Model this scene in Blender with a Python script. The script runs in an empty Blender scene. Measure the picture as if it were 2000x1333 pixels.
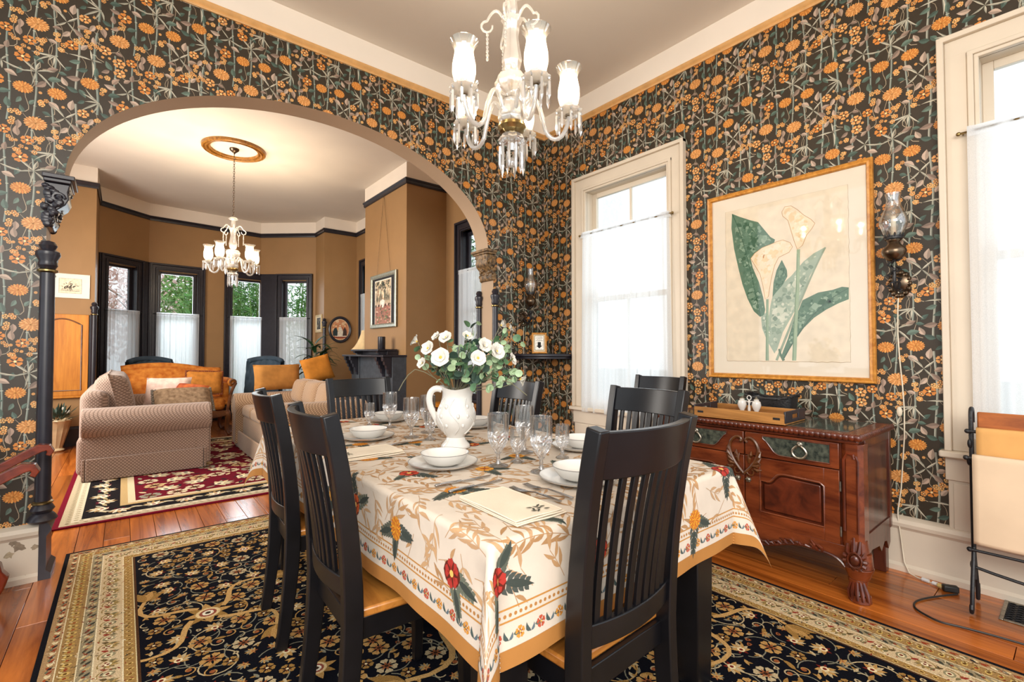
import bpy, bmesh, math, random
import numpy as np
from mathutils import Vector, Matrix

# ------------------------------------------------------------------ camera, sky, exposure
scene = bpy.context.scene
COL = scene.collection
PI = math.pi
H = 1.25                                   # camera height
FPX = 924.0                                # focal length in pixels of the 2000 px wide frame
cam_d = bpy.data.cameras.new('camera')
cam = bpy.data.objects.new('camera', cam_d)
COL.objects.link(cam)
cam_d.sensor_fit = 'HORIZONTAL'
cam_d.sensor_width = 36.0
cam_d.lens = 36.0 * FPX / 2000.0
cam_d.clip_start = 0.02
cam_d.clip_end = 300
cam.location = (0, 0, H)
YAW = math.atan(758 / 924.0)
cam.rotation_euler = (PI / 2 + math.atan(21.5 / FPX), 0, -YAW)
scene.camera = cam

scene.view_settings.view_transform = 'Standard'
scene.view_settings.look = 'None'
scene.view_settings.gamma = 1.0
scene.view_settings.use_curve_mapping = False
scene.view_settings.exposure = 0.70
try:
    scene.cycles.use_denoising = True
    scene.cycles.caustics_reflective = False
    scene.cycles.caustics_refractive = False
    scene.cycles.max_bounces = 10
    scene.cycles.diffuse_bounces = 5
    scene.cycles.glossy_bounces = 4
    scene.cycles.transmission_bounces = 8
    scene.cycles.transparent_max_bounces = 24
    scene.cycles.sample_clamp_indirect = 4.0
except Exception:
    pass

world = bpy.data.worlds.new('sky')
scene.world = world
world.use_nodes = True
wn = world.node_tree.nodes
bg = wn['Background']
bg.inputs['Color'].default_value = (0.90, 0.95, 1.0, 1)
bg.inputs['Strength'].default_value = 1.05


def area(name, loc, target, sx, sy, power, color):
    l = bpy.data.lights.new(name, 'AREA')
    l.shape = 'RECTANGLE'
    l.size = sx
    l.size_y = sy
    l.energy = power
    l.color = color
    o = bpy.data.objects.new(name, l)
    COL.objects.link(o)
    o.location = loc
    o.rotation_euler = (Vector(target) - Vector(loc)).to_track_quat('-Z', 'Y').to_euler()
    return o


# added fill lamps for the unseen half of the dining room and parlour side
area('fill_behind_camera', (-0.9, -1.3, 2.5), (1.6, 2.2, 1.0), 2.6, 1.8, 110, (1.0, 0.93, 0.84))
area('fill_parlour_side', (-1.55, 6.2, 2.0), (1.6, 6.4, 1.2), 2.2, 2.0, 110, (1.0, 0.93, 0.84))
# daylight through the two tall dining room windows
area('daylight_window_far', (4.6, 2.6, 2.1), (1.0, 2.2, 0.9), 1.4, 2.2, 16, (0.86, 0.93, 1.0))
area('daylight_window_near', (4.6, -0.1, 2.1), (1.0, 1.0, 0.9), 1.4, 2.2, 16, (0.86, 0.93, 1.0))

# daylight from the garden through the bay
area('daylight_bay', (1.2, 11.9, 2.6), (1.2, 6.0, 1.0), 2.6, 1.8, 110, (0.86, 0.93, 1.0))

XR, YB, YP, CEIL = 3.48, 3.69, 3.89, 3.78
rnd = random.Random(7)


# ------------------------------------------------------------------ colours and materials
def lin(c):
    return c / 12.92 if c <= 0.04045 else ((c + 0.055) / 1.055) ** 2.4


def hx(s):
    return tuple(lin(int(s[i:i + 2], 16) / 255.0) for i in (0, 2, 4)) + (1.0,)


def new_mat(name):
    m = bpy.data.materials.new(name)
    m.use_nodes = True
    nt = m.node_tree
    return m, nt, nt.nodes['Principled BSDF']


def M(name, col, rough=0.5, metal=0.0, spec=0.5, var=0.12, vscale=9.0, bump=0.0, bscale=120.0, stretch=(1, 1, 1), coat=0.0, col2=None):
    m, nt, b = new_mat(name)
    n = nt.nodes
    L = nt.links.new
    tc = n.new('ShaderNodeTexCoord')
    mp = n.new('ShaderNodeMapping')
    mp.inputs['Scale'].default_value = stretch
    L(tc.outputs['Object'], mp.inputs['Vector'])
    no = n.new('ShaderNodeTexNoise')
    no.inputs['Scale'].default_value = vscale
    no.inputs['Detail'].default_value = 5
    L(mp.outputs['Vector'], no.inputs['Vector'])
    mx = n.new('ShaderNodeMix')
    mx.data_type = 'RGBA'
    c = hx(col)
    d = hx(col2) if col2 else tuple(min(1, v * (1 - var)) for v in c[:3]) + (1,)
    e = c if col2 else tuple(min(1, v * (1 + var)) for v in c[:3]) + (1,)
    mx.inputs['A'].default_value = d
    mx.inputs['B'].default_value = e
    rr = n.new('ShaderNodeMapRange')
    rr.inputs['From Min'].default_value = 0.3
    rr.inputs['From Max'].default_value = 0.7
    L(no.outputs['Fac'], rr.inputs['Value'])
    L(rr.outputs['Result'], mx.inputs['Factor'])
    L(mx.outputs['Result'], b.inputs['Base Color'])
    b.inputs['Roughness'].default_value = rough
    b.inputs['Metallic'].default_value = metal
    b.inputs['Specular IOR Level'].default_value = spec
    b.inputs['Coat Weight'].default_value = coat
    b.inputs['Coat Roughness'].default_value = 0.08
    if bump:
        n2 = n.new('ShaderNodeTexNoise')
        n2.inputs['Scale'].default_value = bscale
        n2.inputs['Detail'].default_value = 4
        L(mp.outputs['Vector'], n2.inputs['Vector'])
        bp = n.new('ShaderNodeBump')
        bp.inputs['Strength'].default_value = bump
        bp.inputs['Distance'].default_value = 0.004
        L(n2.outputs['Fac'], bp.inputs['Height'])
        L(bp.outputs['Normal'], b.inputs['Normal'])
    return m


def wood(name, dark, light, rough=0.35, scale=(14, 1.2, 14), per_object=False, coat=0.0, dist=3.0):
    m, nt, b = new_mat(name)
    n = nt.nodes
    L = nt.links.new
    tc = n.new('ShaderNodeTexCoord')
    mp = n.new('ShaderNodeMapping')
    mp.inputs['Scale'].default_value = scale
    L(tc.outputs['Object'], mp.inputs['Vector'])
    vec = mp.outputs['Vector']
    oi = None
    if per_object:
        oi = n.new('ShaderNodeObjectInfo')
        ad = n.new('ShaderNodeVectorMath')
        ad.operation = 'ADD'
        sc = n.new('ShaderNodeVectorMath')
        sc.operation = 'SCALE'
        sc.inputs[0].default_value = (37.0, 17.0, 5.0)
        L(oi.outputs['Random'], sc.inputs['Scale'])
        L(vec, ad.inputs[0])
        L(sc.outputs['Vector'], ad.inputs[1])
        vec = ad.outputs['Vector']
    no = n.new('ShaderNodeTexNoise')
    no.inputs['Scale'].default_value = 1.0
    no.inputs['Detail'].default_value = 7
    no.inputs['Roughness'].default_value = 0.62
    no.inputs['Distortion'].default_value = dist * 0.25
    L(vec, no.inputs['Vector'])
    rp = n.new('ShaderNodeValToRGB')
    rp.color_ramp.elements[0].position = 0.30
    rp.color_ramp.elements[0].color = hx(dark)
    rp.color_ramp.elements[1].position = 0.68
    rp.color_ramp.elements[1].color = hx(light)
    L(no.outputs['Fac'], rp.inputs['Fac'])
    out = rp.outputs['Color']
    if per_object:
        hs = n.new('ShaderNodeHueSaturation')
        mr = n.new('ShaderNodeMapRange')
        mr.inputs['To Min'].default_value = 0.72
        mr.inputs['To Max'].default_value = 1.2
        L(oi.outputs['Random'], mr.inputs['Value'])
        L(mr.outputs['Result'], hs.inputs['Value'])
        L(out, hs.inputs['Color'])
        out = hs.outputs['Color']
    L(out, b.inputs['Base Color'])
    b.inputs['Roughness'].default_value = rough
    b.inputs['Coat Weight'].default_value = coat
    b.inputs['Coat Roughness'].default_value = 0.12
    bp = n.new('ShaderNodeBump')
    bp.inputs['Strength'].default_value = 0.12
    bp.inputs['Distance'].default_value = 0.002
    L(no.outputs['Fac'], bp.inputs['Height'])
    L(bp.outputs['Normal'], b.inputs['Normal'])
    return m


def print_mat(name, rough=0.5, spec=0.5, bump=0.0, bscale=400.0, var=0.10, vscale=60.0, coat=0.0):
    """flat print: the colours come from the printed motif's own attribute"""
    m, nt, b = new_mat(name)
    n = nt.nodes
    L = nt.links.new
    at = n.new('ShaderNodeAttribute')
    at.attribute_name = 'Col'
    tc = n.new('ShaderNodeTexCoord')
    no = n.new('ShaderNodeTexNoise')
    no.inputs['Scale'].default_value = vscale
    no.inputs['Detail'].default_value = 4
    L(tc.outputs['Object'], no.inputs['Vector'])
    mr = n.new('ShaderNodeMapRange')
    mr.inputs['From Min'].default_value = 0.3
    mr.inputs['From Max'].default_value = 0.7
    mr.inputs['To Min'].default_value = 1 - var
    mr.inputs['To Max'].default_value = 1 + var
    L(no.outputs['Fac'], mr.inputs['Value'])
    mu = n.new('ShaderNodeVectorMath')
    mu.operation = 'SCALE'
    L(at.outputs['Color'], mu.inputs[0])
    L(mr.outputs['Result'], mu.inputs['Scale'])
    L(mu.outputs['Vector'], b.inputs['Base Color'])
    b.inputs['Roughness'].default_value = rough
    b.inputs['Specular IOR Level'].default_value = spec
    b.inputs['Coat Weight'].default_value = coat
    if bump:
        n2 = n.new('ShaderNodeTexNoise')
        n2.inputs['Scale'].default_value = bscale
        L(tc.outputs['Object'], n2.inputs['Vector'])
        bp = n.new('ShaderNodeBump')
        bp.inputs['Strength'].default_value = bump
        bp.inputs['Distance'].default_value = 0.004
        L(n2.outputs['Fac'], bp.inputs['Height'])
        L(bp.outputs['Normal'], b.inputs['Normal'])
    return m


def quilt_mat(name, c1, c2, scale=34.0, rough=0.9, both=True):
    """woven upholstery with a small diamond lattice"""
    m, nt, b = new_mat(name)
    n = nt.nodes
    L = nt.links.new
    tc = n.new('ShaderNodeTexCoord')
    sx = n.new('ShaderNodeSeparateXYZ')
    L(tc.outputs['Object'], sx.inputs['Vector'])

    def mth(op, a, bb):
        x = n.new('ShaderNodeMath')
        x.operation = op
        for i, v in enumerate((a, bb)):
            if isinstance(v, (int, float)):
                x.inputs[i].default_value = v
            else:
                L(v, x.inputs[i])
        return x.outputs[0]
    zz = mth('ADD', sx.outputs['Z'], 0.0)
    u = mth('ADD', sx.outputs['X'], sx.outputs['Y'])
    a1 = mth('ABSOLUTE', mth('SINE', mth('MULTIPLY', mth('ADD', u, zz), scale * PI / 1.4), 0), 0)
    a2 = mth('ABSOLUTE', mth('SINE', mth('MULTIPLY', mth('SUBTRACT', u, zz), scale * PI / 1.4), 0), 0)
    mn = mth('MINIMUM', a1, a2)
    no = n.new('ShaderNodeTexNoise')
    no.inputs['Scale'].default_value = 230
    L(tc.outputs['Object'], no.inputs['Vector'])
    fac = mth('ADD', mth('MULTIPLY', mn, 0.75), mth('MULTIPLY', no.outputs['Fac'], 0.35))
    rp = n.new('ShaderNodeValToRGB')
    rp.color_ramp.elements[0].position = 0.25
    rp.color_ramp.elements[0].color = hx(c1)
    rp.color_ramp.elements[1].position = 0.75
    rp.color_ramp.elements[1].color = hx(c2)
    L(fac, rp.inputs['Fac'])
    L(rp.outputs['Color'], b.inputs['Base Color'])
    b.inputs['Roughness'].default_value = rough
    b.inputs['Specular IOR Level'].default_value = 0.15
    b.inputs['Sheen Weight'].default_value = 0.25
    bp = n.new('ShaderNodeBump')
    bp.inputs['Strength'].default_value = 0.35
    bp.inputs['Distance'].default_value = 0.004
    L(fac, bp.inputs['Height'])
    L(bp.outputs['Normal'], b.inputs['Normal'])
    return m


def glass_mat(name, tint=(1, 1, 1, 1), refl=0.35, haze=0.0, edge=0.6, crystal=0.0, etched=None):
    """thin glass: clear from the front, reflecting more at grazing angles"""
    m = bpy.data.materials.new(name)
    m.use_nodes = True
    nt = m.node_tree
    n = nt.nodes
    L = nt.links.new
    for x in list(n):
        if x.type != 'OUTPUT_MATERIAL':
            n.remove(x)
    out = [x for x in n if x.type == 'OUTPUT_MATERIAL'][0]
    tr = n.new('ShaderNodeBsdfTransparent')
    tr.inputs['Color'].default_value = tint
    gl = n.new('ShaderNodeBsdfGlossy')
    gl.inputs['Roughness'].default_value = 0.03
    lw = n.new('ShaderNodeLayerWeight')
    lw.inputs['Blend'].default_value = edge
    mr = n.new('ShaderNodeMapRange')
    mr.inputs['To Min'].default_value = 0.03
    mr.inputs['To Max'].default_value = refl
    L(lw.outputs['Fresnel'], mr.inputs['Value'])
    mx = n.new('ShaderNodeMixShader')
    L(mr.outputs['Result'], mx.inputs['Fac'])
    L(tr.outputs[0], mx.inputs[1])
    L(gl.outputs[0], mx.inputs[2])
    res = mx.outputs[0]
    if crystal:
        g2 = n.new('ShaderNodeBsdfGlass')
        g2.inputs['IOR'].default_value = 1.5
        g2.inputs['Roughness'].default_value = 0.02
        m2 = n.new('ShaderNodeMixShader')
        m2.inputs['Fac'].default_value = crystal
        L(res, m2.inputs[1])
        L(g2.outputs[0], m2.inputs[2])
        res = m2.outputs[0]
    if haze:
        df = n.new('ShaderNodeBsdfTranslucent')
        df.inputs['Color'].default_value = (1, 0.97, 0.92, 1)
        d2 = n.new('ShaderNodeBsdfDiffuse')
        d2.inputs['Color'].default_value = (0.95, 0.95, 0.95, 1)
        a = n.new('ShaderNodeMixShader')
        a.inputs['Fac'].default_value = 0.4
        L(df.outputs[0], a.inputs[1])
        L(d2.outputs[0], a.inputs[2])
        m3 = n.new('ShaderNodeMixShader')
        m3.inputs['Fac'].default_value = haze
        if etched:          # the etching fades out towards the clear lip (object height)
            tc = n.new('ShaderNodeTexCoord')
            sx = n.new('ShaderNodeSeparateXYZ')
            L(tc.outputs['Object'], sx.inputs['Vector'])
            mz = n.new('ShaderNodeMapRange')
            mz.inputs['From Min'].default_value = etched[0]
            mz.inputs['From Max'].default_value = etched[1]
            mz.inputs['To Min'].default_value = haze
            mz.inputs['To Max'].default_value = 0.02
            L(sx.outputs['Z'], mz.inputs['Value'])
            L(mz.outputs['Result'], m3.inputs['Fac'])
        L(res, m3.inputs[1])
        L(a.outputs[0], m3.inputs[2])
        res = m3.outputs[0]
    L(res, out.inputs['Surface'])
    return m


def sheer_mat(name, col, clear=0.3):
    m = bpy.data.materials.new(name)
    m.use_nodes = True
    nt = m.node_tree
    n = nt.nodes
    L = nt.links.new
    for x in list(n):
        if x.type != 'OUTPUT_MATERIAL':
            n.remove(x)
    out = [x for x in n if x.type == 'OUTPUT_MATERIAL'][0]
    tl = n.new('ShaderNodeBsdfTranslucent')
    tl.inputs['Color'].default_value = hx(col)
    df = n.new('ShaderNodeBsdfDiffuse')
    df.inputs['Color'].default_value = hx(col)
    a = n.new('ShaderNodeMixShader')
    a.inputs['Fac'].default_value = 0.4
    L(tl.outputs[0], a.inputs[1])
    L(df.outputs[0], a.inputs[2])
    tp = n.new('ShaderNodeBsdfTransparent')
    tc = n.new('ShaderNodeTexCoord')
    wv = n.new('ShaderNodeTexNoise')
    wv.inputs['Scale'].default_value = 260
    L(tc.outputs['Object'], wv.inputs['Vector'])
    mr = n.new('ShaderNodeMapRange')
    mr.inputs['From Min'].default_value = 0.3
    mr.inputs['From Max'].default_value = 0.7
    mr.inputs['To Min'].default_value = clear * 0.7
    mr.inputs['To Max'].default_value = clear * 1.3
    L(wv.outputs['Fac'], mr.inputs['Value'])
    b = n.new('ShaderNodeMixShader')
    L(mr.outputs['Result'], b.inputs['Fac'])
    L(a.outputs[0], b.inputs[1])
    L(tp.outputs[0], b.inputs[2])
    L(b.outputs[0], out.inputs['Surface'])
    return m


def glow_mat(name, col, strength):
    m, nt, b = new_mat(name)
    b.inputs['Base Color'].default_value = (1, 1, 1, 1)
    b.inputs['Emission Color'].default_value = hx(col)
    b.inputs['Emission Strength'].default_value = strength
    return m


MT = {}
MT['paper'] = print_mat('wallpaper_print', rough=0.42, spec=0.38, var=0.10, vscale=30)
MT['cloth_print'] = print_mat('tablecloth_print', rough=0.75, spec=0.2, bump=0.15, bscale=900, var=0.05, vscale=12)
MT['rug_print'] = print_mat('rug_pile', rough=0.95, spec=0.05, bump=0.7, bscale=260, var=0.30, vscale=190)
MT['art_print'] = print_mat('watercolour_print', rough=0.85, spec=0.1, var=0.07, vscale=16)
MT['pic_print'] = print_mat('picture_print', rough=0.6, spec=0.2, var=0.2, vscale=60)
MT['cream'] = M('cream_trim_paint', 'd3c6b3', 0.42, var=0.04, vscale=4)
MT['white'] = M('ceiling_paint', 'e2d9cd', 0.8, var=0.03, vscale=1.5, spec=0.2)
MT['frieze'] = M('frieze_paint', 'efe4d6', 0.7, var=0.03, vscale=2, spec=0.2)
MT['rail'] = M('gilded_rail_paint', 'd7a568', 0.45, var=0.12, vscale=14)
MT['tan'] = M('tan_wall_paint', '99764e', 0.55, var=0.05, vscale=3, spec=0.35)
MT['black'] = M('black_trim_paint', '24222a', 0.32, var=0.2, vscale=20, spec=0.5)
MT['chair'] = M('black_chair_lacquer', '0c0c10', 0.33, var=0.25, vscale=14, spec=0.42)
MT['seat'] = wood('honey_seat_wood', '7a4418', 'c08038', 0.3, (3, 16, 16), coat=0.3)
MT['plank'] = wood('heart_pine', '763610', 'c46f2b', 0.2, (16, 0.9, 16), per_object=True, coat=0.25)
MT['subfloor'] = M('floor_gap_dark', '2a1408', 0.9)
MT['board'] = wood('cherry_sideboard_wood', '45180c', '84401f', 0.26, (3, 14, 14), coat=0.3)
MT['board_dark'] = wood('carved_cherry_wood', '33130b', '6e2f18', 0.28, (8, 8, 8), coat=0.3)
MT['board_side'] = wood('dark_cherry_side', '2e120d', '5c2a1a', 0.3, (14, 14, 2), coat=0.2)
MT['stone'] = M('green_marble', '252b28', 0.10, var=0.0, vscale=45, col2='585c50', spec=0.6)
MT['brass'] = M('aged_brass', '8e7a50', 0.32, metal=1.0, var=0.3, vscale=40)
MT['bronze'] = M('dark_bronze', '6a5a4a', 0.3, metal=1.0, var=0.3, vscale=30)
MT['pewter'] = M('antique_pewter', '9a9284', 0.35, metal=0.9, var=0.4, vscale=60)
MT['medal'] = wood('dark_gilt_plaster', '6a3f12', 'b07c34', 0.35, (30, 30, 30))
MT['gold'] = wood('gilded_frame_wood', 'a5641a', 'd99a45', 0.38, (30, 30, 30))
MT['iron'] = M('black_iron', '17171a', 0.45, var=0.2, vscale=40, bump=0.3)
MT['glass'] = glass_mat('clear_glass', refl=0.5)
MT['pane'] = glass_mat('window_pane', tint=(0.96, 0.98, 0.98, 1), refl=0.35, edge=0.35)
MT['picglass'] = glass_mat('picture_glass', refl=0.22, edge=0.25)
MT['soffit'] = M('taupe_soffit_paint', 'b39a80', 0.6, var=0.04, vscale=3, spec=0.3)
MT['shade'] = glass_mat('etched_glass_shade', refl=0.75, haze=0.16, edge=0.7, etched=(2.48, 2.53))
MT['crystal'] = glass_mat('cut_crystal', refl=0.75, edge=0.6, crystal=0.12, haze=0.05)
MT['lustre'] = glass_mat('chandelier_glass', refl=0.9, edge=0.75, crystal=0.25, haze=0.30)
MT['goblet'] = glass_mat('goblet_glass', refl=0.7, edge=0.45, crystal=0.0, haze=0.02)
MT['china'] = M('white_china', 'd2cfc9', 0.18, var=0.02, spec=0.6, coat=0.3)
MT['china_rim'] = M('grey_china_rim', '8d8a86', 0.25, var=0.05)
MT['steel'] = M('table_steel', 'b4b4b6', 0.2, metal=1.0, var=0.1)
MT['linen'] = M('cream_linen', 'dccfba', 0.85, var=0.05, bump=0.3, bscale=500, spec=0.1)
MT['sheer'] = sheer_mat('sheer_white_voile', 'f2f5f8', 0.20)
MT['cord_white'] = M('ivory_cord', 'd8cdb6', 0.5)
MT['cord_black'] = M('black_cord', '1b1916', 0.5)
MT['quilt'] = quilt_mat('taupe_diamond_fabric', '6e5a4e', 'a58e80', 46)
MT['quilt_lit'] = quilt_mat('lit_diamond_fabric', '7c6048', 'b89a7c', 46)  # the taupe fabric again, with golden light put into its colour
MT['velvet'] = M('gold_suede', 'b07a3e', 0.85, var=0.25, vscale=7, spec=0.15)
MT['orange'] = M('orange_brocade', 'a8581c', 0.8, var=0.0, vscale=16, col2='cf8738', bump=0.3, bscale=60, spec=0.2)
MT['blue'] = M('slate_blue_velvet', '3c4c5a', 0.75, var=0.2, vscale=10, spec=0.25)
MT['walnut'] = wood('carved_walnut', '3d1e0c', '7d4a22', 0.35, (8, 8, 8))
MT['oakdoor'] = wood('honey_oak_door', 'a8610f', 'd18a2c', 0.4, (16, 16, 1.4))
MT['mahogany'] = wood('rocker_mahogany', '40120a', '7c2f18', 0.25, (10, 10, 10), coat=0.3)
MT['leaf'] = M('dracaena_leaf', '1f4224', 0.4, var=0.3, vscale=12)
MT['euc'] = M('eucalyptus_leaf', '4f7350', 0.55, var=0.35, vscale=25)
MT['euc2'] = M('pale_eucalyptus_leaf', '9bb48c', 0.55, var=0.25, vscale=25)
MT['euc3'] = M('dark_blue_green_leaf', '33493f', 0.5, var=0.3, vscale=25)
MT['petal'] = M('white_silk_petal', 'd6d2c8', 0.7, var=0.04, spec=0.2)
MT['pollen'] = M('yellow_flower_heart', 'd4b04a', 0.8)
MT['stem'] = M('grey_stem', '6e6a52', 0.7)
MT['glow'] = glow_mat('lit_candle_bulb', 'ffe9c4', 30.0)
MT['candle'] = M('ivory_candle_sleeve', 'e9dcc0', 0.5)
MT['wicker'] = M('black_wicker', '1c1b1c', 0.45, var=0.4, vscale=80, bump=0.6, bscale=90)
MT['traywood'] = wood('tray_wood', '6d4218', 'b98244', 0.4, (2, 20, 20))
MT['shade_lamp'] = M('cream_lampshade', 'd8bf92', 0.8)
MT['pot'] = M('cream_glazed_pot', 'c9b48e', 0.35, var=0.15)
MT['slate'] = M('grey_slate_panel', '3f444b', 0.45, var=0.25, vscale=18)
MT['lawn'] = M('pale_yard_gravel', 'a9aca4', 0.95, var=0.15, vscale=2)
MT['bark'] = M('tree_bark', '6a5c4a', 0.9, var=0.3)
MT['foliage'] = M('green_garden_leaves', '6f9a4c', 0.7, var=0.35, vscale=3)
MT['foliage2'] = M('bamboo_leaves', '4f8a3e', 0.7, var=0.35, vscale=3)
MT['blossom'] = M('pale_blossom_leaves', 'd9b9b0', 0.8, var=0.25, vscale=3)


# ------------------------------------------------------------------ mesh builder
class MB:
    def __init__(self):
        self.v, self.f, self.c = [], [], []

    def add(self, vs, fs, T=None, col=None):
        o = len(self.v)
        if T is not None:
            vs = [T @ Vector(p) for p in vs]
        self.v.extend([tuple(p) for p in vs])
        self.f.extend([tuple(i + o for i in f) for f in fs])
        if col is not None:
            while len(self.c) < o:
                self.c.append((1, 1, 1, 1))
            self.c.extend([col] * len(vs))
        return self

    def box(self, c, s, T=None, col=None):
        x, y, z = c
        a, b, d = s[0] / 2, s[1] / 2, s[2] / 2
        vs = [(x + i * a, y + j * b, z + k * d) for k in (-1, 1) for j in (-1, 1) for i in (-1, 1)]
        fs = [(0, 2, 3, 1), (4, 5, 7, 6), (0, 1, 5, 4), (2, 6, 7, 3), (0, 4, 6, 2), (1, 3, 7, 5)]
        return self.add(vs, fs, T, col)

    def span(self, x0, x1, y0, y1, z0, z1, T=None):
        return self.box(((x0 + x1) / 2, (y0 + y1) / 2, (z0 + z1) / 2), (abs(x1 - x0), abs(y1 - y0), abs(z1 - z0)), T)

    def prism(self, poly, z0, z1, T=None):
        n = len(poly)
        vs = [(p[0], p[1], z0) for p in poly] + [(p[0], p[1], z1) for p in poly]
        fs = [tuple(range(n - 1, -1, -1)), tuple(range(n, 2 * n))]
        fs += [(i, (i + 1) % n, n + (i + 1) % n, n + i) for i in range(n)]
        return self.add(vs, fs, T)

    def lathe(self, prof, seg=24, T=None, sx=1.0, sy=1.0, flute=0.0, nf=0):
        vs, fs = [], []
        n = len(prof)
        for i in range(seg):
            a = 2 * PI * i / seg
            k = 1 + (flute * math.cos(nf * a) if flute else 0)
            for r, z in prof:
                vs.append((r * k * math.cos(a) * sx, r * k * math.sin(a) * sy, z))
        for i in range(seg):
            j = (i + 1) % seg
            for k in range(n - 1):
                fs.append((i * n + k, j * n + k, j * n + k + 1, i * n + k + 1))
        if prof[0][0] > 1e-5:
            fs.append(tuple(i * n for i in range(seg - 1, -1, -1)))
        if prof[-1][0] > 1e-5:
            fs.append(tuple(i * n + n - 1 for i in range(seg)))
        return self.add(vs, fs, T)

    def shell(self, prof, seg=24, T=None, **k):
        """open lathe (no caps)"""
        vs, fs = [], []
        n = len(prof)
        fl, nf = k.get('flute', 0), k.get('nf', 0)
        for i in range(seg):
            a = 2 * PI * i / seg
            q = 1 + (fl * math.cos(nf * a) if fl else 0)
            for r, z in prof:
                vs.append((r * q * math.cos(a), r * q * math.sin(a), z))
        for i in range(seg):
            j = (i + 1) % seg
            for m in range(n - 1):
                fs.append((i * n + m, j * n + m, j * n + m + 1, i * n + m + 1))
        return self.add(vs, fs, T)

    def tube(self, pts, r, seg=8, T=None, cap=True, flat=1.0):
        P = [Vector(p) for p in pts]
        n = len(P)
        R = r if isinstance(r, (list, tuple)) else [r] * n
        vs, fs = [], []
        prev = None
        for i, p in enumerate(P):
            d = (P[min(i + 1, n - 1)] - P[max(i - 1, 0)])
            if d.length < 1e-9:
                d = Vector((0, 0, 1))
            d.normalize()
            if prev is None:
                u = d.orthogonal().normalized()
                if abs(d.z) < 0.9:
                    u = d.cross(Vector((0, 0, 1))).normalized()
            else:
                u = (prev - d * prev.dot(d))
                u = u.normalized() if u.length > 1e-6 else d.orthogonal().normalized()
            prev = u
            w = d.cross(u)
            for k in range(seg):
                a = 2 * PI * k / seg
                vs.append(p + (u * math.cos(a) + w * math.sin(a) * flat) * R[i])
        for i in range(n - 1):
            for k in range(seg):
                j = (k + 1) % seg
                fs.append((i * seg + k, i * seg + j, (i + 1) * seg + j, (i + 1) * seg + k))
        if cap:
            fs.append(tuple(range(seg - 1, -1, -1)))
            fs.append(tuple((n - 1) * seg + k for k in range(seg)))
        return self.add(vs, fs, T)

    def bar(self, pts, w, d, T=None, side=(1, 0, 0)):
        """rectangular section swept along pts; side = direction of width"""
        P = [Vector(p) for p in pts]
        n = len(P)
        W = w if isinstance(w, (list, tuple)) else [w] * n
        D = d if isinstance(d, (list, tuple)) else [d] * n
        S = Vector(side).normalized()
        vs, fs = [], []
        for i, p in enumerate(P):
            t = (P[min(i + 1, n - 1)] - P[max(i - 1, 0)]).normalized()
            q = t.cross(S).normalized()
            for a, b in ((-1, -1), (1, -1), (1, 1), (-1, 1)):
                vs.append(p + S * (a * W[i] / 2) + q * (b * D[i] / 2))
        for i in range(n - 1):
            for k in range(4):
                j = (k + 1) % 4
                fs.append((i * 4 + k, i * 4 + j, (i + 1) * 4 + j, (i + 1) * 4 + k))
        fs.append((3, 2, 1, 0))
        fs.append(tuple((n - 1) * 4 + k for k in range(4)))
        return self.add(vs, fs, T)

    def grid(self, fn, nu, nv, T=None, wrap=False):
        vs = [fn(i / (nu if wrap else nu - 1), j / (nv - 1)) for i in range(nu) for j in range(nv)]
        fs = []
        for i in range(nu if wrap else nu - 1):
            k = (i + 1) % nu
            for j in range(nv - 1):
                fs.append((i * nv + j, k * nv + j, k * nv + j + 1, i * nv + j + 1))
        return self.add(vs, fs, T)

    def ball(self, c, r, seg=12, rings=8, T=None):
        if not isinstance(r, (tuple, list)):
            r = (r, r, r)
        vs, fs = [(c[0], c[1], c[2] - r[2])], []
        for i in range(1, rings):
            t = -PI / 2 + PI * i / rings
            for k in range(seg):
                a = 2 * PI * k / seg
                vs.append((c[0] + r[0] * math.cos(t) * math.cos(a), c[1] + r[1] * math.cos(t) * math.sin(a), c[2] + r[2] * math.sin(t)))
        vs.append((c[0], c[1], c[2] + r[2]))
        for k in range(seg):
            fs.append((0, 1 + (k + 1) % seg, 1 + k))
        for i in range(rings - 2):
            for k in range(seg):
                j = (k + 1) % seg
                fs.append((1 + i * seg + k, 1 + i * seg + j, 1 + (i + 1) * seg + j, 1 + (i + 1) * seg + k))
        o = 1 + (rings - 2) * seg
        e = len(vs) - 1
        for k in range(seg):
            fs.append((o + k, o + (k + 1) % seg, e))
        return self.add(vs, fs, T)

    def pillow(self, c, s, T=None, n=12, puff=0.5, edge=0.18):
        """soft cushion: size s, thickest in the middle"""
        x, y, z = c

        def surf(sg):
            def fn(u, v):
                a, b = 2 * u - 1, 2 * v - 1
                k = ((1 - a ** 4) * (1 - b ** 4)) ** puff
                pin = 1 - 0.06 * (1 - abs(a)) * 0 - edge * 0.25 * (1 - a * a) * (abs(b) ** 6) - 0
                pin2 = 1 - edge * 0.25 * (1 - b * b) * (abs(a) ** 6)
                return (x + a * s[0] / 2 * pin2, y + sg * k * s[1] / 2, z + b * s[2] / 2 * pin)
            return fn
        self.grid(surf(1), n, n, T)
        self.grid(surf(-1), n, n, T)
        return self

    def softbox(self, c, s, r, T=None, n=5):
        """box with large rounded edges (superquadric-like)"""
        x, y, z = c
        a, b, d = s[0] / 2, s[1] / 2, s[2] / 2
        r = min(r, a, b, d)
        vs, fs = [], []
        dirs = []
        m = 2 * n
        faces = [((1, 0, 0), (0, 1, 0), (0, 0, 1)), ((-1, 0, 0), (0, -1, 0), (0, 0, 1)), ((0, 1, 0), (-1, 0, 0), (0, 0, 1)),
                 ((0, -1, 0), (1, 0, 0), (0, 0, 1)), ((0, 0, 1), (1, 0, 0), (0, 1, 0)), ((0, 0, -1), (-1, 0, 0), (0, 1, 0))]
        half = Vector((a, b, d))
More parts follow.
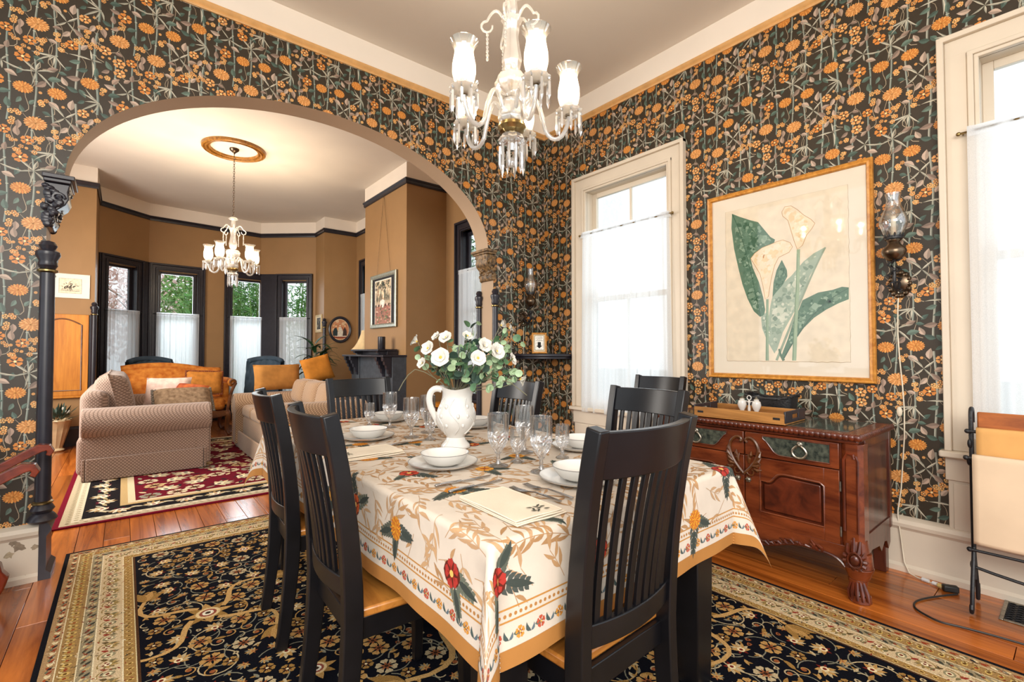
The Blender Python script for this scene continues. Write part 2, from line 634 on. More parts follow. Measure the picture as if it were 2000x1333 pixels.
        for nn, uu, vv in faces:
            N, U, V = Vector(nn), Vector(uu), Vector(vv)
            hu = abs(U.dot(half)) if True else 0
            hu = sum(abs(U[i]) * half[i] for i in range(3))
            hv = sum(abs(V[i]) * half[i] for i in range(3))
            hn = sum(abs(N[i]) * half[i] for i in range(3))

            def ticks(h):
                t = []
                for i in range(n + 1):
                    t.append(-h + r * (1 - math.cos(PI / 2 * i / n)) if False else -h + r * i / n)
                t += [h - r + r * i / n for i in range(n + 1)]
                return t
            tu, tv = ticks(hu), ticks(hv)
            o = len(vs)
            for p in tu:
                for q in tv:
                    pt = N * hn + U * p + V * q
                    inner = Vector((max(-a + r, min(a - r, pt.x)), max(-b + r, min(b - r, pt.y)), max(-d + r, min(d - r, pt.z))))
                    dd = pt - inner
                    if dd.length > 1e-9:
                        pt = inner + dd.normalized() * r
                    vs.append((pt.x + x, pt.y + y, pt.z + z))
            w = len(tv)
            for i in range(len(tu) - 1):
                for j in range(w - 1):
                    fs.append((o + i * w + j, o + (i + 1) * w + j, o + (i + 1) * w + j + 1, o + i * w + j + 1))
        return self.add(vs, fs, T)

    def build(self, name, mat, parent=None, smooth=True, bevel=0.0, loc=None, angle=38, weld=False):
        me = bpy.data.meshes.new(name)
        me.from_pydata(self.v, [], self.f)
        if weld:
            bm = bmesh.new()
            bm.from_mesh(me)
            bmesh.ops.remove_doubles(bm, verts=bm.verts, dist=1e-5)
            bm.to_mesh(me)
            bm.free()
        if self.c:
            at = me.attributes.new('Col', 'FLOAT_COLOR', 'POINT')
            at.data.foreach_set('color', np.array(self.c, dtype=np.float32).ravel())
        me.materials.append(mat)
        if smooth and len(me.polygons):
            me.polygons.foreach_set('use_smooth', [True] * len(me.polygons))
            me.set_sharp_from_angle(angle=math.radians(angle))
        me.update()
        o = bpy.data.objects.new(name, me)
        COL.objects.link(o)
        if parent is not None:
            o.parent = parent
        if loc is not None:
            o.location = loc
        if bevel:
            bv = o.modifiers.new('edge', 'BEVEL')
            bv.width = bevel
            bv.segments = 2
            bv.limit_method = 'ANGLE'
            bv.angle_limit = math.radians(50)
        return o


def thing(name, label, cat, loc=(0, 0, 0), rz=0.0, group=None):
    o = bpy.data.objects.new(name, None)
    COL.objects.link(o)
    o.empty_display_size = 0.05
    o.location = loc
    o.rotation_euler = (0, 0, rz)
    return tag(o, label, cat, group)


def tag(o, label, cat, group=None):
    o['label'] = label
    o['category'] = cat
    if group:
        o['group'] = group
    return o


def struct(o, label=None):
    o['kind'] = 'structure'
    if label:
        o['label'] = label
    return o


def sroot(name, loc=(0, 0, 0), rz=0.0, label=None):
    o = bpy.data.objects.new(name, None)
    COL.objects.link(o)
    o.location = loc
    o.rotation_euler = (0, 0, rz)
    return struct(o, label)


def copy_tree(o, parent=None):
    c = o.copy()
    COL.objects.link(c)
    c.parent = parent
    for ch in list(o.children):
        copy_tree(ch, c)
    return c


def dup(root, loc, rz=0.0, label=None, group=None):
    c = copy_tree(root)
    c.location = loc
    c.rotation_euler = (0, 0, rz)
    if label:
        c['label'] = label
    if group:
        c['group'] = group
    return c


def T_(x=0, y=0, z=0):
    return Matrix.Translation((x, y, z))


def R_(a, ax='Z'):
    return Matrix.Rotation(a, 4, ax)


def arc(cx, cy, r, a0, a1, n):
    return [(cx + r * math.cos(a0 + (a1 - a0) * i / n), cy + r * math.sin(a0 + (a1 - a0) * i / n)) for i in range(n + 1)]


def bez(p0, p1, p2, p3, n=10):
    out = []
    for i in range(n + 1):
        t = i / n
        a, b, c, d = (1 - t) ** 3, 3 * t * (1 - t) ** 2, 3 * t * t * (1 - t), t ** 3
        out.append(tuple(a * p0[k] + b * p1[k] + c * p2[k] + d * p3[k] for k in range(len(p0))))
    return out


# ------------------------------------------------------------------ flat printed motifs
class Print:
    """list of (points, colour, layer) in the flat plane of a printed thing"""

    def __init__(self):
        self.p = []

    def poly(self, pts, col, layer=0):
        self.p.append((list(pts), col, layer))

    def leaf(self, x, y, a, ln, w, col, layer=1, n=4, bend=0.0, col2=None, tip=1.0):
        up, dn, mid = [], [], []
        for i in range(n + 1):
            t = i / n
            hw = w * math.sin(PI * t ** 0.8) * 0.5 * (1 if 0 < i < n else 0)
            off = bend * ln * math.sin(PI * t)
            px, py = t * ln, off
            ca, sa = math.cos(a), math.sin(a)
            up.append((x + px * ca - (py + hw) * sa, y + px * sa + (py + hw) * ca))
            dn.append((x + px * ca - (py - hw) * sa, y + px * sa + (py - hw) * ca))
            mid.append((x + px * ca - py * sa, y + px * sa + py * ca))
        self.poly(mid + up[-2:0:-1], col, layer)
        self.poly(mid[::-1] + dn[1:-1], col2 or col, layer)

    def disc(self, x, y, r, col, layer=1, n=10, sy=1.0, a=0.0, wob=0.0):
        ca, sa = math.cos(a), math.sin(a)
        pts = []
        for i in range(n):
            t = 2 * PI * i / n
            k = 1 + (wob * (-1) ** i)
            u, v = r * k * math.cos(t), r * k * sy * math.sin(t)
            pts.append((x + u * ca - v * sa, y + u * sa + v * ca))
        self.poly(pts, col, layer)

    def flower(self, x, y, r, col, dark, core, n=5, layer=2, a=0.0, sy=1.0):
        for i in range(n):
            t = a + 2 * PI * i / n
            w = PI / n * 0.95
            pts = [(0, 0)] + [(r * k * math.cos(t + d * w), r * k * math.sin(t + d * w)) for d, k in
                              ((-0.55, 0.45), (-0.95, 0.85), (-0.45, 1.03), (0, 0.95), (0.45, 1.03), (0.95, 0.85), (0.55, 0.45))]
            self.poly([(x + p[0], y + p[1] * sy) for p in pts], col, layer)
            self.leaf(x, y, t, r * 0.62, r * 0.22, dark, layer + 1, 3)
        self.disc(x, y, r * 0.2, core, layer + 2, 7)

    def mum(self, x, y, r, cols, a=0.0, sy=0.82, layer=2):
        """chrysanthemum: rings of narrow petals"""
        self.disc(x, y, r * 0.8, cols[2], layer, 14, sy)
        for k, (rr, nn) in enumerate(((1.0, 19), (0.76, 15), (0.5, 10), (0.27, 6))):
            for i in range(nn):
                t = a + 2 * PI * (i + 0.5 * (k % 2)) / nn
                w = PI / nn * 0.84
                o, i_ = r * rr, r * (rr - 0.34)
                pts = [(i_ * math.cos(t - w * .7), i_ * math.sin(t - w * .7)), (o * .88 * math.cos(t - w), o * .88 * math.sin(t - w)),
                       (o * math.cos(t), o * math.sin(t)), (o * .88 * math.cos(t + w), o * .88 * math.sin(t + w)), (i_ * math.cos(t + w * .7), i_ * math.sin(t + w * .7))]
                self.poly([(x + p[0], y + p[1] * sy) for p in pts], cols[(i + k) % 2], layer + 1 + k)

    def curve(self, pts, w, col, layer=1):
        n = len(pts)
        L, Rr = [], []
        for i in range(n):
            x0, y0 = pts[max(i - 1, 0)]
            x1, y1 = pts[min(i + 1, n - 1)]
            dx, dy = x1 - x0, y1 - y0
            l = math.hypot(dx, dy) or 1
            hw = (w[i] if isinstance(w, (list, tuple)) else w) / 2
            L.append((pts[i][0] - dy / l * hw, pts[i][1] + dx / l * hw))
            Rr.append((pts[i][0] + dy / l * hw, pts[i][1] - dx / l * hw))
        for i in range(n - 1):
            self.poly([L[i], Rr[i], Rr[i + 1], L[i + 1]], col, layer)

    def ring(self, x0, x1, y0, y1, w, col, layer=0):
        self.poly([(x0, y0), (x1, y0), (x1 - w, y0 + w), (x0 + w, y0 + w)], col, layer)
        self.poly([(x1, y0), (x1, y1), (x1 - w, y1 - w), (x1 - w, y0 + w)], col, layer)
        self.poly([(x1, y1), (x0, y1), (x0 + w, y1 - w), (x1 - w, y1 - w)], col, layer)
        self.poly([(x0, y1), (x0, y0), (x0 + w, y0 + w), (x0 + w, y1 - w)], col, layer)

    def rect(self, x0, x1, y0, y1, col, layer=0):
        self.poly([(x0, y0), (x1, y0), (x1, y1), (x0, y1)], col, layer)


def area2(p):
    return 0.5 * sum(p[i][0] * p[(i + 1) % len(p)][1] - p[(i + 1) % len(p)][0] * p[i][1] for i in range(len(p)))


def clip_half(poly, px, py, nx, ny):
    """keep the side where (p-(px,py)).n >= 0"""
    out = []
    n = len(poly)
    for i in range(n):
        a, b = poly[i], poly[(i + 1) % n]
        da = (a[0] - px) * nx + (a[1] - py) * ny
        db = (b[0] - px) * nx + (b[1] - py) * ny
        if da >= 0:
            out.append(a)
        if (da >= 0) != (db >= 0):
            t = da / (da - db)
            out.append((a[0] + (b[0] - a[0]) * t, a[1] + (b[1] - a[1]) * t))
    return out


def lay(mb, prints, fn, lift=0.00022, base=0.0003, flip=False):
    """lay printed polygons on a plane; fn(u, v, h) -> 3D point"""
    for num, (pts, col, layer) in enumerate(prints):
        if len(pts) < 3:
            continue
        if (area2(pts) < 0) != flip:
            pts = pts[::-1]
        h = base + lift * layer + (len(mb.f) % 61) * 1.5e-6
        c = col if isinstance(col, tuple) else hx(col)
        mb.add([fn(p[0], p[1], h) for p in pts], [tuple(range(len(pts)))], None, c)


# ================================================================== SETTING
# ------------------------------------------------------------------ floor of pine planks
fl = MB().span(-1.75, 3.62, -1.6, 10.4, -0.06, -0.021).build('floor', MT['subfloor'])
struct(fl, 'worn orange heart pine plank floor running through both rooms')
pm = {}
x = -1.74
k = 0
pr = random.Random(3)
while x < 3.48:
    w = 0.138
    y = -1.55 - pr.random() * 1.4
    while y < 10.3:
        ln = pr.choice((2.4, 3.0, 3.6))
        y0, y1 = max(y, -1.55), min(y + ln, 10.3)
        if y1 - y0 > 0.1:
            key = round(y1 - y0, 3)
            if key not in pm:
                pm[key] = MB().span(0, w - 0.0025, 0, y1 - y0 - 0.003, -0.02, 0).build('plank', MT['plank'], fl, smooth=False, bevel=0.0012)
                o = pm[key]
            else:
                o = pm[key].copy()
                COL.objects.link(o)
            o.location = (x, y0, pr.random() * 0.0008 - 0.001)
        y += ln
    x += w

# ------------------------------------------------------------------ ceiling and frieze
c = MB().span(-1.75, 3.7, -1.6, 10.5, CEIL, CEIL + 0.08).build('ceiling', MT['white'])
struct(c, 'smooth off-white ceiling')


# ------------------------------------------------------------------ the arch
AX, AA, AB, AZ = 1.225, 1.5, 0.85, 2.245
JL, JR = -0.345, 2.79


def arch_z(x):
    t = (x - AX) / AA
    return AZ + AB * math.sqrt(max(0, 1 - t * t)) if abs(t) < 1 else AZ


def rects(u0, u1, z0, z1, holes):
    us = sorted(set([u0, u1] + [min(max(h[i], u0), u1) for h in holes for i in (0, 1)]))
    zs = sorted(set([z0, z1] + [min(max(h[i], z0), z1) for h in holes for i in (2, 3)]))
    out = []
    for i in range(len(us) - 1):
        for j in range(len(zs) - 1):
            mu, mz = (us[i] + us[i + 1]) / 2, (zs[j] + zs[j + 1]) / 2
            if not any(h[0] < mu < h[1] and h[2] < mz < h[3] for h in holes):
                out.append((us[i], us[i + 1], zs[j], zs[j + 1]))
    return out


PAPER_BG = hx('342b1f')
arch_pts = [(JL, 0), (JL, AZ)] + [(AX + AA * math.cos(PI - PI * i / 64), AZ + AB * math.sin(PI * i / 64)) for i in range(65)] + [(JR, AZ), (JR, 0)]


def arch_face(mb, y, flip, col=None):
    """wall face at depth y with the arch cut out"""
    qs = [[(-1.75, 0), (JL, 0), (JL, AZ), (-1.75, AZ)], [(JR, 0), (XR, 0), (XR, AZ), (JR, AZ)],
          [(-1.75, AZ), (AX - AA, AZ), (AX - AA, CEIL), (-1.75, CEIL)], [(AX + AA, AZ), (XR, AZ), (XR, CEIL), (AX + AA, CEIL)]]
    top = arch_pts[2:-2]
    for i in range(len(top) - 1):
        a, b = top[i], top[i + 1]
        qs.append([a, b, (b[0], CEIL), (a[0], CEIL)])
    for q in qs:
        if flip:
            q = q[::-1]
        mb.add([(p[0], y, p[1]) for p in q], [(0, 1, 2, 3)], None, col)


wb = MB()
arch_face(wb, YB, False, PAPER_BG)

# ------------------------------------------------------------------ wallpaper repeat
TW, TH = 0.53, 0.56


def wallpaper_tile():
    P = Print()
    r = random.Random(21)
    O1 = ('d9964a', 'c67c34', 'a4602a')
    O2 = ('dca060', 'c98848', 'a86a38')
    pale, dk, hrt = 'd99c5c', 'b06a32', 'f2d698'
    teal = ('566b5f', '64786b', '4a5e54')
    mauve = ('a98f7c', '957e6e', 'bda592')
    spots = []

    def free(x, y, d):
        for sx, sy, sd in spots:
            dx = abs(x - sx)
            dx = min(dx, TW - dx)
            dy = abs(y - sy)
            dy = min(dy, TH - dy)
            if math.hypot(dx, dy) < d + sd:
                return False
        return True

    def put(n, d, fn, tries=4000):
        c = 0
        for _ in range(tries):
            x, y = r.random() * TW, r.random() * TH
            if free(x, y, d):
                spots.append((x, y, d))
                fn(x, y)
                c += 1
                if c >= n:
                    return
    # bamboo canes, continuous up the repeat, with nodes
    for i in range(6):
        bx = 0.03 + i * 0.088 + r.uniform(-.012, .012)
        amp, ph = r.uniform(.004, .010), r.random() * 6
        off = r.random() * TH
        n = 16
        w = r.choice((.0085, .010, .0115))
        col, dkc = r.choice((('94988c', '646c62'), ('889288', '5c655c'), ('a2a294', '74766a')))

        def cx(y):
            return bx + amp * math.sin(2 * PI * y / TH + ph)
        for q in range(n):
            ya, yb = TH * q / n, TH * (q + 1) / n
            if (q + i * 3) % 16 in (4, 5):
                continue
            P.poly([(cx(ya) - w / 2, ya), (cx(ya) + w / 2, ya), (cx(yb) + w / 2, yb), (cx(yb) - w / 2, yb)], col, 1)
            P.poly([(cx(ya) + w * .1, ya), (cx(ya) + w / 2, ya), (cx(yb) + w / 2, yb), (cx(yb) + w * .1, yb)], dkc, 2)
            if q % 4 == i % 4:
                P.poly([(cx(ya) - w * .7, ya), (cx(ya) + w * .7, ya), (cx(ya) + w * .7, ya + .004), (cx(ya) - w * .7, ya + .004)], 'b0b09c', 2)
    # curling stems
    for i in range(18):
        x, y = r.random() * TW, r.random() * TH
        s = r.choice((-1, 1))
        pts = bez((x, y), (x + s * .10, y + .02), (x - s * .03, y + .10), (x + s * .05, y + .17), 8)
        P.curve(pts, [.0036 - .002 * q / 8 for q in range(9)], 'a8977e', 1)

    mums = []

    def mum(x, y):
        P.mum(x, y, r.uniform(.042, .050), O1 if r.random() < .6 else O2, r.random(), .78, 6)
        mums.append((x, y))
    put(5, .054, mum)

    def star(x, y):
        # a spray of lance-shaped bamboo leaves, mostly to one side
        a0 = r.random() * 6.28
        n = r.choice((4, 5, 6))
        full = r.random() < .45
        for i in range(n):
            a = a0 + (2 * PI * i / n if full else (i - n / 2) * .52) + r.uniform(-.15, .15)
            P.leaf(x, y, a, r.uniform(.045, .105), r.uniform(.008, .012), r.choice(('bdb5a0', 'cbc3ae', 'a9a593')), 4, 4, r.uniform(-.08, .08), '8a887a')
    put(6, .048, star)

    def flw(x, y):
        P.flower(x, y, r.uniform(.026, .034), pale if r.random() < .5 else 'cc8038', dk, hrt, 5, 6, r.random() * 6, .9)
    put(9, .030, flw)

    def bud(x, y):
        for i in range(r.choice((2, 3, 4))):
            a = r.random() * 6
            P.flower(x + .016 * math.cos(a), y + .016 * math.sin(a), r.uniform(.010, .015), r.choice((pale, 'd9a868', 'cf9050')), 'b37434', 'f0d8a0', 5, 8 + i * 3, a)
    put(17, .018, bud)

    def lf(cols):
        def f(x, y):
            c = r.choice(cols)
            d = '%02x%02x%02x' % tuple(int(int(c[q:q + 2], 16) * .82) for q in (0, 2, 4))
            a = r.random() * 6.28
            ln = r.uniform(.038, .064)
            P.leaf(x - ln / 2 * math.cos(a), y - ln / 2 * math.sin(a), a, ln, ln * .5, c, 3, 5, .06, d)
        return f
    put(20, .021, lf(teal))
    put(28, .018, lf(mauve))
    put(12, .012, lambda x, y: P.disc(x, y, .008, 'c78f52', 3, 7))
    return P.p


TILE = wallpaper_tile()
TILE_B = []
for pts, col, layer in TILE:
    xs = [p[0] for p in pts]
    ys = [p[1] for p in pts]
    TILE_B.append((pts, hx(col), layer, min(xs), max(xs), min(ys), max(ys)))


def paper_wall(mb, u0, u1, z0, z1, fn, clip=None, off=(0, 0)):
    i0, i1 = int(math.floor((u0 - off[0]) / TW)) - 1, int(math.ceil((u1 - off[0]) / TW)) + 1
    j0, j1 = int(math.floor((z0 - off[1]) / TH)) - 1, int(math.ceil((z1 - off[1]) / TH)) + 1
    for i in range(i0, i1):
        for j in range(j0, j1):
            ou, oz = off[0] + i * TW, off[1] + j * TH
            for pts, col, layer, a, b, c, d in TILE_B:
                if b + ou < u0 or a + ou > u1 or d + oz < z0 or c + oz > z1:
                    continue
                q = [(p[0] + ou, p[1] + oz) for p in pts]
                if a + ou < u0:
                    q = clip_half(q, u0, 0, 1, 0)
                if q and b + ou > u1:
                    q = clip_half(q, u1, 0, -1, 0)
                if len(q) >= 3 and clip:
                    q = clip(q)
                if q and len(q) >= 3:
                    lay(mb, [(q, col, layer)], fn, lift=0.00012, base=0.0002)


def clip_arch(q):
    cx = sum(p[0] for p in q) / len(q)
    cz = sum(p[1] for p in q) / len(q)
    if cz < AZ - 0.02:
        if cx < JL + .1:
            return clip_half(q, JL, 0, -1, 0)
        if cx > JR - .1:
            return clip_half(q, JR, 0, 1, 0)
        return None
    a = math.atan2((cz - AZ) / AB, (cx - AX) / AA)
    ex, ez = AX + AA * math.cos(a), AZ + AB * math.sin(a)
    nx, nz = math.cos(a) / AA, math.sin(a) / AB
    l = math.hypot(nx, nz)
    return clip_half(q, ex, ez, nx / l, nz / l)


paper_wall(wb, -1.2, XR, 0.28, 3.56, lambda u, v, h: (u, YB - h, v), clip_arch, (0.0, 0.06))
wall_back = struct(wb.build('wall_back', MT['paper'], smooth=False), 'dark floral wallpapered wall with a wide elliptical arch')
rv = MB()
arch_face(rv, YP, True)
rv.build('parlour_face', MT['tan'], wall_back, smooth=False)
sf = MB()
n = len(arch_pts)
sf.add([(p[0], YB, p[1]) for p in arch_pts] + [(p[0], YP, p[1]) for p in arch_pts], [(i, n + i, n + i + 1, i + 1) for i in range(n - 1)])
sf.build('arch_soffit', MT['soffit'], wall_back, angle=25)

# ------------------------------------------------------------------ right wall (wallpaper), window openings
W1 = (2.03, 3.25)         # casing limits in y
W2 = (-0.715, 0.505)
CW = 0.165                # casing width
Z_SILL, Z_HEAD = 0.72, 2.97
wr = MB()
holes = [(-W1[1] + CW, -W1[0] - CW, Z_SILL, Z_HEAD - CW), (-W2[1] + CW, -W2[0] - CW, Z_SILL, Z_HEAD - CW)]
for u0, u1, z0, z1 in rects(-YB, 1.6, 0, CEIL, holes):
    wr.add([(XR, -u0, z0), (XR, -u1, z0), (XR, -u1, z1), (XR, -u0, z1)], [(0, 1, 2, 3)], None, PAPER_BG)
    wr.add([(XR + .16, -u0, z0), (XR + .16, -u1, z0), (XR + .16, -u1, z1), (XR + .16, -u0, z1)], [(3, 2, 1, 0)], None, PAPER_BG)


def clip_right(q):
    for h in holes:
        if any(h[0] - .06 < p[0] < h[1] + .06 and h[2] - .6 < p[1] < h[3] + .06 for p in q):
            return None
    return q


paper_wall(wr, -YB, 0.3, 0.28, 3.56, lambda u, v, h: (XR - h, -u, v), clip_right, (-YB + 0.2, 0.31))
wall_right = struct(wr.build('wall_right', MT['paper'], smooth=False), 'dark floral wallpapered wall with two tall white windows')

# ------------------------------------------------------------------ frieze above the picture rail, picture rails
fz = MB()
fz.span(-1.75, XR, YB - .008, YB - .001, 3.58, CEIL)
fz.span(XR - .008, XR - .001, -1.6, YB, 3.58, CEIL)
struct(fz.build('trim_1', MT['frieze'], smooth=False), 'cream frieze band above the dining room picture rail')


def rail(name, path, prof, mat, label, closed=False):
    """sweep a moulding profile (out, z) along a plan path; the room lies to the left of travel"""
    mb = MB()
    n = len(path)
    rows = []
    for i in range(n):
        p = Vector(path[i])
        d0 = (Vector(path[i]) - Vector(path[i - 1])).normalized() if i > 0 else None
        d1 = (Vector(path[i + 1]) - Vector(path[i])).normalized() if i < n - 1 else None
        if d0 is None:
            d0 = d1
        if d1 is None:
            d1 = d0
        n0 = Vector((-d0.y, d0.x))
        n1 = Vector((-d1.y, d1.x))
        m = n0 + n1
        m = m / max(0.3, m.dot(n0)) if m.length > 1e-6 else n0
        rows.append([(p.x + m.x * o, p.y + m.y * o, z) for o, z in prof])
    k = len(prof)
    vs = [v for r in rows for v in r]
    fs = [(i * k + j, i * k + j + 1, (i + 1) * k + j + 1, (i + 1) * k + j) for i in range(n - 1) for j in range(k - 1)]
    fs += [tuple(range(k)), tuple((n - 1) * k + j for j in range(k - 1, -1, -1))]
    mb.add(vs, fs)
    return struct(mb.build(name, mat, angle=30), label)


RAILP = [(0, 3.528), (.010, 3.528), (.014, 3.536), (.012, 3.546), (.024, 3.556), (.030, 3.566), (.028, 3.578), (.016, 3.586), (0, 3.588)]
rail('trim_2', [(XR, -1.6), (XR, YB), (-1.75, YB)], RAILP, MT['rail'], 'gilded picture rail round the dining room')
BASEP = [(0, 0), (.036, 0), (.036, .03), (.024, .045), (.024, .235), (.03, .245), (.042, .255), (.046, .275), (.036, .295), (.02, .305), (0, .31)]
rail('baseboard_right', [(XR, -1.6), (XR, YB - .0)], BASEP, MT['cream'], 'tall moulded cream baseboard under the right windows')
rail('baseboard_back', [(XR, YB), (JR + .0, YB)], BASEP, MT['cream'], 'short cream baseboard in the corner right of the arch')
rail('baseboard_left', [(JL, YB), (-1.75, YB)], BASEP, MT['cream'], 'chipped cream baseboard left of the arch')
JB = [(0, 0), (.05, 0), (.05, .03), (.03, .05), (.03, .235), (.04, .25), (.05, .27), (.04, .30), (.02, .32), (0, .32)]
rail('baseboard_jamb_left', [(JL, YP + .03), (JL, YB - .03)], JB, MT['black'], 'black painted plinth on the left arch jamb')
rail('baseboard_jamb_right', [(JR, YB - .03), (JR, YP + .03)], JB, MT['black'], 'black painted plinth on the right arch jamb')

chips = Print()
cr_ = random.Random(4)
for u_, v_, rr in ((.42, .20, .030), (.455, .165, .022), (.36, .185, .018), (.40, .035, .012), (.44, .225, .02), (.60, .15, .03), (.75, .19, .025)):
    chips.poly([(-u_ + rr * cr_.uniform(.5, 1.3) * math.cos(q * PI / 6), v_ + .8 * rr * cr_.uniform(.4, 1.3) * math.sin(q * PI / 6)) for q in range(12)], cr_.choice(('9a8a74', '8a7a68', 'a8987e')), 1)
cm_ = MB()
lay(cm_, chips.p, lambda u, v, h: (u, YB - .0245 - h, v))
cm_.build('worn_paint', MT['pic_print'], bpy.data.objects['baseboard_left'], smooth=False)

# ------------------------------------------------------------------ parlour shell
A_, B_, C_, D_ = (-.318, 9.53), (.304, 10.07), (2.05, 10.26), (2.87, 9.53)
YL, YRR = 8.6, 9.02


def wall_run(name, a, b, holes, label, mat=None, th=.14, z1=CEIL):
    """wall from a to b (seen from inside, left to right); holes in (u0,u1,z0,z1)"""
    a, b = Vector(a), Vector(b)
    ln = (b - a).length
    rz = math.atan2(b.y - a.y, b.x - a.x)
    mb = MB()
    for u0, u1, z0, z1_ in rects(0, ln, 0, z1, holes):
        mb.span(u0, u1, 0, th, z0, z1_)
    o = mb.build(name, mat or MT['tan'], smooth=False)
    o.location = (a.x, a.y, 0)
    o.rotation_euler = (0, 0, rz)
    return struct(o, label)


WZ0, WZ1 = 0.34, 2.64
wall_run('wall_bay_left', A_, B_, [(.135, .60, WZ0, WZ1)], 'tan angled wall of the bay at left')
wall_run('wall_bay_centre', B_, C_, [(.14, .70, WZ0, WZ1), (1.25, 1.81, WZ0, WZ1)], 'tan middle wall of the bay between its windows')
wall_run('wall_bay_right', C_, D_, [(.44, .93, WZ0, WZ1)], 'tan angled wall of the bay at right')
wall_run('wall_bay_return_left', (A_[0], YL), A_, [], 'narrow tan return wall at the left of the bay')
wall_run('wall_bay_return_right', D_, (D_[0], YRR), [], 'narrow tan return wall at the right of the bay')
wall_run('wall_parlour_left_end', (-1.75, YL), (A_[0] - .14, YL), [], 'tan wall with a small print and a honey wood panel')
wall_run('wall_parlour_right_end', (D_[0] + .14, YRR), (XR, YRR), [], 'tan wall with a round framed picture')
PW3 = (4.55, 5.42)
PW4 = (7.75, 8.78)
wall_run('wall_parlour_right', (XR, YRR), (XR, YP), [(YRR - PW3[1] + .13, YRR - PW3[0] - .13, .62, 2.86), (YRR - PW4[1] + .13, YRR - PW4[0] - .13, .62, 2.86)], 'tan right wall of the parlour')
wall_run('wall_parlour_left', (-1.75, YP), (-1.75, YL), [(1.0, 3.4, .8, 2.9)], 'unlit left wall of the parlour')
CBX, CB0, CB1 = 2.87, 5.70, 7.09
cb = MB().span(CBX, XR, CB0, CB1, 0, CEIL).build('wall_chimney_breast', MT['tan'], smooth=False)
struct(cb, 'tan chimney breast standing into the parlour')
PPATH = [(XR, YP), (XR, CB0), (CBX, CB0), (CBX, CB1), (XR, CB1), (XR, YRR), (D_[0], YRR), D_, C_, B_, A_, (A_[0], YL), (-1.75, YL)]
FRZ = [(.001, 3.56), (.006, 3.56), (.006, CEIL), (.001, CEIL)]
rail('trim_3', PPATH, FRZ, MT['frieze'], 'white frieze band round the parlour')
PR = [(.001, 3.49), (.014, 3.49), (.022, 3.51), (.02, 3.53), (.034, 3.55), (.03, 3.565), (.001, 3.568)]
rail('trim_4', PPATH, PR, MT['black'], 'thin black picture rail round the parlour')
PB = [(.001, 0), (.025, 0), (.025, .2), (.03, .22), (.018, .25), (.001, .26)]
rail('baseboard_parlour', PPATH, PB, MT['black'], 'black baseboard round the parlour')


# ------------------------------------------------------------------ windows
def make_window(name, loc, rz, w, cw, z0, z1, mat, label, sash=True, apron=None, reveal=.13, pane_mid=None, meeting=None, stool=True, muntin=False):
    """window in a wall: local +X along the wall, room side -Y, w = width over the casing"""
    r = sroot(name, loc, rz, label)
    h = w / 2
    ins = h - cw
    mb = MB()
    for s in (-1, 1):
        for k, (a, b, d) in enumerate(((0, .03, .050), (.03, cw - .045, .026), (cw - .045, cw - .02, .038), (cw - .02, cw, .030))):
            mb.span(s * (h - a), s * (h - b), -d, 0.0, z0, z1 - a)
    for k, (a, b, d) in enumerate(((0, .03, .050), (.03, cw - .045, .026), (cw - .045, cw - .02, .038), (cw - .02, cw, .030))):
        mb.span(-h + a, h - a, -d - .0005, 0.0, z1 - b, z1 - a)
    mb.build('casing', mat, r, bevel=.004)
    jb = MB()
    jb.span(-ins - .012, -ins, 0, reveal, z0, z1 - cw)
    jb.span(ins, ins + .012, 0, reveal, z0, z1 - cw)
    jb.span(-ins, ins, 0, reveal, z1 - cw, z1 - cw + .012)
    jb.build('jamb', mat, r, smooth=False)
    if stool:
        MB().span(-h - .02, h + .02, -.075, reveal, z0 - .035, z0).build('sill', mat, r, bevel=.008)
    if apron is not None:
        ap = MB()
        ap.span(-h + .0, h - .0, -.03, 0, z0 - .16, z0 - .036)
        ap.span(-h + .01, h - .01, -.020, 0, apron, z0 - .16)
        nb = 7
        for i in range(nb):
            xa = -h + .03 + (w - .06) * i / nb
            ap.span(xa, xa + (w - .06) / nb - .006, -.027, -.02, apron, z0 - .175)
        ap.build('apron_panel', mat, r, bevel=.003)
    zm = meeting if meeting else (z0 + z1 - cw) / 2
    zt = z1 - cw
    st = .045
    for nm, a, b, yy in (('lower_sash', z0, zm + .02, reveal - .075), ('upper_sash', zm - .02, zt, reveal - .03)):
        s = MB()
        s.span(-ins, -ins + st, yy - .018, yy + .018, a, b)
        s.span(ins - st, ins, yy - .018, yy + .018, a, b)
        s.span(-ins + st, ins - st, yy - .018, yy + .018, a, a + (st if nm == 'upper_sash' else .07))
        s.span(-ins + st, ins - st, yy - .018, yy + .018, b - st, b)
        if muntin:
            s.span(-.01, .01, yy - .012, yy + .012, a + st, b - st)
        so = s.build(nm, mat, r, bevel=.003)
        MB().span(-ins + st, ins - st, yy - .002, yy + .002, a + st, b - st).build('pane', MT['pane'], so, smooth=False)
    return r


make_window('window_1', (XR, sum(W1) / 2, 0), -PI / 2, W1[1] - W1[0], CW, Z_SILL, Z_HEAD, MT['cream'], 'tall cream framed window with a white half curtain, left of the big picture', apron=.30, meeting=1.76, muntin=True)
make_window('window_2', (XR, sum(W2) / 2, 0), -PI / 2, W2[1] - W2[0], CW, Z_SILL, Z_HEAD, MT['cream'], 'tall cream framed window with a white half curtain, behind the quilt rack', apron=.30, meeting=1.76)


def on_run(a, b, u):
    a, b = Vector(a), Vector(b)
    d = (b - a).normalized()
    p = a + d * u
    return (p.x, p.y, 0), math.atan2(d.y, d.x)


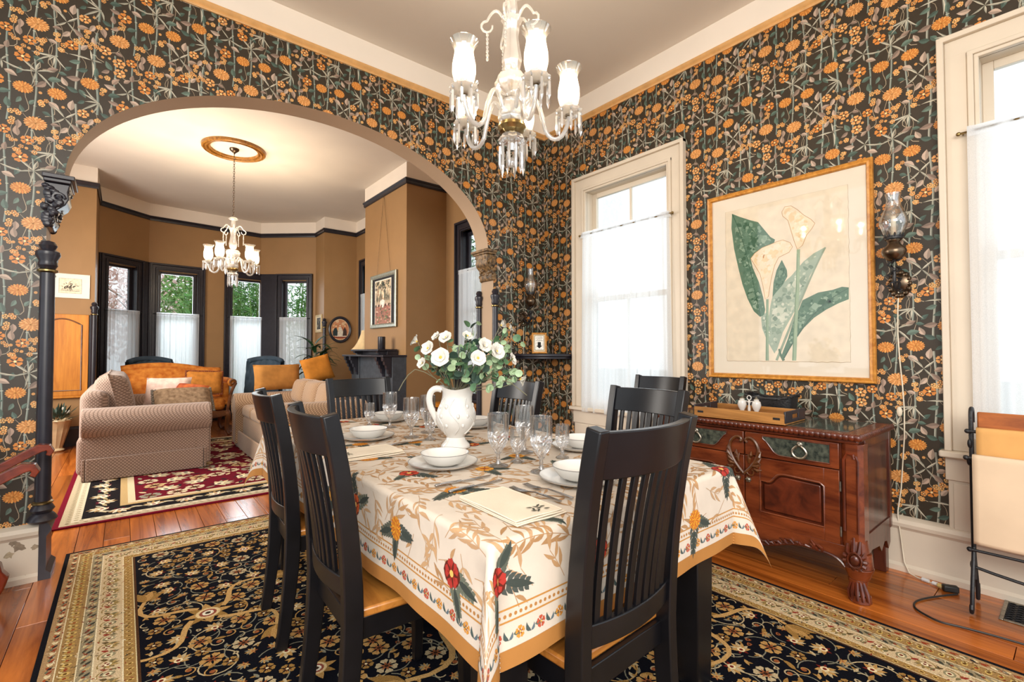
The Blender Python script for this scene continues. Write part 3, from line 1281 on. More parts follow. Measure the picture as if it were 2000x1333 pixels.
BAYW = [('window_3', A_, B_, .3675, .70, 'black framed bay window, the first from the left'),
        ('window_4', B_, C_, .42, .80, 'black framed bay window, the second from the left'),
        ('window_5', B_, C_, 1.53, .80, 'black framed bay window behind the parlour chandelier'),
        ('window_6', C_, D_, .685, .72, 'black framed bay window behind the large plant')]
for nm, a, b, u, w, lab in BAYW:
    loc, rz = on_run(a, b, u)
    make_window(nm, loc, rz, w, .12, WZ0, 2.83 - .06, MT['black'], lab, meeting=1.88, reveal=.12, stool=True)
# dark mullion boards filling the bay corners between the casings
for nm, a, b, u0, u1 in (('trim_5', A_, B_, .70, .83), ('trim_6', B_, C_, 0.0, .03), ('trim_7', C_, D_, .02, .34), ('trim_8', A_, B_, 0.0, .03)):
    loc, rz = on_run(a, b, 0)
    o = MB().span(u0, u1, -.03, 0, .26, 2.77).build(nm, MT['black'], bevel=.004)
    o.location, o.rotation_euler = loc, (0, 0, rz)
    struct(o, 'black mullion board beside the bay windows')
make_window('window_7', (XR, sum(PW3) / 2, 0), -PI / 2, PW3[1] - PW3[0], .13, .64, 2.99, MT['black'], 'black framed parlour window seen past the chimney breast', meeting=1.8)
make_window('window_8', (XR, sum(PW4) / 2, 0), -PI / 2, PW4[1] - PW4[0], .13, .64, 2.99, MT['black'], 'black framed parlour window hidden behind the chimney breast', meeting=1.8)


# ------------------------------------------------------------------ curtains
def curtain(loc, rz, w, z0, z1, label, y=-.045, folds=9, amp=.016, seed=1, group=None, flare=0.0, rodmat='brass'):
    t = thing('cafe_curtain', label, 'curtain', loc, rz, group)
    r = random.Random(seed)
    ph = [r.random() * 6.28 for _ in range(4)]

    def fn(u, v):
        x = (u - .5) * (w + flare * (1 - v))
        q = folds * 2 * PI * u
        a = amp * (1 - .35 * v)
        yy = y - .006 + a * (math.sin(q + ph[0] + .5 * math.sin(3 * v + ph[1])) * .6 + .4 * math.sin(q * 1.73 + ph[2]) + .25 * math.sin(q * .37 + ph[3]))
        return (x, yy, z0 + (z1 - z0) * v)
    MB().grid(fn, folds * 14, 9).build('fabric', MT['sheer'], t, angle=180)
    hm = MB()
    hm.grid(lambda u, v: (fn(u, v)[0], fn(u, 1)[1] * .6 + y * .4 - .007, z1 - .05 + .055 * v), folds * 14, 2)
    hm.build('rod_pocket', MT['sheer'], t, angle=180)
    rd = MB()
    rd.tube([(-w / 2 - .03, y, z1 - .02), (w / 2 + .03, y, z1 - .02)], .006, 8)
    for s in (-1, 1):
        rd.ball((s * (w / 2 + .035), y, z1 - .02), .011, 8, 6)
        rd.tube([(s * (w / 2 + .02), y, z1 - .02), (s * (w / 2 + .02), -.024, z1 - .02)], .004, 6)
    rd.build('rod', MT[rodmat], t)
    return t


curtain((XR, 2.625, 0), -PI / 2, .94, .68, 2.40, 'white sheer half curtain on the window left of the big flower picture', y=-.06, folds=8, amp=.02, seed=3, flare=.06)
curtain((XR, -.105, 0), -PI / 2, .98, .80, 2.43, 'white sheer half curtain on the window behind the quilt rack', y=-.06, folds=8, amp=.02, seed=5)
CL = ['white sheer half curtain on the first bay window from the left', 'white sheer half curtain on the second bay window from the left',
      'white sheer half curtain on the bay window behind the chandelier', 'white sheer half curtain behind the large plant in the bay']
for i, (nm, a, b, u, w, lab) in enumerate(BAYW):
    loc, rz = on_run(a, b, u)
    curtain(loc, rz, w - .18, .32, 1.92, CL[i], y=-.05, folds=8, amp=.013, seed=11 + i, group='half curtains in the bay windows', rodmat='iron')
curtain((XR, sum(PW3) / 2, 0), -PI / 2, .64, .9, 2.33, 'white sheer half curtain on the parlour window past the chimney breast', folds=6, seed=21, rodmat='iron')
curtain((XR, sum(PW4) / 2, 0), -PI / 2, .8, .9, 2.33, 'white sheer half curtain just showing past the far side of the chimney breast', folds=6, seed=22, rodmat='iron')


# ------------------------------------------------------------------ colonnettes and corbels of the arch
def colonnette(x, y, label, z0=.32, z1=1.87, r=.03, group=None):
    t = thing('colonnette', label, 'column', (x, y, 0), 0, group)
    MB().lathe([(r, z0 + .10), (r * .96, z0 + .8), (r * .92, z1 - .16)], 18).build('shaft', MT['black'], t)
    b = MB()
    b.lathe([(r * 1.5, z0), (r * 1.9, z0 + .015), (r * 1.6, z0 + .035), (r * 1.15, z0 + .05), (r * 1.5, z0 + .07), (r * 1.2, z0 + .09), (r, z0 + .10)], 18)
    b.build('base', MT['black'], t)
    for zz in (z0 + .105, z1 - .17):
        MB().lathe([(r * .9, zz - .012), (r * 1.3, zz - .004), (r * 1.3, zz + .004), (r * .9, zz + .012)], 18).build('gilt_ring', MT['brass'], t)
    f = MB()
    f.lathe([(r * .9, z1 - .16), (r * 1.25, z1 - .14), (r * 1.1, z1 - .115), (r * 1.55, z1 - .085), (r * 1.5, z1 - .065), (r * .9, z1 - .05), (r * 1.15, z1 - .03), (r * .8, z1 - .008), (0.0, z1)], 16)
    f.build('finial', MT['black'], t)
    return t


colonnette(-.333, YB - .035, 'black half column with gilt rings on the dining side of the left arch jamb', r=.034)
colonnette(-.356, YP + .0, 'black half column on the parlour side of the left arch jamb', r=.03)
colonnette(JR - .0, YB - .03, 'slim black column on the dining side of the right arch jamb')
colonnette(JR - .012, YP + .02, 'slim black column on the parlour side of the right arch jamb')
colonnette(A_[0] + .0, YL - .03, 'slim black column at the left corner of the bay', z0=.26, z1=1.93)
colonnette(D_[0] + .0, YRR - .03, 'slim black column at the right corner of the bay', z0=.26, z1=1.88)


def corbel(x, y, s, mat, label):
    """carved bracket under the arch spring; s = +1 projects towards +x"""
    t = thing('corbel', label, 'corbel', (x, y, 0))
    cap = MB()
    cap.span(-.01 * s, .125 * s, -.03, .235, 2.225, 2.25)
    cap.span(-.005 * s, .11 * s, -.022, .228, 2.205, 2.225)
    cap.build('cap', mat, t, bevel=.004)
    b = MB()
    pr = [(0, 1.95), (.03, 1.955), (.045, 1.985), (.04, 2.02), (.05, 2.05), (.085, 2.085), (.10, 2.12), (.095, 2.16), (.105, 2.205), (0, 2.205)]
    poly = [(s * p[0], p[1]) for p in pr]
    if s < 0:
        poly = poly[::-1]
    b.prism(poly, 0, .19, Matrix(((1, 0, 0, 0), (0, 0, 1, .0), (0, 1, 0, 0), (0, 0, 0, 1))))
    b.build('bracket', mat, t, bevel=.005)
    lf = MB()
    r = random.Random(5)
    for k in range(26):
        zz = 1.97 + .22 * (k / 26)
        rad = .02 + .07 * (k / 26)
        for yy in (-.008, .198):
            a = r.uniform(0, 1)
            lf.ball((s * rad * a, yy, zz), (r.uniform(.012, .022), .012, r.uniform(.012, .026)), 7, 5)
        lf.ball((s * (rad + .008), r.uniform(.01, .18), zz), (.012, r.uniform(.014, .025), r.uniform(.012, .02)), 7, 5)
    for yy in (-.012, .2):
        lf.tube([(s * (.055 + .03 * math.cos(q * .6) * (1 - q / 16)), yy, 2.12 + .03 * math.sin(q * .6) * (1 - q / 16)) for q in range(14)], .008, 6)
    lf.build('carved_leaves', mat, t)
    return t


corbel(JL - .01, YB - .01, 1, MT['black'], 'carved black bracket under the left spring of the arch')
corbel(JR + .01, YB - .01, -1, M('gilt_black_carving', '2b2118', .4, var=0.0, vscale=30, col2='97754a'), 'carved gilt and black bracket under the right spring of the arch')

# ------------------------------------------------------------------ garden outside
g = MB().span(-40, 45, -30, 60, -.8, -.7).build('ground', MT['lawn'], smooth=False)
struct(g, 'garden ground outside the windows')


def tree(x, y, h, rad, n, lmat, seed, label, name='garden_tree', cat='tree', trunk=True, ls=.16):
    t = thing(name, label, cat, (x, y, -.7))
    r = random.Random(seed)
    if trunk:
        m = MB()
        m.tube([(0, 0, 0), (.05, .02, h * .35), (0, 0, h * .7)], [.13, .10, .05], 8)
        for k in range(7):
            a = r.random() * 6.28
            z = h * r.uniform(.3, .6)
            m.tube([(0, 0, z), (rad * .4 * math.cos(a), rad * .4 * math.sin(a), z + h * .15), (rad * .8 * math.cos(a), rad * .8 * math.sin(a), z + h * .22)], [.05, .03, .012], 6)
        m.build('trunk', MT['bark'], t)
    c = MB()
    for _ in range(n):
        while True:
            p = Vector((r.uniform(-1, 1), r.uniform(-1, 1), r.uniform(-1, 1)))
            if p.length < 1 and p.length > .35:
                break
        ct = Vector((p.x * rad, p.y * rad, h * .62 + p.z * h * .40))
        u = Vector((r.gauss(0, 1), r.gauss(0, 1), r.gauss(0, 1))).normalized()
        w = u.orthogonal().normalized()
        l = ls * r.uniform(.6, 1.3)
        c.add([ct - u * l, ct + w * l * .3, ct + u * l, ct - w * l * .3], [(0, 1, 2, 3)])
    o = c.build('foliage', lmat, t, smooth=False)
    o['kind'] = 'stuff'
    return t


tree(-2.1, 18.5, 5.2, 1.9, 4200, MT['blossom'], 1, 'pale pink blossoming tree beyond the first bay window', ls=.12)
tree(.6, 21.5, 6.0, 2.0, 3800, MT['blossom'], 2, 'pale tree with pink leaves beyond the second bay window', ls=.12)
tree(1.75, 16.4, 4.3, 1.5, 4200, MT['foliage'], 3, 'light green tree beyond the second bay window', ls=.11)


def bamboo(x, y, n, seed, label):
    t = thing('bamboo_clump', label, 'bamboo', (x, y, -.7))
    r = random.Random(seed)
    m, c = MB(), MB()
    for _ in range(n):
        bx, by = r.uniform(-.85, .85), r.uniform(-.5, .5)
        h = r.uniform(3.2, 5)
        dx, dy = r.uniform(-.3, .3), r.uniform(-.3, .3)
        m.tube([(bx, by, 0), (bx + dx * .3, by + dy * .3, h * .5), (bx + dx, by + dy, h)], [.018, .015, .006], 6)
        for k in range(150):
            z = r.uniform(1.2, h)
            q = Vector((bx + dx * z / h, by + dy * z / h, z)) + Vector((r.gauss(0, .16), r.gauss(0, .16), r.gauss(0, .08)))
            u = Vector((r.gauss(0, 1), r.gauss(0, 1), r.gauss(-.3, .6))).normalized()
            w = u.orthogonal().normalized()
            l = r.uniform(.07, .13)
            c.add([q - u * l, q + w * l * .2, q + u * l, q - w * l * .2], [(0, 1, 2, 3)])
    m.build('cane', MT['foliage'], t)
    o = c.build('foliage', MT['foliage2'], t, smooth=False)
    o['kind'] = 'stuff'
    return t


bamboo(1.9, 12.9, 34, 4, 'dense green bamboo beyond the bay window with the chandelier')
bamboo(4.5, 14.0, 34, 5, 'dense green bamboo beyond the bay window with the plant')
bamboo(5.6, 7.4, 18, 6, 'green bamboo outside the parlour window past the chimney breast')


# ================================================================== DINING ROOM
# ------------------------------------------------------------------ Persian rug under the table
class Rug:
    pass


def rug_thing(name, label, x0, x1, y0, y1, th, prints, base, edge, z=0.0):
    mb = MB()
    c = hx(base)
    e = hx(edge)
    mb.add([(x0, y0, z), (x1, y0, z), (x1, y1, z), (x0, y1, z), (x0 + .004, y0 + .004, z + th), (x1 - .004, y0 + .004, z + th), (x1 - .004, y1 - .004, z + th), (x0 + .004, y1 - .004, z + th)],
           [(0, 1, 5, 4), (1, 2, 6, 5), (2, 3, 7, 6), (3, 0, 4, 7), (4, 5, 6, 7)], None, e)
    lay(mb, prints, lambda u, v, h: (u, v, z + th + h), lift=0.00012, base=0.0001)
    o = mb.build(name, MT['rug_print'], smooth=False)
    return tag(o, label, 'rug')


def border_row(P, x0, x1, y0, y1, d, step, fn):
    """call fn(x, y, angle) along the rectangle inset by d"""
    a0, a1, b0, b1 = x0 + d, x1 - d, y0 + d, y1 - d
    n = max(2, int((a1 - a0) / step))
    for i in range(n):
        t = a0 + (a1 - a0) * (i + .5) / n
        fn(t, b0, PI / 2, i)
        fn(t, b1, -PI / 2, i)
    n = max(2, int((b1 - b0) / step))
    for i in range(n):
        t = b0 + (b1 - b0) * (i + .5) / n
        fn(a0, t, 0, i)
        fn(a1, t, PI, i)


def palmette(P, x, y, r, a, cols, layer):
    for i in range(7):
        t = a + (i - 3) * .5
        P.leaf(x, y, t, r * (1.15 - .09 * abs(i - 3)), r * .42, cols[i % 2], layer, 4)
    P.leaf(x, y, a + PI + .6, r * .7, r * .3, cols[2], layer, 3)
    P.leaf(x, y, a + PI - .6, r * .7, r * .3, cols[2], layer, 3)
    P.disc(x, y, r * .34, cols[3], layer + 1, 9)
    P.disc(x, y, r * .17, cols[2], layer + 2, 7)


def dining_rug():
    x0, x1, y0, y1 = -.255, 2.70, -.12, 4.00
    P = Print()
    r = random.Random(12)
    P.ring(x0, x1, y0, y1, .02, '15151a', 1)

    def band(d, w, col):
        P.ring(x0 + d, x1 - d, y0 + d, y1 - d, w, col, 1)
    band(.02, .045, 'a3835c')
    band(.065, .004, 'd9c9a2')
    band(.069, .058, '98784a')
    band(.127, .004, 'd9c9a2')
    band(.131, .045, '8f8266')
    band(.176, .005, 'd8c9a6')
    band(.181, .088, 'c4ad88')
    band(.269, .004, 'ddd0ae')
    band(.273, .038, '9a7846')
    band(.311, .004, 'c9b88c')
    band(.315, .010, '4d3320')
    border_row(P, x0, x1, y0, y1, .042, .030, lambda x, y, a, i: (P.leaf(x, y, a + 1.0, .028, .014, ('8c3a24', '2a2a2c', 'd8c8a0')[i % 3], 3, 3), P.leaf(x, y, a - 1.6, .022, .012, ('cfbc90', '6a6a52', '9a4a28')[i % 3], 3, 3)))
    border_row(P, x0, x1, y0, y1, .098, .034, lambda x, y, a, i: (P.disc(x, y, .017, ('c6a860', 'b08f4c')[i % 2], 3, 6, .7, a), P.disc(x, y, .007, ('5a3a1c', '8c3a24')[i % 2], 4, 6)))
    border_row(P, x0, x1, y0, y1, .098, .017, lambda x, y, a, i: P.leaf(x - .02 * math.cos(a), y - .02 * math.sin(a), a + (.8 if i % 2 else -.8), .022, .008, ('d6c38c', '6a5126')[i % 2], 5, 3))
    border_row(P, x0, x1, y0, y1, .153, .044, lambda x, y, a, i: (P.leaf(x, y, a + .9, .032, .016, ('3a3c34', 'b9a06a')[i % 2], 3, 3), P.leaf(x, y, a - 2.0, .03, .014, ('c5b284', '4b4634')[i % 2], 3, 3), P.disc(x, y, .007, '7c3a24', 4, 6)))

    def main(x, y, a, i):
        if i % 2 == 0:
            palmette(P, x, y, .036, a + (0.5 if i % 4 else -.5), ('7c6a44', 'a88c54', '6e2f22', 'e4d6b2'), 3)
        else:
            P.disc(x, y, .024, '8a8264', 3, 10, .8, a)
            P.disc(x, y, .015, 'd9cba4', 4, 8, .8, a)
            P.disc(x, y, .007, '6e3020', 5, 7)
        P.curve([(x + .034 * math.cos(a + 1.57 + q * .5), y + .034 * math.sin(a + 1.57 + q * .5)) for q in range(5)], .005, '8c7444', 3)
        P.leaf(x + .03 * math.cos(a + 1.57), y + .03 * math.sin(a + 1.57), a + 2.4, .034, .015, ('5c4a2c', '8c3428')[i % 2], 3, 3)
        P.leaf(x + .03 * math.cos(a + 1.57), y + .03 * math.sin(a + 1.57), a - .3, .03, .013, '6f6848', 3, 3)
    border_row(P, x0, x1, y0, y1, .225, .072, main)
    border_row(P, x0, x1, y0, y1, .292, .040, lambda x, y, a, i: (P.disc(x, y, .014, 'cfb06a', 3, 4, .75, a), P.disc(x, y, .007, '6c4a1e', 4, 6)))
    for k in range(5200):
        # small knots of colour over the border bands
        d = r.uniform(.03, .305)
        if r.random() < .5:
            x, y = r.choice((x0 + d, x1 - d)), r.uniform(y0 + d, y1 - d)
        else:
            x, y = r.uniform(x0 + d, x1 - d), r.choice((y0 + d, y1 - d))
        P.leaf(x, y, r.random() * 6.28, r.uniform(.010, .024), r.uniform(.004, .008), r.choice(('8a4a30', '6e5a38', 'ddcfae', '4a4234', 'b08e58', 'c7b48c', '7c2e24', 'd2bf96')), 4, 2)
    f = .325
    a0, a1, b0, b1 = x0 + f, x1 - f, y0 + f, y1 - f
    P.rect(a0, a1, b0, b1, '0e0f16', 1)
    edge_n = len(P.p)
    cx, cy = (x0 + x1) / 2, (y0 + y1) / 2
    gold, gold2, cream, rust, wine, grey = 'b08850', '94703c', 'b3a07c', '8e5230', '6e261c', '7c7866'

    def sym(fn):
        for sx in (1, -1):
            for sy in (1, -1):
                fn(lambda x, y, sx=sx, sy=sy: (cx + sx * x, cy + sy * y))
    # large rosettes with four swinging gold arms
    centres = [(.895, .735), (0, 0), (.0, 1.30), (.895, -.3), (.45, 1.75), (.40, .55)]

    def big(px, py, k, arms=True):
        def f(tr):
            x, y = tr(px, py)
            for i in range(8):
                P.leaf(x, y, i * PI / 4, .085 * k, .035 * k, (gold, gold2)[i % 2], 12, 4)
            P.disc(x, y, .042 * k, 'd3b988', 13, 12)
            P.disc(x, y, .030 * k, '8c4a3a', 14, 12)
            P.disc(x, y, .020 * k, 'e2d8c0', 15, 10)
            P.disc(x, y, .010 * k, '3a2a20', 16, 8)
            if arms:
                for i in range(4):
                    t = PI / 4 * .6 + i * PI / 2
                    s = 1
                    pts = []
                    for q in range(9):
                        rr = .06 + .26 * q / 8
                        tt = t + s * .55 * math.sin(q / 8 * PI * .9)
                        pts.append((x + rr * k * math.cos(tt), y + rr * k * math.sin(tt)))
                    P.curve(pts, [.022 * k - .008 * k * q / 8 for q in range(9)], 'bb945c', 11)
                    ex, ey = pts[-1]
                    tt = math.atan2(ey - pts[-2][1], ex - pts[-2][0])
                    for d in (-.5, 0, .5):
                        P.leaf(ex, ey, tt + d, .10 * k, .035 * k, gold2 if d else gold, 10, 4)
        f(lambda a, b: (cx + a, cy + b))
        if px:
            f(lambda a, b: (cx - a, cy + b))
        if py:
            f(lambda a, b: (cx + a, cy - b))
        if px and py:
            f(lambda a, b: (cx - a, cy - b))
    big(.895, .735, 1.2)
    big(0, 0, 1.5)
    big(0, 1.3, 1.1)
    big(.62, 1.45, .75, False)
    big(.62, 0, .9, False)
    spots = [(.895, .735, .10), (0, 0, .16), (0, 1.3, .12), (.62, 1.45, .07), (.62, 0, .08)]

    def ok(x, y, d):
        return all(math.hypot(x - s[0], y - s[1]) > d + s[2] for s in spots)
    W, Hh = (a1 - a0) / 2, (b1 - b0) / 2
    for d, num in ((.052, 80), (.034, 260), (.018, 520)):
        cnt = 0
        for _ in range(7000):
            x, y = r.random() * (W - .02), r.random() * (Hh - .02)
            if x + d > W or y + d > Hh or not ok(x, y, d):
                continue
            spots.append((x, y, d * .86))
            cnt += 1
            a = r.random() * 6.28
            typ = r.random()

            def f(tr, x=x, y=y, a=a, typ=typ, d=d):
                X, Y = tr(x, y)
                sx = 1 if X > cx else -1
                sy = 1 if Y > cy else -1
                aa = math.atan2(sy * math.sin(a), sx * math.cos(a))
                if d > .045:
                    if typ < .5:
                        palmette(P, X, Y, .047, aa, (gold, cream, wine, 'd9c79c'), 4)
                    else:
                        P.flower(X, Y, .044, cream if typ < .65 else gold, rust, '3a2418', 6, 4, aa)
                    for s in (-1, 1):
                        pts = [(X + (.042 + .010 * q) * math.cos(aa + PI + s * (.25 + .22 * q)), Y + (.042 + .010 * q) * math.sin(aa + PI + s * (.25 + .22 * q))) for q in range(7)]
                        P.curve(pts, .005, grey, 3)
                elif d > .028:
                    if typ < .35:
                        P.flower(X, Y, .030, gold2, '5a2c18', 'd8c89c', 5, 4, aa)
                    elif typ < .6:
                        palmette(P, X, Y, .029, aa, (gold, grey, rust, gold), 4)
                    else:
                        pts = [(X + .030 * (1 - q / 14) * math.cos(aa + q * .55), Y + .030 * (1 - q / 14) * math.sin(aa + q * .55)) for q in range(11)]
                        P.curve(pts, .0055, cream if typ < .8 else gold, 3)
                        P.leaf(pts[0][0], pts[0][1], aa - 1.3, .05, .018, gold2, 4, 4)
                        P.disc(X, Y, .011, rust, 5, 7)
                else:
                    if typ < .5:
                        P.leaf(X - .018 * math.cos(aa), Y - .018 * math.sin(aa), aa, .04, .016, (gold, grey, cream)[int(typ * 6) % 3], 3, 3)
                        P.leaf(X, Y, aa + 1.1, .024, .011, gold2, 3, 3)
                    elif typ < .8:
                        P.disc(X, Y, .013, (rust, gold, cream)[int(typ * 30) % 3], 3, 6, .8, aa, .12)
                        P.disc(X, Y, .005, '2a1a14', 4, 5)
                    else:
                        P.curve([(X + .022 * math.cos(aa + q * .6), Y + .022 * math.sin(aa + q * .6)) for q in range(6)], .005, cream, 3)
            sym(f)
            if cnt >= num:
                break
    # long thin tendrils
    for k in range(26):
        x, y, a = r.random() * W * .9, r.random() * Hh * .9, r.random() * 6.28
        cu = r.choice((-1, 1)) * r.uniform(5, 11)
        pts = []
        for q in range(16):
            pts.append((x, y))
            x += .024 * math.cos(a)
            y += .024 * math.sin(a)
            a += cu * .024 * (1 + q * .06)
        if all(abs(p[0]) < W - .01 and abs(p[1]) < Hh - .01 and p[0] > 0 and p[1] > 0 for p in pts):
            sym(lambda tr, pts=pts: P.curve([tr(*p) for p in pts], .006, (gold, grey, cream)[k % 3], 2))
    cl = []
    for pts, col, layer in P.p[edge_n:]:
        for q in ((a0, 0, 1, 0), (a1, 0, -1, 0), (0, b0, 0, 1), (0, b1, 0, -1)):
            if len(pts) >= 3:
                pts = clip_half(pts, *q)
        if len(pts) >= 3:
            cl.append((pts, col, layer))
    P.p[edge_n:] = cl
    return rug_thing('area_rug', 'black and gold floral Persian rug with a wide tan border under the dining table', x0, x1, y0, y1, .010, P.p, '0e0f16', '121218')


dining_rug()


def parlour_rug():
    x0, x1, y0, y1 = -.375, 2.30, 4.60, 8.10
    P = Print()
    r = random.Random(4)
    P.ring(x0, x1, y0, y1, .035, '6e1326', 1)
    P.ring(x0 + .035, x1 - .035, y0 + .035, y1 - .035, .06, 'b3a589', 1)
    P.ring(x0 + .095, x1 - .095, y0 + .095, y1 - .095, .055, 'c9bfa6', 1)
    P.ring(x0 + .15, x1 - .15, y0 + .15, y1 - .15, .22, '1d1a1c', 1)
    P.ring(x0 + .37, x1 - .37, y0 + .37, y1 - .37, .05, 'b59a6c', 1)
    P.ring(x0 + .42, x1 - .42, y0 + .42, y1 - .42, .05, 'cabb9b', 1)
    border_row(P, x0, x1, y0, y1, .065, .05, lambda x, y, a, i: P.leaf(x, y, a + .8, .04, .016, '7d7258', 3, 3))
    border_row(P, x0, x1, y0, y1, .122, .06, lambda x, y, a, i: P.disc(x, y, .016, 'a2977c', 3, 6))
    border_row(P, x0, x1, y0, y1, .26, .20, lambda x, y, a, i: (palmette(P, x, y, .085, a if i % 2 else a + PI, ('d5cbb2', 'a8885c', '6e2030', 'e6dcc4'), 3)))
    border_row(P, x0, x1, y0, y1, .26, .10, lambda x, y, a, i: (P.leaf(x, y, a + 1.57 + (.5 if i % 2 else -.5), .09, .03, ('c8bca0', '9a9684')[i % 2], 3, 4), P.leaf(x, y, a - 1.2, .08, .026, 'b7a67e', 3, 4)))
    f = .47
    a0, a1, b0, b1 = x0 + f, x1 - f, y0 + f, y1 - f
    P.rect(a0, a1, b0, b1, '641424', 1)
    spots = []
    for d, num in ((.13, 40), (.085, 60), (.045, 120)):
        c = 0
        for _ in range(4000):
            x, y = r.uniform(a0 + d, a1 - d), r.uniform(b0 + d, b1 - d)
            if any(math.hypot(x - s[0], y - s[1]) < d + s[2] for s in spots):
                continue
            spots.append((x, y, d * .75))
            a = r.random() * 6.28
            if d > .1:
                palmette(P, x, y, .12, a, ('cbb892', 'a3a088', '2a2426', 'e2d6b8'), 3)
            elif d > .06:
                P.flower(x, y, .08, r.choice(('bfa878', 'cfc3a4', '8f9080')), '6c5a3c', '301a1a', 6, 3, a)
            else:
                P.leaf(x, y, a, .09, .034, r.choice(('c8b890', '98957c', '2c2628')), 3, 4)
            c += 1
            if c >= num:
                break
    return rug_thing('area_rug', 'crimson Persian rug with cream and black borders between the parlour sofas', x0, x1, y0, y1, .010, P.p, '641424', '6e1326')


parlour_rug()

# ------------------------------------------------------------------ dining table
TX0, TX1, TY0, TY1, TZ = .659, 1.775, .876, 3.060, .802
tcx, tcy = (TX0 + TX1) / 2, (TY0 + TY1) / 2
t = thing('dining_table', 'black dining table hidden under the floral tablecloth, one square leg showing', 'table', (tcx, tcy, 0.0125))
MB().span(TX0 - tcx, TX1 - tcx, TY0 - tcy, TY1 - tcy, TZ - .05, TZ - .013).build('tabletop', MT['chair'], t, bevel=.004)
ap = MB()
hw, hl = (TX1 - TX0) / 2, (TY1 - TY0) / 2
ap.span(-hw + .08, hw - .08, -hl + .08, -hl + .105, TZ - .15, TZ - .05)
ap.span(-hw + .08, hw - .08, hl - .105, hl - .08, TZ - .15, TZ - .05)
ap.span(-hw + .08, -hw + .105, -hl + .105, hl - .105, TZ - .15, TZ - .05)
ap.span(hw - .105, hw - .08, -hl + .105, hl - .105, TZ - .15, TZ - .05)
ap.build('apron', MT['chair'], t, smooth=False)
leg = None
for sx in (-1, 1):
    for sy in (-1, 1):
        m = MB()
        m.bar([(0, 0, 0), (0, 0, .35), (0, 0, TZ - .05)], [.095, .105, .112], [.095, .105, .112])
        o = m.build('leg', MT['chair'], t, bevel=.004)
        o.location = (sx * (hw - .095), sy * (hl - .095), 0)

# ------------------------------------------------------------------ tablecloth: one draped sheet and its print
DROP = .292
RB = .018


def cloth_pt(s, t, h=0.0):
    """flat sheet coordinates (from the table centre) to the draped surface"""
    es, et = max(0, abs(s) - hw), max(0, abs(t) - hl)
    cs = max(-hw, min(hw, s))
    ct = max(-hl, min(hl, t))
    if es == 0 and et == 0:
        return Vector((cs, ct, TZ + .004 * 0 + h * 0))
    r = math.hypot(es, et)
    phi = math.atan2(et, es)
    sg_s = 1 if s > 0 else -1
    sg_t = 1 if t > 0 else -1
    # outward lean: pointed fold on the diagonal, small ripples along the sides
    dg = math.sin(2 * phi)
    along = (t if es > 0 and et == 0 else s)
    rip = .022 * math.sin(along * 9.0 + (1.3 if es > 0 else .4) * sg_s) + .014 * math.sin(along * 21 + sg_t)
    k = .030 + rip * min(1, r / DROP) * (1 - dg) + .33 * dg
    aq = RB * PI / 2
    if r < aq:
        an = r / RB
        o, z = RB * math.sin(an), -(RB - RB * math.cos(an))
    else:
        q = r - aq
        o, z = RB + k * q, -RB - q * math.sqrt(max(.05, 1 - k * k))
    # the corner's surplus cloth swings the fold round
    ph2 = phi
    if dg > 1e-6:
        ph2 = phi + .25 * math.sin(4 * phi) * min(1, r / DROP)
    return Vector((cs + sg_s * o * math.cos(ph2), ct + sg_t * o * math.sin(ph2), TZ + z))


def cloth_n(s, t):
    e = .003
    a = cloth_pt(s + e, t) - cloth_pt(s - e, t)
    b = cloth_pt(s, t + e) - cloth_pt(s, t - e)
    n = a.cross(b)
    return n.normalized() if n.length > 1e-12 else Vector((0, 0, 1))


def axis(h):
    t = [-h - DROP + (DROP - RB * 1.6) * i / 16 for i in range(16)]
    t += [-h - RB * 1.6 + RB * 1.6 * i / 7 for i in range(7)]
    n = int(2 * h / .05)
    t += [-h + 2 * h * i / n for i in range(n + 1)]
    t += [h + RB * 1.6 * (i + 1) / 7 for i in range(7)]
    t += [h + RB * 1.6 + (DROP - RB * 1.6) * (i + 1) / 16 for i in range(16)]
    return t


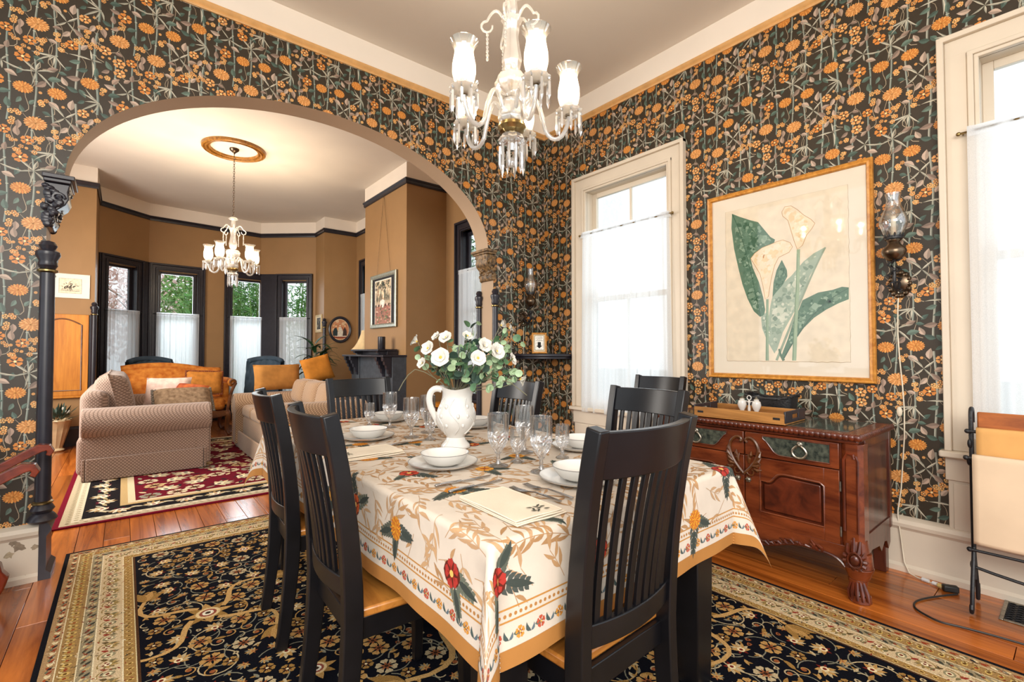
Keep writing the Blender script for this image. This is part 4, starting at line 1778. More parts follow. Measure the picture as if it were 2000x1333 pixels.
def cloth_print():
    P = Print()
    r = random.Random(31)
    S, Tt = hw + DROP, hl + DROP
    tans = ('b08a62', 'bb9770', 'a57f58', 'b3916e')
    reds = ('b8402c', 'a8342c', 'c85a2a')

    def inside(x, y):
        return abs(x) < S - .115 and abs(y) < Tt - .115
    flowers = []
    for _ in range(900):
        x, y = r.uniform(-S + .15, S - .15), r.uniform(-Tt + .15, Tt - .15)
        if all(math.hypot(x - a, y - b) > .235 for a, b in flowers):
            flowers.append((x, y))
    taken = []
    for _ in range(16000):
        x, y = r.uniform(-S, S), r.uniform(-Tt, Tt)
        if not inside(x, y) or any(math.hypot(x - p, y - q) < .040 for p, q in taken) or any(math.hypot(x - p, y - q) < .045 for p, q in flowers):
            continue
        a = r.random() * 6.28
        cu = r.uniform(-4, 4)
        pts = []
        for q in range(8):
            if not inside(x, y) or any(math.hypot(x - p, y - q_) < .030 for p, q_ in taken):
                break
            pts.append((x, y))
            x += .030 * math.cos(a)
            y += .030 * math.sin(a)
            a += cu * .030
        if len(pts) < 3:
            continue
        taken += pts
        col = r.choice(tans)
        P.curve(pts, .0018, col, 1)
        for q in range(1, len(pts)):
            an = math.atan2(pts[q][1] - pts[q - 1][1], pts[q][0] - pts[q - 1][0])
            for sd in ((-1, 1) if r.random() < .55 else (r.choice((-1, 1)),)):
                ln = r.uniform(.040, .068)
                t_ = an + sd * r.uniform(.3, .75)
                ex, ey = pts[q][0] + ln * math.cos(t_), pts[q][1] + ln * math.sin(t_)
                if inside(ex, ey):
                    P.leaf(pts[q][0], pts[q][1], t_, ln, r.uniform(.010, .0135), col, 1, 4, .06 * sd)
    for i, (x, y) in enumerate(flowers):
        a = r.random() * 6.28
        # grey-green acanthus leaves
        for k in range(r.choice((2, 3))):
            t = a + 1.9 + k * 1.25 + r.uniform(-.3, .3)
            ln = r.uniform(.065, .10)
            g = r.choice(('55594f', '474d48', '646a5c'))
            P.curve([(x, y), (x + ln * .5 * math.cos(t), y + ln * .5 * math.sin(t))], .005, '3f4a3f', 3)
            for q in range(5):
                rr = .02 + ln * .2 * q
                px, py = x + rr * math.cos(t), y + rr * math.sin(t)
                for sd in (-1, 1):
                    P.leaf(px, py, t + sd * .75, ln * (.42 - .05 * q), .015, g, 3 + q % 2, 3, .1 * sd)
            P.leaf(x + .03 * math.cos(t), y + .03 * math.sin(t), t, ln, .020, '3c433e', 5, 5)
        ty = i % 4
        if ty in (0, 2):
            c = r.choice(reds)
            P.disc(x, y, .038, '5c2218', 6, 16, .82, a, .02)
            P.flower(x, y, .0365, c, '8c2a20', 'e0b060', 5, 7, a, .85)
            P.disc(x, y, .009, 'e3b561', 10, 8)
        elif ty == 1:
            P.mum(x, y, .038, ('d8952f', 'c4752a', '9a4a20'), a, .9, 6)
        else:
            P.disc(x, y, .035, '9c5a20', 6, 14, .9, a, .03)
            P.flower(x, y, .034, 'd79a3e', 'b36a28', '7c3a1c', 6, 7, a)
    # borders: lines, a row of dots, a trailing vine, an ochre hem
    def ringseg(d, w, col, layer):
        x1, y1 = S - d, Tt - d
        for sy in (-1, 1):
            n = int(2 * x1 / .03)
            for i in range(n):
                a, b = -x1 + 2 * x1 * i / n, -x1 + 2 * x1 * (i + 1) / n
                P.poly([(a, sy * y1), (b, sy * y1), (b, sy * (y1 - w)), (a, sy * (y1 - w))], col, layer)
        for sx in (-1, 1):
            n = int(2 * y1 / .03)
            for i in range(n):
                a, b = -y1 + 2 * y1 * i / n, -y1 + 2 * y1 * (i + 1) / n
                P.poly([(sx * x1, a), (sx * x1, b), (sx * (x1 - w), b), (sx * (x1 - w), a)], col, layer)
    ringseg(0, .042, 'a8743c', 1)
    ringseg(.100, .004, 'b5803f', 1)
    ringseg(.128, .004, 'b5803f', 1)
    border_row(P, -S, S, -Tt, Tt, .1145, .0155, lambda x, y, a, i: P.disc(x, y, .0046, 'a9763e', 1, 7))

    def vine(x, y, a, i):
        if abs(x) > S - .05 or abs(y) > Tt - .05:
            return
        if i % 2 == 0:
            P.leaf(x, y, a + 1.57, .02, .012, '5a6a60', 1, 3)
            P.flower(x, y, .014, ('c98a3a', 'b4503a')[(i // 2) % 2], '8c4a24', 'e0b060', 5, 2, a)
        else:
            P.leaf(x - .01 * math.cos(a), y - .01 * math.sin(a), a + .5, .026, .010, '465452', 1, 4, .2)
            P.leaf(x - .01 * math.cos(a), y - .01 * math.sin(a), a - .6, .020, .008, '5c6c74', 1, 4, -.2)
    border_row(P, -S, S, -Tt, Tt, .070, .033, vine)
    return P.p


def make_cloth():
    xs, ys = axis(hw), axis(hl)
    nx, ny = len(xs), len(ys)
    mb = MB()
    cr = hx('cdc1b2')
    mb.add([cloth_pt(s, t) for s in xs for t in ys], [(i * ny + j, (i + 1) * ny + j, (i + 1) * ny + j + 1, i * ny + j + 1) for i in range(nx - 1) for j in range(ny - 1)], None, cr)

    def emit(tri, col, h, depth=0):
        # split triangles that span curved cloth
        bend = any((hw - .03 < abs(p[0]) < hw + .05) or (hl - .03 < abs(p[1]) < hl + .05) for p in tri)
        out = any(abs(p[0]) > hw or abs(p[1]) > hl for p in tri)
        lim = .009 if bend else (.026 if out else 1)
        e = [math.dist(tri[i], tri[(i + 1) % 3]) for i in range(3)]
        k = e.index(max(e))
        if e[k] > lim and depth < 7:
            a, b, c = tri[k], tri[(k + 1) % 3], tri[(k + 2) % 3]
            m = ((a[0] + b[0]) / 2, (a[1] + b[1]) / 2)
            emit((a, m, c), col, h, depth + 1)
            emit((m, b, c), col, h, depth + 1)
            return
        vs = []
        for p in tri:
            out_p = abs(p[0]) > hw - .001 or abs(p[1]) > hl - .001
            q = cloth_pt(*p)
            vs.append(q + (cloth_n(*p) if out_p else Vector((0, 0, 1))) * h)
        mb.add(vs, [(0, 1, 2)], None, col)
    for num, (pts, col, layer) in enumerate(cloth_print()):
        if area2(pts) < 0:
            pts = pts[::-1]
        c = hx(col)
        h = .0006 + .00016 * layer + (num % 89) * 1.5e-6
        flat = all(abs(p[0]) < hw - .03 and abs(p[1]) < hl - .03 for p in pts)
        if flat:
            mb.add([(p[0], p[1], TZ + h) for p in pts], [tuple(range(len(pts)))], None, c)
        else:
            n = len(pts)
            if n <= 4:
                for i in range(1, n - 1):
                    emit((pts[0], pts[i], pts[i + 1]), c, h)
            else:
                cx, cy = sum(p[0] for p in pts) / n, sum(p[1] for p in pts) / n
                for i in range(n):
                    emit(((cx, cy), pts[i], pts[(i + 1) % n]), c, h)
    o = mb.build('tablecloth', MT['cloth_print'], smooth=True, angle=60)
    o.location = (tcx, tcy, 0.013)
    return tag(o, 'cream floral tablecloth with a dotted border and ochre hem, draped over the dining table', 'tablecloth')


make_cloth()
ZT = TZ + .013 + .0025         # top of the cloth


# ------------------------------------------------------------------ dining chairs
def make_chair(label):
    t = thing('dining_chair', label, 'chair', (0, 0, 0), 0, None)
    bl = MT['chair']

    def back_y(z):
        # S-curved rear posts
        if z < .47:
            u = z / .47
            return -.240 + .040 * math.sin(u * PI / 2)
        u = (z - .47) / .59
        return -.200 - .012 * u - .063 * u * u
    zs = [0, .08, .16, .24, .32, .40, .47, .55, .63, .72, .81, .90, .98, 1.06]
    for s in (-1, 1):
        m = MB()
        pts = [(s * (.192 + .012 * max(0, (z - .47) / .59)), back_y(z), z) for z in zs]
        m.bar(pts, [.038] * len(zs), [.044, .046, .049, .053, .056, .058, .058, .057, .055, .052, .050, .048, .046, .044])
        m.v = [(a, b, max(0.0, c)) for a, b, c in m.v]
        m.build('rear_leg', bl, t, bevel=.004)

    def curve_rail(name, z0, z1, sag, th, xw=.188, n=12):
        vs, fs = [], []
        for i in range(n + 1):
            u = -1 + 2 * i / n
            for zz in (z0, z1):
                x = u * (xw + .012 * max(0, (zz - .47) / .59))
                yb = back_y(zz) - sag * (1 - u * u)
                vs += [(x, yb - th / 2, zz), (x, yb + th / 2, zz)]
        for i in range(n):
            a, b = i * 4, i * 4 + 4
            fs += [(a, b, b + 2, a + 2), (a + 1, a + 3, b + 3, b + 1), (a + 2, b + 2, b + 3, a + 3), (a, a + 1, b + 1, b)]
        fs += [(0, 2, 3, 1), (n * 4, n * 4 + 1, n * 4 + 3, n * 4 + 2)]
        return MB().add(vs, fs).build(name, bl, t, bevel=.003)
    curve_rail('crest_rail', .935, 1.052, .048, .026)
    curve_rail('lower_rail', .515, .575, .030, .024)
    for i in range(9):
        u = -.80 + 1.6 * i / 8
        m = MB()
        pts = []
        for q in range(8):
            z = .56 + (.95 - .56) * q / 7
            sag = .030 + (.048 - .030) * (z - .545) / .45
            pts.append((u * (.178 + .012 * (z - .47) / .59), back_y(z) - sag * (1 - u * u), z))
        m.bar(pts, .021, .012)
        m.build('slat', bl, t, bevel=.002)
    # scooped wooden seat
    m = MB()
    poly = [(-.215, .215), (-.20, .235), (0, .245), (.20, .235), (.215, .215), (.20, -.185), (-.20, -.185)][::-1]
    m.prism(poly, .452, .48)
    m.build('seat', MT['seat'], t, bevel=.007)
    fr = MB()
    fr.span(-.185, .185, .185, .205, .385, .452)
    fr.span(-.185, .185, -.20, -.18, .385, .452)
    for s in (-1, 1):
        fr.span(s * .172, s * .192, -.18, .185, .385, .452)
    fr.build('seat_frame', bl, t, bevel=.003)
    for s in (-1, 1):
        m = MB()
        m.bar([(s * .185, .19, 0), (s * .185, .19, .25), (s * .185, .19, .452)], [.032, .042, .046], [.032, .042, .046])
        m.build('front_leg', bl, t, bevel=.004)
    return t


G = 'black slat back dining chairs'
RZ = .0125
chair = make_chair('black slat back chair nearest of all, at the near short end of the table')
chair['group'] = G
chair.location = (1.045, 1.002, RZ)
chair.rotation_euler = (0, 0, .03)
CH = [((.735, 1.562), -PI / 2 - .04, 'black slat back chair on the near left side of the table, its honey seat showing'),
      ((.775, 2.33), -PI / 2 - .06, 'black slat back chair on the left side of the table, behind the nearer left one'),
      ((1.262, 2.915), PI + .03, 'black slat back chair at the far short end of the table, before the sofas'),
      ((1.735, 1.405), PI / 2 - .05, 'black slat back chair on the window side of the table, before the sideboard'),
      ((1.67, 2.31), PI / 2, 'black slat back chair on the window side of the table, below the corner shelf'),
      ((3.05, 2.18), PI / 2, 'black slat back chair standing against the wall under the far window')]
for (x, y), rz, lab in CH:
    dup(chair, (x, y, RZ if x < 2.7 else 0.0), rz, lab)


# ================================================================== ON THE TABLE
RV = Vector((math.cos(YAW), -math.sin(YAW), 0))      # picture-right on the floor plane
FV = Vector((math.sin(YAW), math.cos(YAW), 0))       # away from the camera


def at(x, y, z=None):
    return (x, y, ZT if z is None else z)


# ------------------------------------------------------------------ plates and bowls
def make_plate(label, loc):
    t = tag(MB().lathe([(0, .004), (.075, .004), (.085, .006), (.126, .020), (.130, .022), (.131, .0195), (.124, .014), (.082, .0), (0, .0)], 48).build('dinner_plate', MT['china']), label, 'plate', 'white dinner plates')
    rim = MB().shell([(.1285, .0222), (.1305, .0228), (.1318, .0212), (.1312, .0195)], 48).build('rim', MT['china_rim'], t)
    t.location = loc
    return t


def make_bowl(label, loc):
    t = tag(MB().lathe([(0, .008), (.045, .008), (.070, .020), (.086, .040), (.090, .046), (.0915, .045), (.088, .036), (.070, .012), (.045, .0), (0, .0)], 48).build('soup_bowl', MT['china']), label, 'bowl', 'white soup bowls')
    MB().shell([(.0895, .0458), (.0905, .0472), (.0920, .0462), (.0915, .0445)], 48).build('rim', MT['china_rim'], t)
    t.location = loc
    return t


PL = [(.945, 1.565, 'before the pitcher'), (.945, 2.29, 'beside the left chairs, farther along'), (1.29, 2.80, 'at the far end of the table'),
      (1.185, 1.095, 'before the nearest chair'), (1.590, 1.45, 'behind the tall goblets on the window side'), (1.575, 2.27, 'half hidden behind the pitcher')]
p0 = b0 = None
for i, (x, y, w) in enumerate(PL):
    pl, bl_ = 'white dinner plate with grey rim ' + w, 'white soup bowl on the dinner plate ' + w
    if i == 0:
        p0, b0 = make_plate(pl, at(x, y)), make_bowl(bl_, at(x + .004, y - .006, ZT + .0065))
    else:
        dup(p0, at(x, y), 0, pl)
        dup(b0, at(x + .004, y - .004, ZT + .0065), 0, bl_)


# ------------------------------------------------------------------ cut crystal
def make_goblet(label, loc, h=.20, rw=.041, small=False):
    t = thing('wine_goblet' if not small else 'juice_goblet', label, 'glass', loc)
    st = h * .26
    pr = [(rw * .95, .0015), (rw * .92, .003), (.012, .010), (.006, .022), (.0075, st * .62), (.006, st * .8), (.013, st)]
    MB().lathe([(0, 0)] + pr[:1] + pr, 28).build('foot', MT['crystal'], t)
    nf = 12
    b = MB()
    # cut lower bowl: faceted with diamonds
    rows = 9
    vs, fs = [], []
    seg = 28
    for j in range(rows + 1):
        v = j / rows
        z = st + (h * .66 - st) * v
        r0 = .010 + (rw - .010) * math.sin(min(1, v * 1.05) * PI / 2) ** .8
        for i in range(seg):
            a = 2 * PI * (i + .5 * (j % 2)) / seg
            k = r0 * (1 + .045 * (1 if (i + j) % 2 else -1) * math.sin(PI * min(1, v + .05)))
            vs.append((k * math.cos(a), k * math.sin(a), z))
    for j in range(rows):
        for i in range(seg):
            k = (i + 1) % seg
            a, b_, c, d = j * seg + i, j * seg + k, (j + 1) * seg + k, (j + 1) * seg + i
            fs += [(a, b_, d), (b_, c, d)]
    b.add(vs, fs)
    b.build('cut_bowl', MT['crystal'], t, smooth=False)
    u = MB()
    u.shell([(rw * .99, h * .655), (rw * 1.0, h * .75), (rw * .99, h * .90), (rw * .985, h - .001), (rw * .955, h), (rw * .94, h - .002), (rw * .95, h * .80), (rw * .93, h * .66)], 28, flute=.012, nf=10)
    u.build('lip', MT['goblet'], t)
    return t


g0 = make_goblet('tall cut crystal goblet right of the pitcher, nearest the front plate', at(1.105, 1.43))
for (x, y), lab in [((1.345, 1.555), 'tall cut crystal goblet behind a small one, right of the pitcher'), ((1.172, 1.262), 'tall cut crystal goblet nearest the close chair'),
                    ((1.135, 2.19), 'tall cut crystal goblet just left of the pitcher'), ((1.274, 2.27), 'tall cut crystal goblet half hidden behind the pitcher handle'), ((1.19, 2.56), 'tall cut crystal goblet left of the pitcher, before the far plate')]:
    dup(g0, at(x, y), rnd.random(), lab)
    COL
s0 = make_goblet('small crystal glass between two tall goblets right of the pitcher', at(1.205, 1.435), h=.135, rw=.029, small=True)
for (x, y), lab in [((1.395, 1.375), 'small plain crystal glass on the window side, nearest the close chair'), ((1.178, 2.075), 'small crystal glass close to the pitcher handle'), ((1.11, 2.66), 'small crystal glass farthest left, before the far plate')]:
    dup(s0, at(x, y), rnd.random(), lab)
for o in [g0, s0]:
    pass


# ------------------------------------------------------------------ napkins and cutlery
def make_napkin(label, loc, rz, sx=.15, sy=.255):
    t = thing('napkin', label, 'napkin', loc, rz)
    for k in range(3):
        r = random.Random(k + 4)

        def fn(u, v, k=k, r=r):
            x = (u - .5) * (sx + .006 * (3 - k))
            y = (v - .5) * (sy + .004 * (3 - k))
            return (x - .004 * k, y, .0035 + .0052 * k + .0012 * math.sin(7 * u + k) * math.cos(5 * v + k * 2))
        m = MB()
        m.grid(fn, 10, 14)
        n = len(m.v)
        m.add([(p[0], p[1], p[2] - .0030) for p in m.v], [tuple(reversed(f)) for f in m.f])
        # rolled edges
        for u in (0, 1):
            m.tube([(fn(u, v / 12)[0], fn(u, v / 12)[1], fn(u, v / 12)[2] - .0014) for v in range(13)], .0024, 6)
        for v in (0, 1):
            m.tube([(fn(u / 8, v)[0], fn(u / 8, v)[1], fn(u / 8, v)[2] - .0014) for u in range(9)], .0024, 6)
        m.build('fold', MT['linen'], t)
    P = Print()
    r = random.Random(2)
    for i in range(9):
        a = r.random() * 6.28
        P.leaf(.012 + .016 * r.uniform(-1, 1), -sy * .36 + .018 * r.uniform(-1, 1), a, .020, .007, '3f4238', 1, 4)
    m = MB()
    lay(m, P.p, lambda u, v, h: (u, v, .0166 + h), base=.0004)
    m.build('embroidery', MT['cloth_print'], t, smooth=False)
    return t


n0 = make_napkin('folded cream napkin with a dark sprig before the nearest chair', at(.845, 1.035), -.02)
dup(n0, at(.80, 1.945), -PI / 2 + .02, 'folded cream napkin with a dark sprig beside the left chairs')


def make_fork(label, loc, rz, ln=.20):
    t = thing('dinner_fork', label, 'fork', loc, rz)
    m = MB()
    k = ln / .2
    m.bar([(0, -.10 * k, .004), (0, -.05 * k, .008), (0, .0, .010), (0, .03 * k, .006)], [.012, .010, .005, .006], [.003, .003, .003, .0025], side=(1, 0, 0))
    m.bar([(0, .028 * k, .006), (0, .04 * k, .0045), (0, .055 * k, .004)], [.006, .020, .022], .002, side=(1, 0, 0))
    m.build('handle', MT['steel'], t)
    for i in range(4):
        x = (i - 1.5) * .0062
        MB().bar([(x, .054 * k, .004), (x, .075 * k, .0035), (x, .10 * k, .0065)], .0030, .0018).build('tine', MT['steel'], t)
    return t


f0 = make_fork('steel dinner fork lying partly on the near napkin', at(.962, 1.065, ZT + .001), .10)
dup(f0, at(1.015, 1.065, ZT + .001), .06, 'steel salad fork between the dinner fork and the nearest plate')
dup(f0, at(.80, 2.56, ZT + .001), -1.4, 'steel fork on the left side of the table near the far end')


def make_knife(label, loc, rz):
    t = thing('table_knife', label, 'knife', loc, rz)
    MB().bar([(0, -.11, .005), (0, -.06, .006), (0, -.01, .005)], [.011, .013, .009], [.007, .008, .006]).build('handle', MT['steel'], t, bevel=.002)
    bl = MB()
    bl.prism([(-.004, -.01), (.006, -.01), (.008, .05), (.005, .10), (-.004, .115)], .0035, .005)
    bl.build('blade', MT['steel'], t)
    return t


k0 = make_knife('steel table knife lying before the front plate', at(.885, 1.255), -PI / 2 + .05)
dup(k0, at(.885, 1.33), -PI / 2 - .02, 'steel table knife lying closest to the front plate')
dup(k0, at(.82, 2.70), -PI / 2 + .3, 'steel table knife near the far left of the table')
dup(k0, at(1.06, 2.06), -PI / 2 + .15, 'steel table knife beside the left chairs, before the pitcher')

# ------------------------------------------------------------------ white pitcher
PX, PY = 1.170, 1.83
t = thing('pitcher', 'white relief moulded ceramic pitcher holding the flowers', 'pitcher', at(PX, PY))


def pitcher_body(mb):
    prof = [(.062, 0), (.066, .004), (.064, .014), (.048, .032), (.040, .048), (.050, .062), (.074, .090), (.088, .118), (.0905, .140), (.084, .168), (.070, .198), (.061, .222), (.060, .244), (.066, .262), (.070, .272)]
    seg = 56
    vs, fs = [], []
    n = len(prof)
    for i in range(seg):
        a = 2 * PI * i / seg
        for r, z in prof:
            k = 1.0
            # pulled spout towards picture-right, raised back towards the handle
            dz = 0
            if z > .19:
                w = (z - .19) / .082
                sp = max(0, math.cos(a)) ** 6
                k += .55 * sp * w
                dz = .022 * w * sp + .012 * w * max(0, -math.cos(a)) ** 3 - .008 * w * (1 - abs(math.cos(a)))
            if .07 < z < .2:
                k += .018 * math.cos(7 * a) * math.sin((z - .07) / .13 * PI)
            vs.append((r * k * math.cos(a), r * (1 + (k - 1) * .2) * math.sin(a), z + dz))
    for i in range(seg):
        j = (i + 1) % seg
        for q in range(n - 1):
            fs.append((i * n + q, j * n + q, j * n + q + 1, i * n + q + 1))
    fs.append(tuple(i * n for i in range(seg - 1, -1, -1)))
    mb.add(vs, fs)
    # inner wall
    m = len(vs)
    vs2, fs2 = [], []
    for i in range(seg):
        for q in (n - 1, n - 2, n - 3, n - 4):
            p = vs[i * n + q]
            vs2.append((p[0] * .93, p[1] * .93, p[2] - (.002 if q < n - 1 else 0)))
    for i in range(seg):
        j = (i + 1) % seg
        for q in range(3):
            fs2.append((i * 4 + q, i * 4 + q + 1, j * 4 + q + 1, j * 4 + q))
    o = len(mb.v)
    mb.add(vs2, fs2)
    for i in range(seg):
        j = (i + 1) % seg
        mb.f.append((i * n + n - 1, j * n + n - 1, o + j * 4, o + i * 4))


m = MB()
pitcher_body(m)
pb = m.build('body', MT['china'], t, angle=60)
h_ = MB()
h_.tube(bez((-.062, 0, .262), (-.115, 0, .285), (-.135, 0, .225), (-.105, 0, .165), 12) + bez((-.105, 0, .165), (-.092, 0, .135), (-.082, 0, .12), (-.080, 0, .105), 6)[1:], [.013] * 4 + [.0125] * 9 + [.011] * 6, 10, flat=1.15)
h_.build('handle', MT['china'], t)
rl = MB()
r = random.Random(8)
for k in range(7):
    a0 = 2 * PI * k / 7 + .2
    pts = []
    for q in range(13):
        z = .066 + .16 * q / 12
        # follow the body radius
        P_ = [(.052, .062), (.076, .090), (.090, .118), (.0925, .140), (.086, .168), (.072, .198), (.063, .222), (.062, .244)]
        rr = next((P_[i][0] + (P_[i + 1][0] - P_[i][0]) * (z - P_[i][1]) / (P_[i + 1][1] - P_[i][1]) for i in range(7) if P_[i][1] <= z <= P_[i + 1][1]), .062)
        a = a0 + .28 * math.sin(q / 12 * PI * 2)
        pts.append((rr * math.cos(a), rr * math.sin(a), z))
        if q % 3 == 0 and 1 < q < 12:
            a2 = a + r.choice((-.20, .20))
            rl.ball((rr * .965 * math.cos(a2), rr * .965 * math.sin(a2), z + .004), (.008, .008, .012), 8, 5)
    rl.tube(pts, .0026, 6)
rl.build('relief', MT['china'], t, angle=70)
t.rotation_euler = (0, 0, -YAW + .06)

# ------------------------------------------------------------------ flowers
FB = thing('flower_bouquet', 'bouquet of white flowers and round eucalyptus leaves in the white pitcher', 'flowers', at(PX, PY))
r = random.Random(77)
LK = .00236


def fpos(px, py, dep):
    z = H + (688 - py) * LK * .985
    p = RV * ((px - 889) * LK) + FV * dep
    k = (2.19 + dep) / 2.19
    return Vector((p.x, p.y, (z - H) * k + H - ZT)) if True else None


def petal_mesh(seed, rad, cup):
    rr = random.Random(seed)
    m = MB()
    n = 6
    for i in range(n):
        a = 2 * PI * i / n + rr.uniform(-.1, .1)
        q = cup * rr.uniform(.85, 1.15)
        ly = .0007 * i

        def fn(u, v):
            s = (v - .5) * 2
            w = rad * .62 * math.sin(min(1, .15 + u * .9) * PI * .62) * (1 - .05 * math.cos(9 * v))
            L_ = rad * u * (1 - .10 * s * s)
            el = q * (1 - .55 * u) + .12 * s * s
            x = L_ * math.cos(el * .9)
            z = L_ * math.sin(el) + ly + .08 * rad * math.sin(6 * v + i) * u
            y = s * w
            return (x * math.cos(a) - y * math.sin(a), x * math.sin(a) + y * math.cos(a), z)
        m.grid(fn, 6, 6)
    for i in range(5):
        a = 2 * PI * i / 5 + .4 + rr.uniform(-.15, .15)
        q = cup * 1.25

        def fn2(u, v):
            s = (v - .5) * 2
            w = rad * .44 * math.sin(min(1, .15 + u * .9) * PI * .62)
            L_ = rad * .66 * u * (1 - .12 * s * s)
            el = q * (1 - .35 * u) + .15 * s * s
            x, z, y = L_ * math.cos(el), L_ * math.sin(el) + .004, s * w
            return (x * math.cos(a) - y * math.sin(a), x * math.sin(a) + y * math.cos(a), z)
        m.grid(fn2, 5, 5)
    return m


stems = MB()
FL = [(814, 668, .0, .9), (842, 682, -.06, 1.0), (851, 660, .05, .8), (871, 662, .0, 1.0), (870, 700, -.14, 1.25), (944, 677, -.08, 1.1), (966, 688, -.08, 1.2), (935, 701, -.14, 1.05),
      (976, 636, .02, .8), (992, 642, .0, .7), (995, 703, .02, .9), (1013, 741, -.04, .9), (830, 711, -.04, .8), (909, 658, .04, .8)]
pm_ = [petal_mesh(s, .034, c) for s, c in ((1, 1.15), (2, .85), (3, 1.35))]
fmesh = []
for i, (px, py, dep, sc) in enumerate(FL):
    p = fpos(px, py, dep)
    if i < 3:
        o = pm_[i].build('flower', MT['petal'], FB, angle=180)
        hm = MB().ball((0, 0, .006), (.007, .007, .009), 8, 6).build('flower_heart', MT['pollen'], o)
        fmesh.append(o)
    else:
        o = fmesh[i % 3].copy()
        COL.objects.link(o)
        hc = fmesh[i % 3].children[0].copy()
        COL.objects.link(hc)
        hc.parent = o
    o.location = p
    o.scale = (sc, sc, sc)
    d = (Vector((p.x, p.y, 0)) * 1.0 + Vector((0, 0, .08)) - FV * .13).normalized()
    if i in (0, 8, 9, 11):
        d = Vector((p.x, p.y, .10 if i != 11 else -.12)).normalized()
    o.rotation_euler = d.to_track_quat('Z', 'Y').to_euler()
    stems.tube(bez((0.02 * r.uniform(-1, 1), .02 * r.uniform(-1, 1), .20), (p.x * .15, p.y * .15, .30), (p.x * .7, p.y * .7, p.z * .75), tuple(p - d * .004), 8), .0018, 5)
# round eucalyptus leaves, each its own piece
lm = []
for k, (mt, rad) in enumerate(((MT['euc'], .019), (MT['euc2'], .017), (MT['euc3'], .020), (MT['euc'], .015), (MT['euc2'], .014))):
    m = MB()

    def fn(u, v, rad=rad):
        a = 2 * PI * v
        q = rad * u
        return (q * math.cos(a) * 1.05 + rad * .9, q * math.sin(a), .12 * rad * math.cos(2 * a) * u * u - .15 * rad * (1 - u))
    m.grid(fn, 4, 13)
    lm.append(m)
lo = [None] * 5
sprays = [(845, 700, -.05), (822, 688, .02), (858, 690, .05), (880, 690, -.08), (895, 675, .0), (905, 690, -.10), (918, 672, .02), (928, 648, .06), (921, 638, .05), (948, 695, .03), (962, 705, -.05), (978, 690, .02),
          (985, 680, .0), (990, 668, .02), (972, 668, .04), (985, 715, -.03), (965, 725, -.06), (985, 745, -.03), (998, 738, -.05), (940, 725, -.12), (915, 720, -.13), (890, 715, -.12), (870, 725, -.08), (855, 715, -.04),
          (838, 705, .03), (900, 705, -.02), (925, 700, .0), (950, 712, .0), (880, 672, .06), (905, 660, .05), (985, 652, .03), (1000, 720, .02), (955, 665, .06), (935, 735, -.10), (860, 705, -.10)]
nl = 0
for px, py, dep in sprays:
    p = fpos(px, py, dep)
    base = Vector((p.x * .12, p.y * .12, .24))
    stems.tube(bez(tuple(base * .9), tuple(base + Vector((0, 0, .05))), tuple(p * .75 + base * .15), tuple(p), 6), .0014, 5)
    for q in range(7):
        if nl >= 245:
            break
        k = r.choice((0, 0, 1, 2, 2, 3, 4)) if px < 960 else r.choice((0, 1, 1, 3, 4, 4))
        f = .62 + .42 * q / 6
        c = base.lerp(p, f) + Vector((r.gauss(0, .016), r.gauss(0, .016), r.gauss(0, .014)))
        if lo[k] is None:
            lo[k] = lm[k].build('leaf', (MT['euc'], MT['euc2'], MT['euc3'], MT['euc'], MT['euc2'])[k], FB, angle=180)
            o = lo[k]
        else:
            o = lo[k].copy()
            COL.objects.link(o)
        o.location = c
        d = Vector((r.gauss(0, 1), r.gauss(0, 1), r.gauss(.3, .8))) - FV * .7
        o.rotation_euler = d.to_track_quat('Z', 'Y').to_euler()
        nl += 1
# two bare arching stems
def arch_stem(pts):
    q = [tuple(fpos(*p)) for p in pts]
    stems.tube(q, .0022, 6)


arch_stem([(868, 752, -.03), (850, 738, -.04), (832, 727, -.05), (815, 722, -.05), (802, 733, -.05), (792, 748, -.05), (784, 764, -.05)])
arch_stem([(925, 748, -.02), (960, 738, -.03), (995, 748, -.04), (1010, 760, -.04), (1026, 773, -.04)])
so = stems.build('stem', MT['stem'], FB)
so['kind'] = 'stuff'

# ================================================================== SIDEBOARD
SB = thing('sideboard', 'carved cherry wood sideboard with dark marble inlays below the big flower picture', 'sideboard', (3.146, 1.305, 0), -PI / 2)
SW, SD, SH = 1.15, .58, .838           # local: x along, front at -y
fw, fy = SW / 2, -SD / 2
m = MB()
m.span(-fw - .0, fw + .0, fy - .03, -fy, SH - .030, SH - .004)
m.build('top', MT['board'], SB, bevel=.006)
MB().span(-fw + .07, fw - .07, fy + .05, -fy - .05, SH - .004, SH - .001).build('marble_inset', MT['stone'], SB, smooth=False)
rp = MB()


def bead_row(p0, p1, n, tilt):
    p0, p1 = Vector(p0), Vector(p1)
    d = (p1 - p0)
    ang = math.atan2(d.y, d.x)
    for i in range(n):
        c = p0 + d * ((i + .5) / n)
        rp.ball((0, 0, 0), (d.length / n * .72, .010, .017), 8, 6, T_(c.x, c.y, c.z) @ R_(ang) @ R_(tilt, 'Y'))


bead_row((-fw - .005, fy - .035, SH - .018), (fw + .005, fy - .035, SH - .018), 46, .7)
bead_row((fw + .005, fy - .03, SH - .018), (fw + .005, -fy, SH - .018), 22, .7)
bead_row((-fw - .005, -fy, SH - .018), (-fw - .005, fy - .03, SH - .018), 22, .7)
rp.build('rope_edge', MT['board_dark'], SB)
cs = MB()
cs.span(-fw + .02, fw - .02, fy + .02, -fy - .005, .25, SH - .03)
cs.build('carcass', MT['board_dark'], SB, smooth=False)
mo = MB()
mo.span(-fw + .01, fw - .01, fy - .012, fy + .02, SH - .055, SH - .03)
mo.build('cornice_molding', MT['board_dark'], SB, bevel=.008)
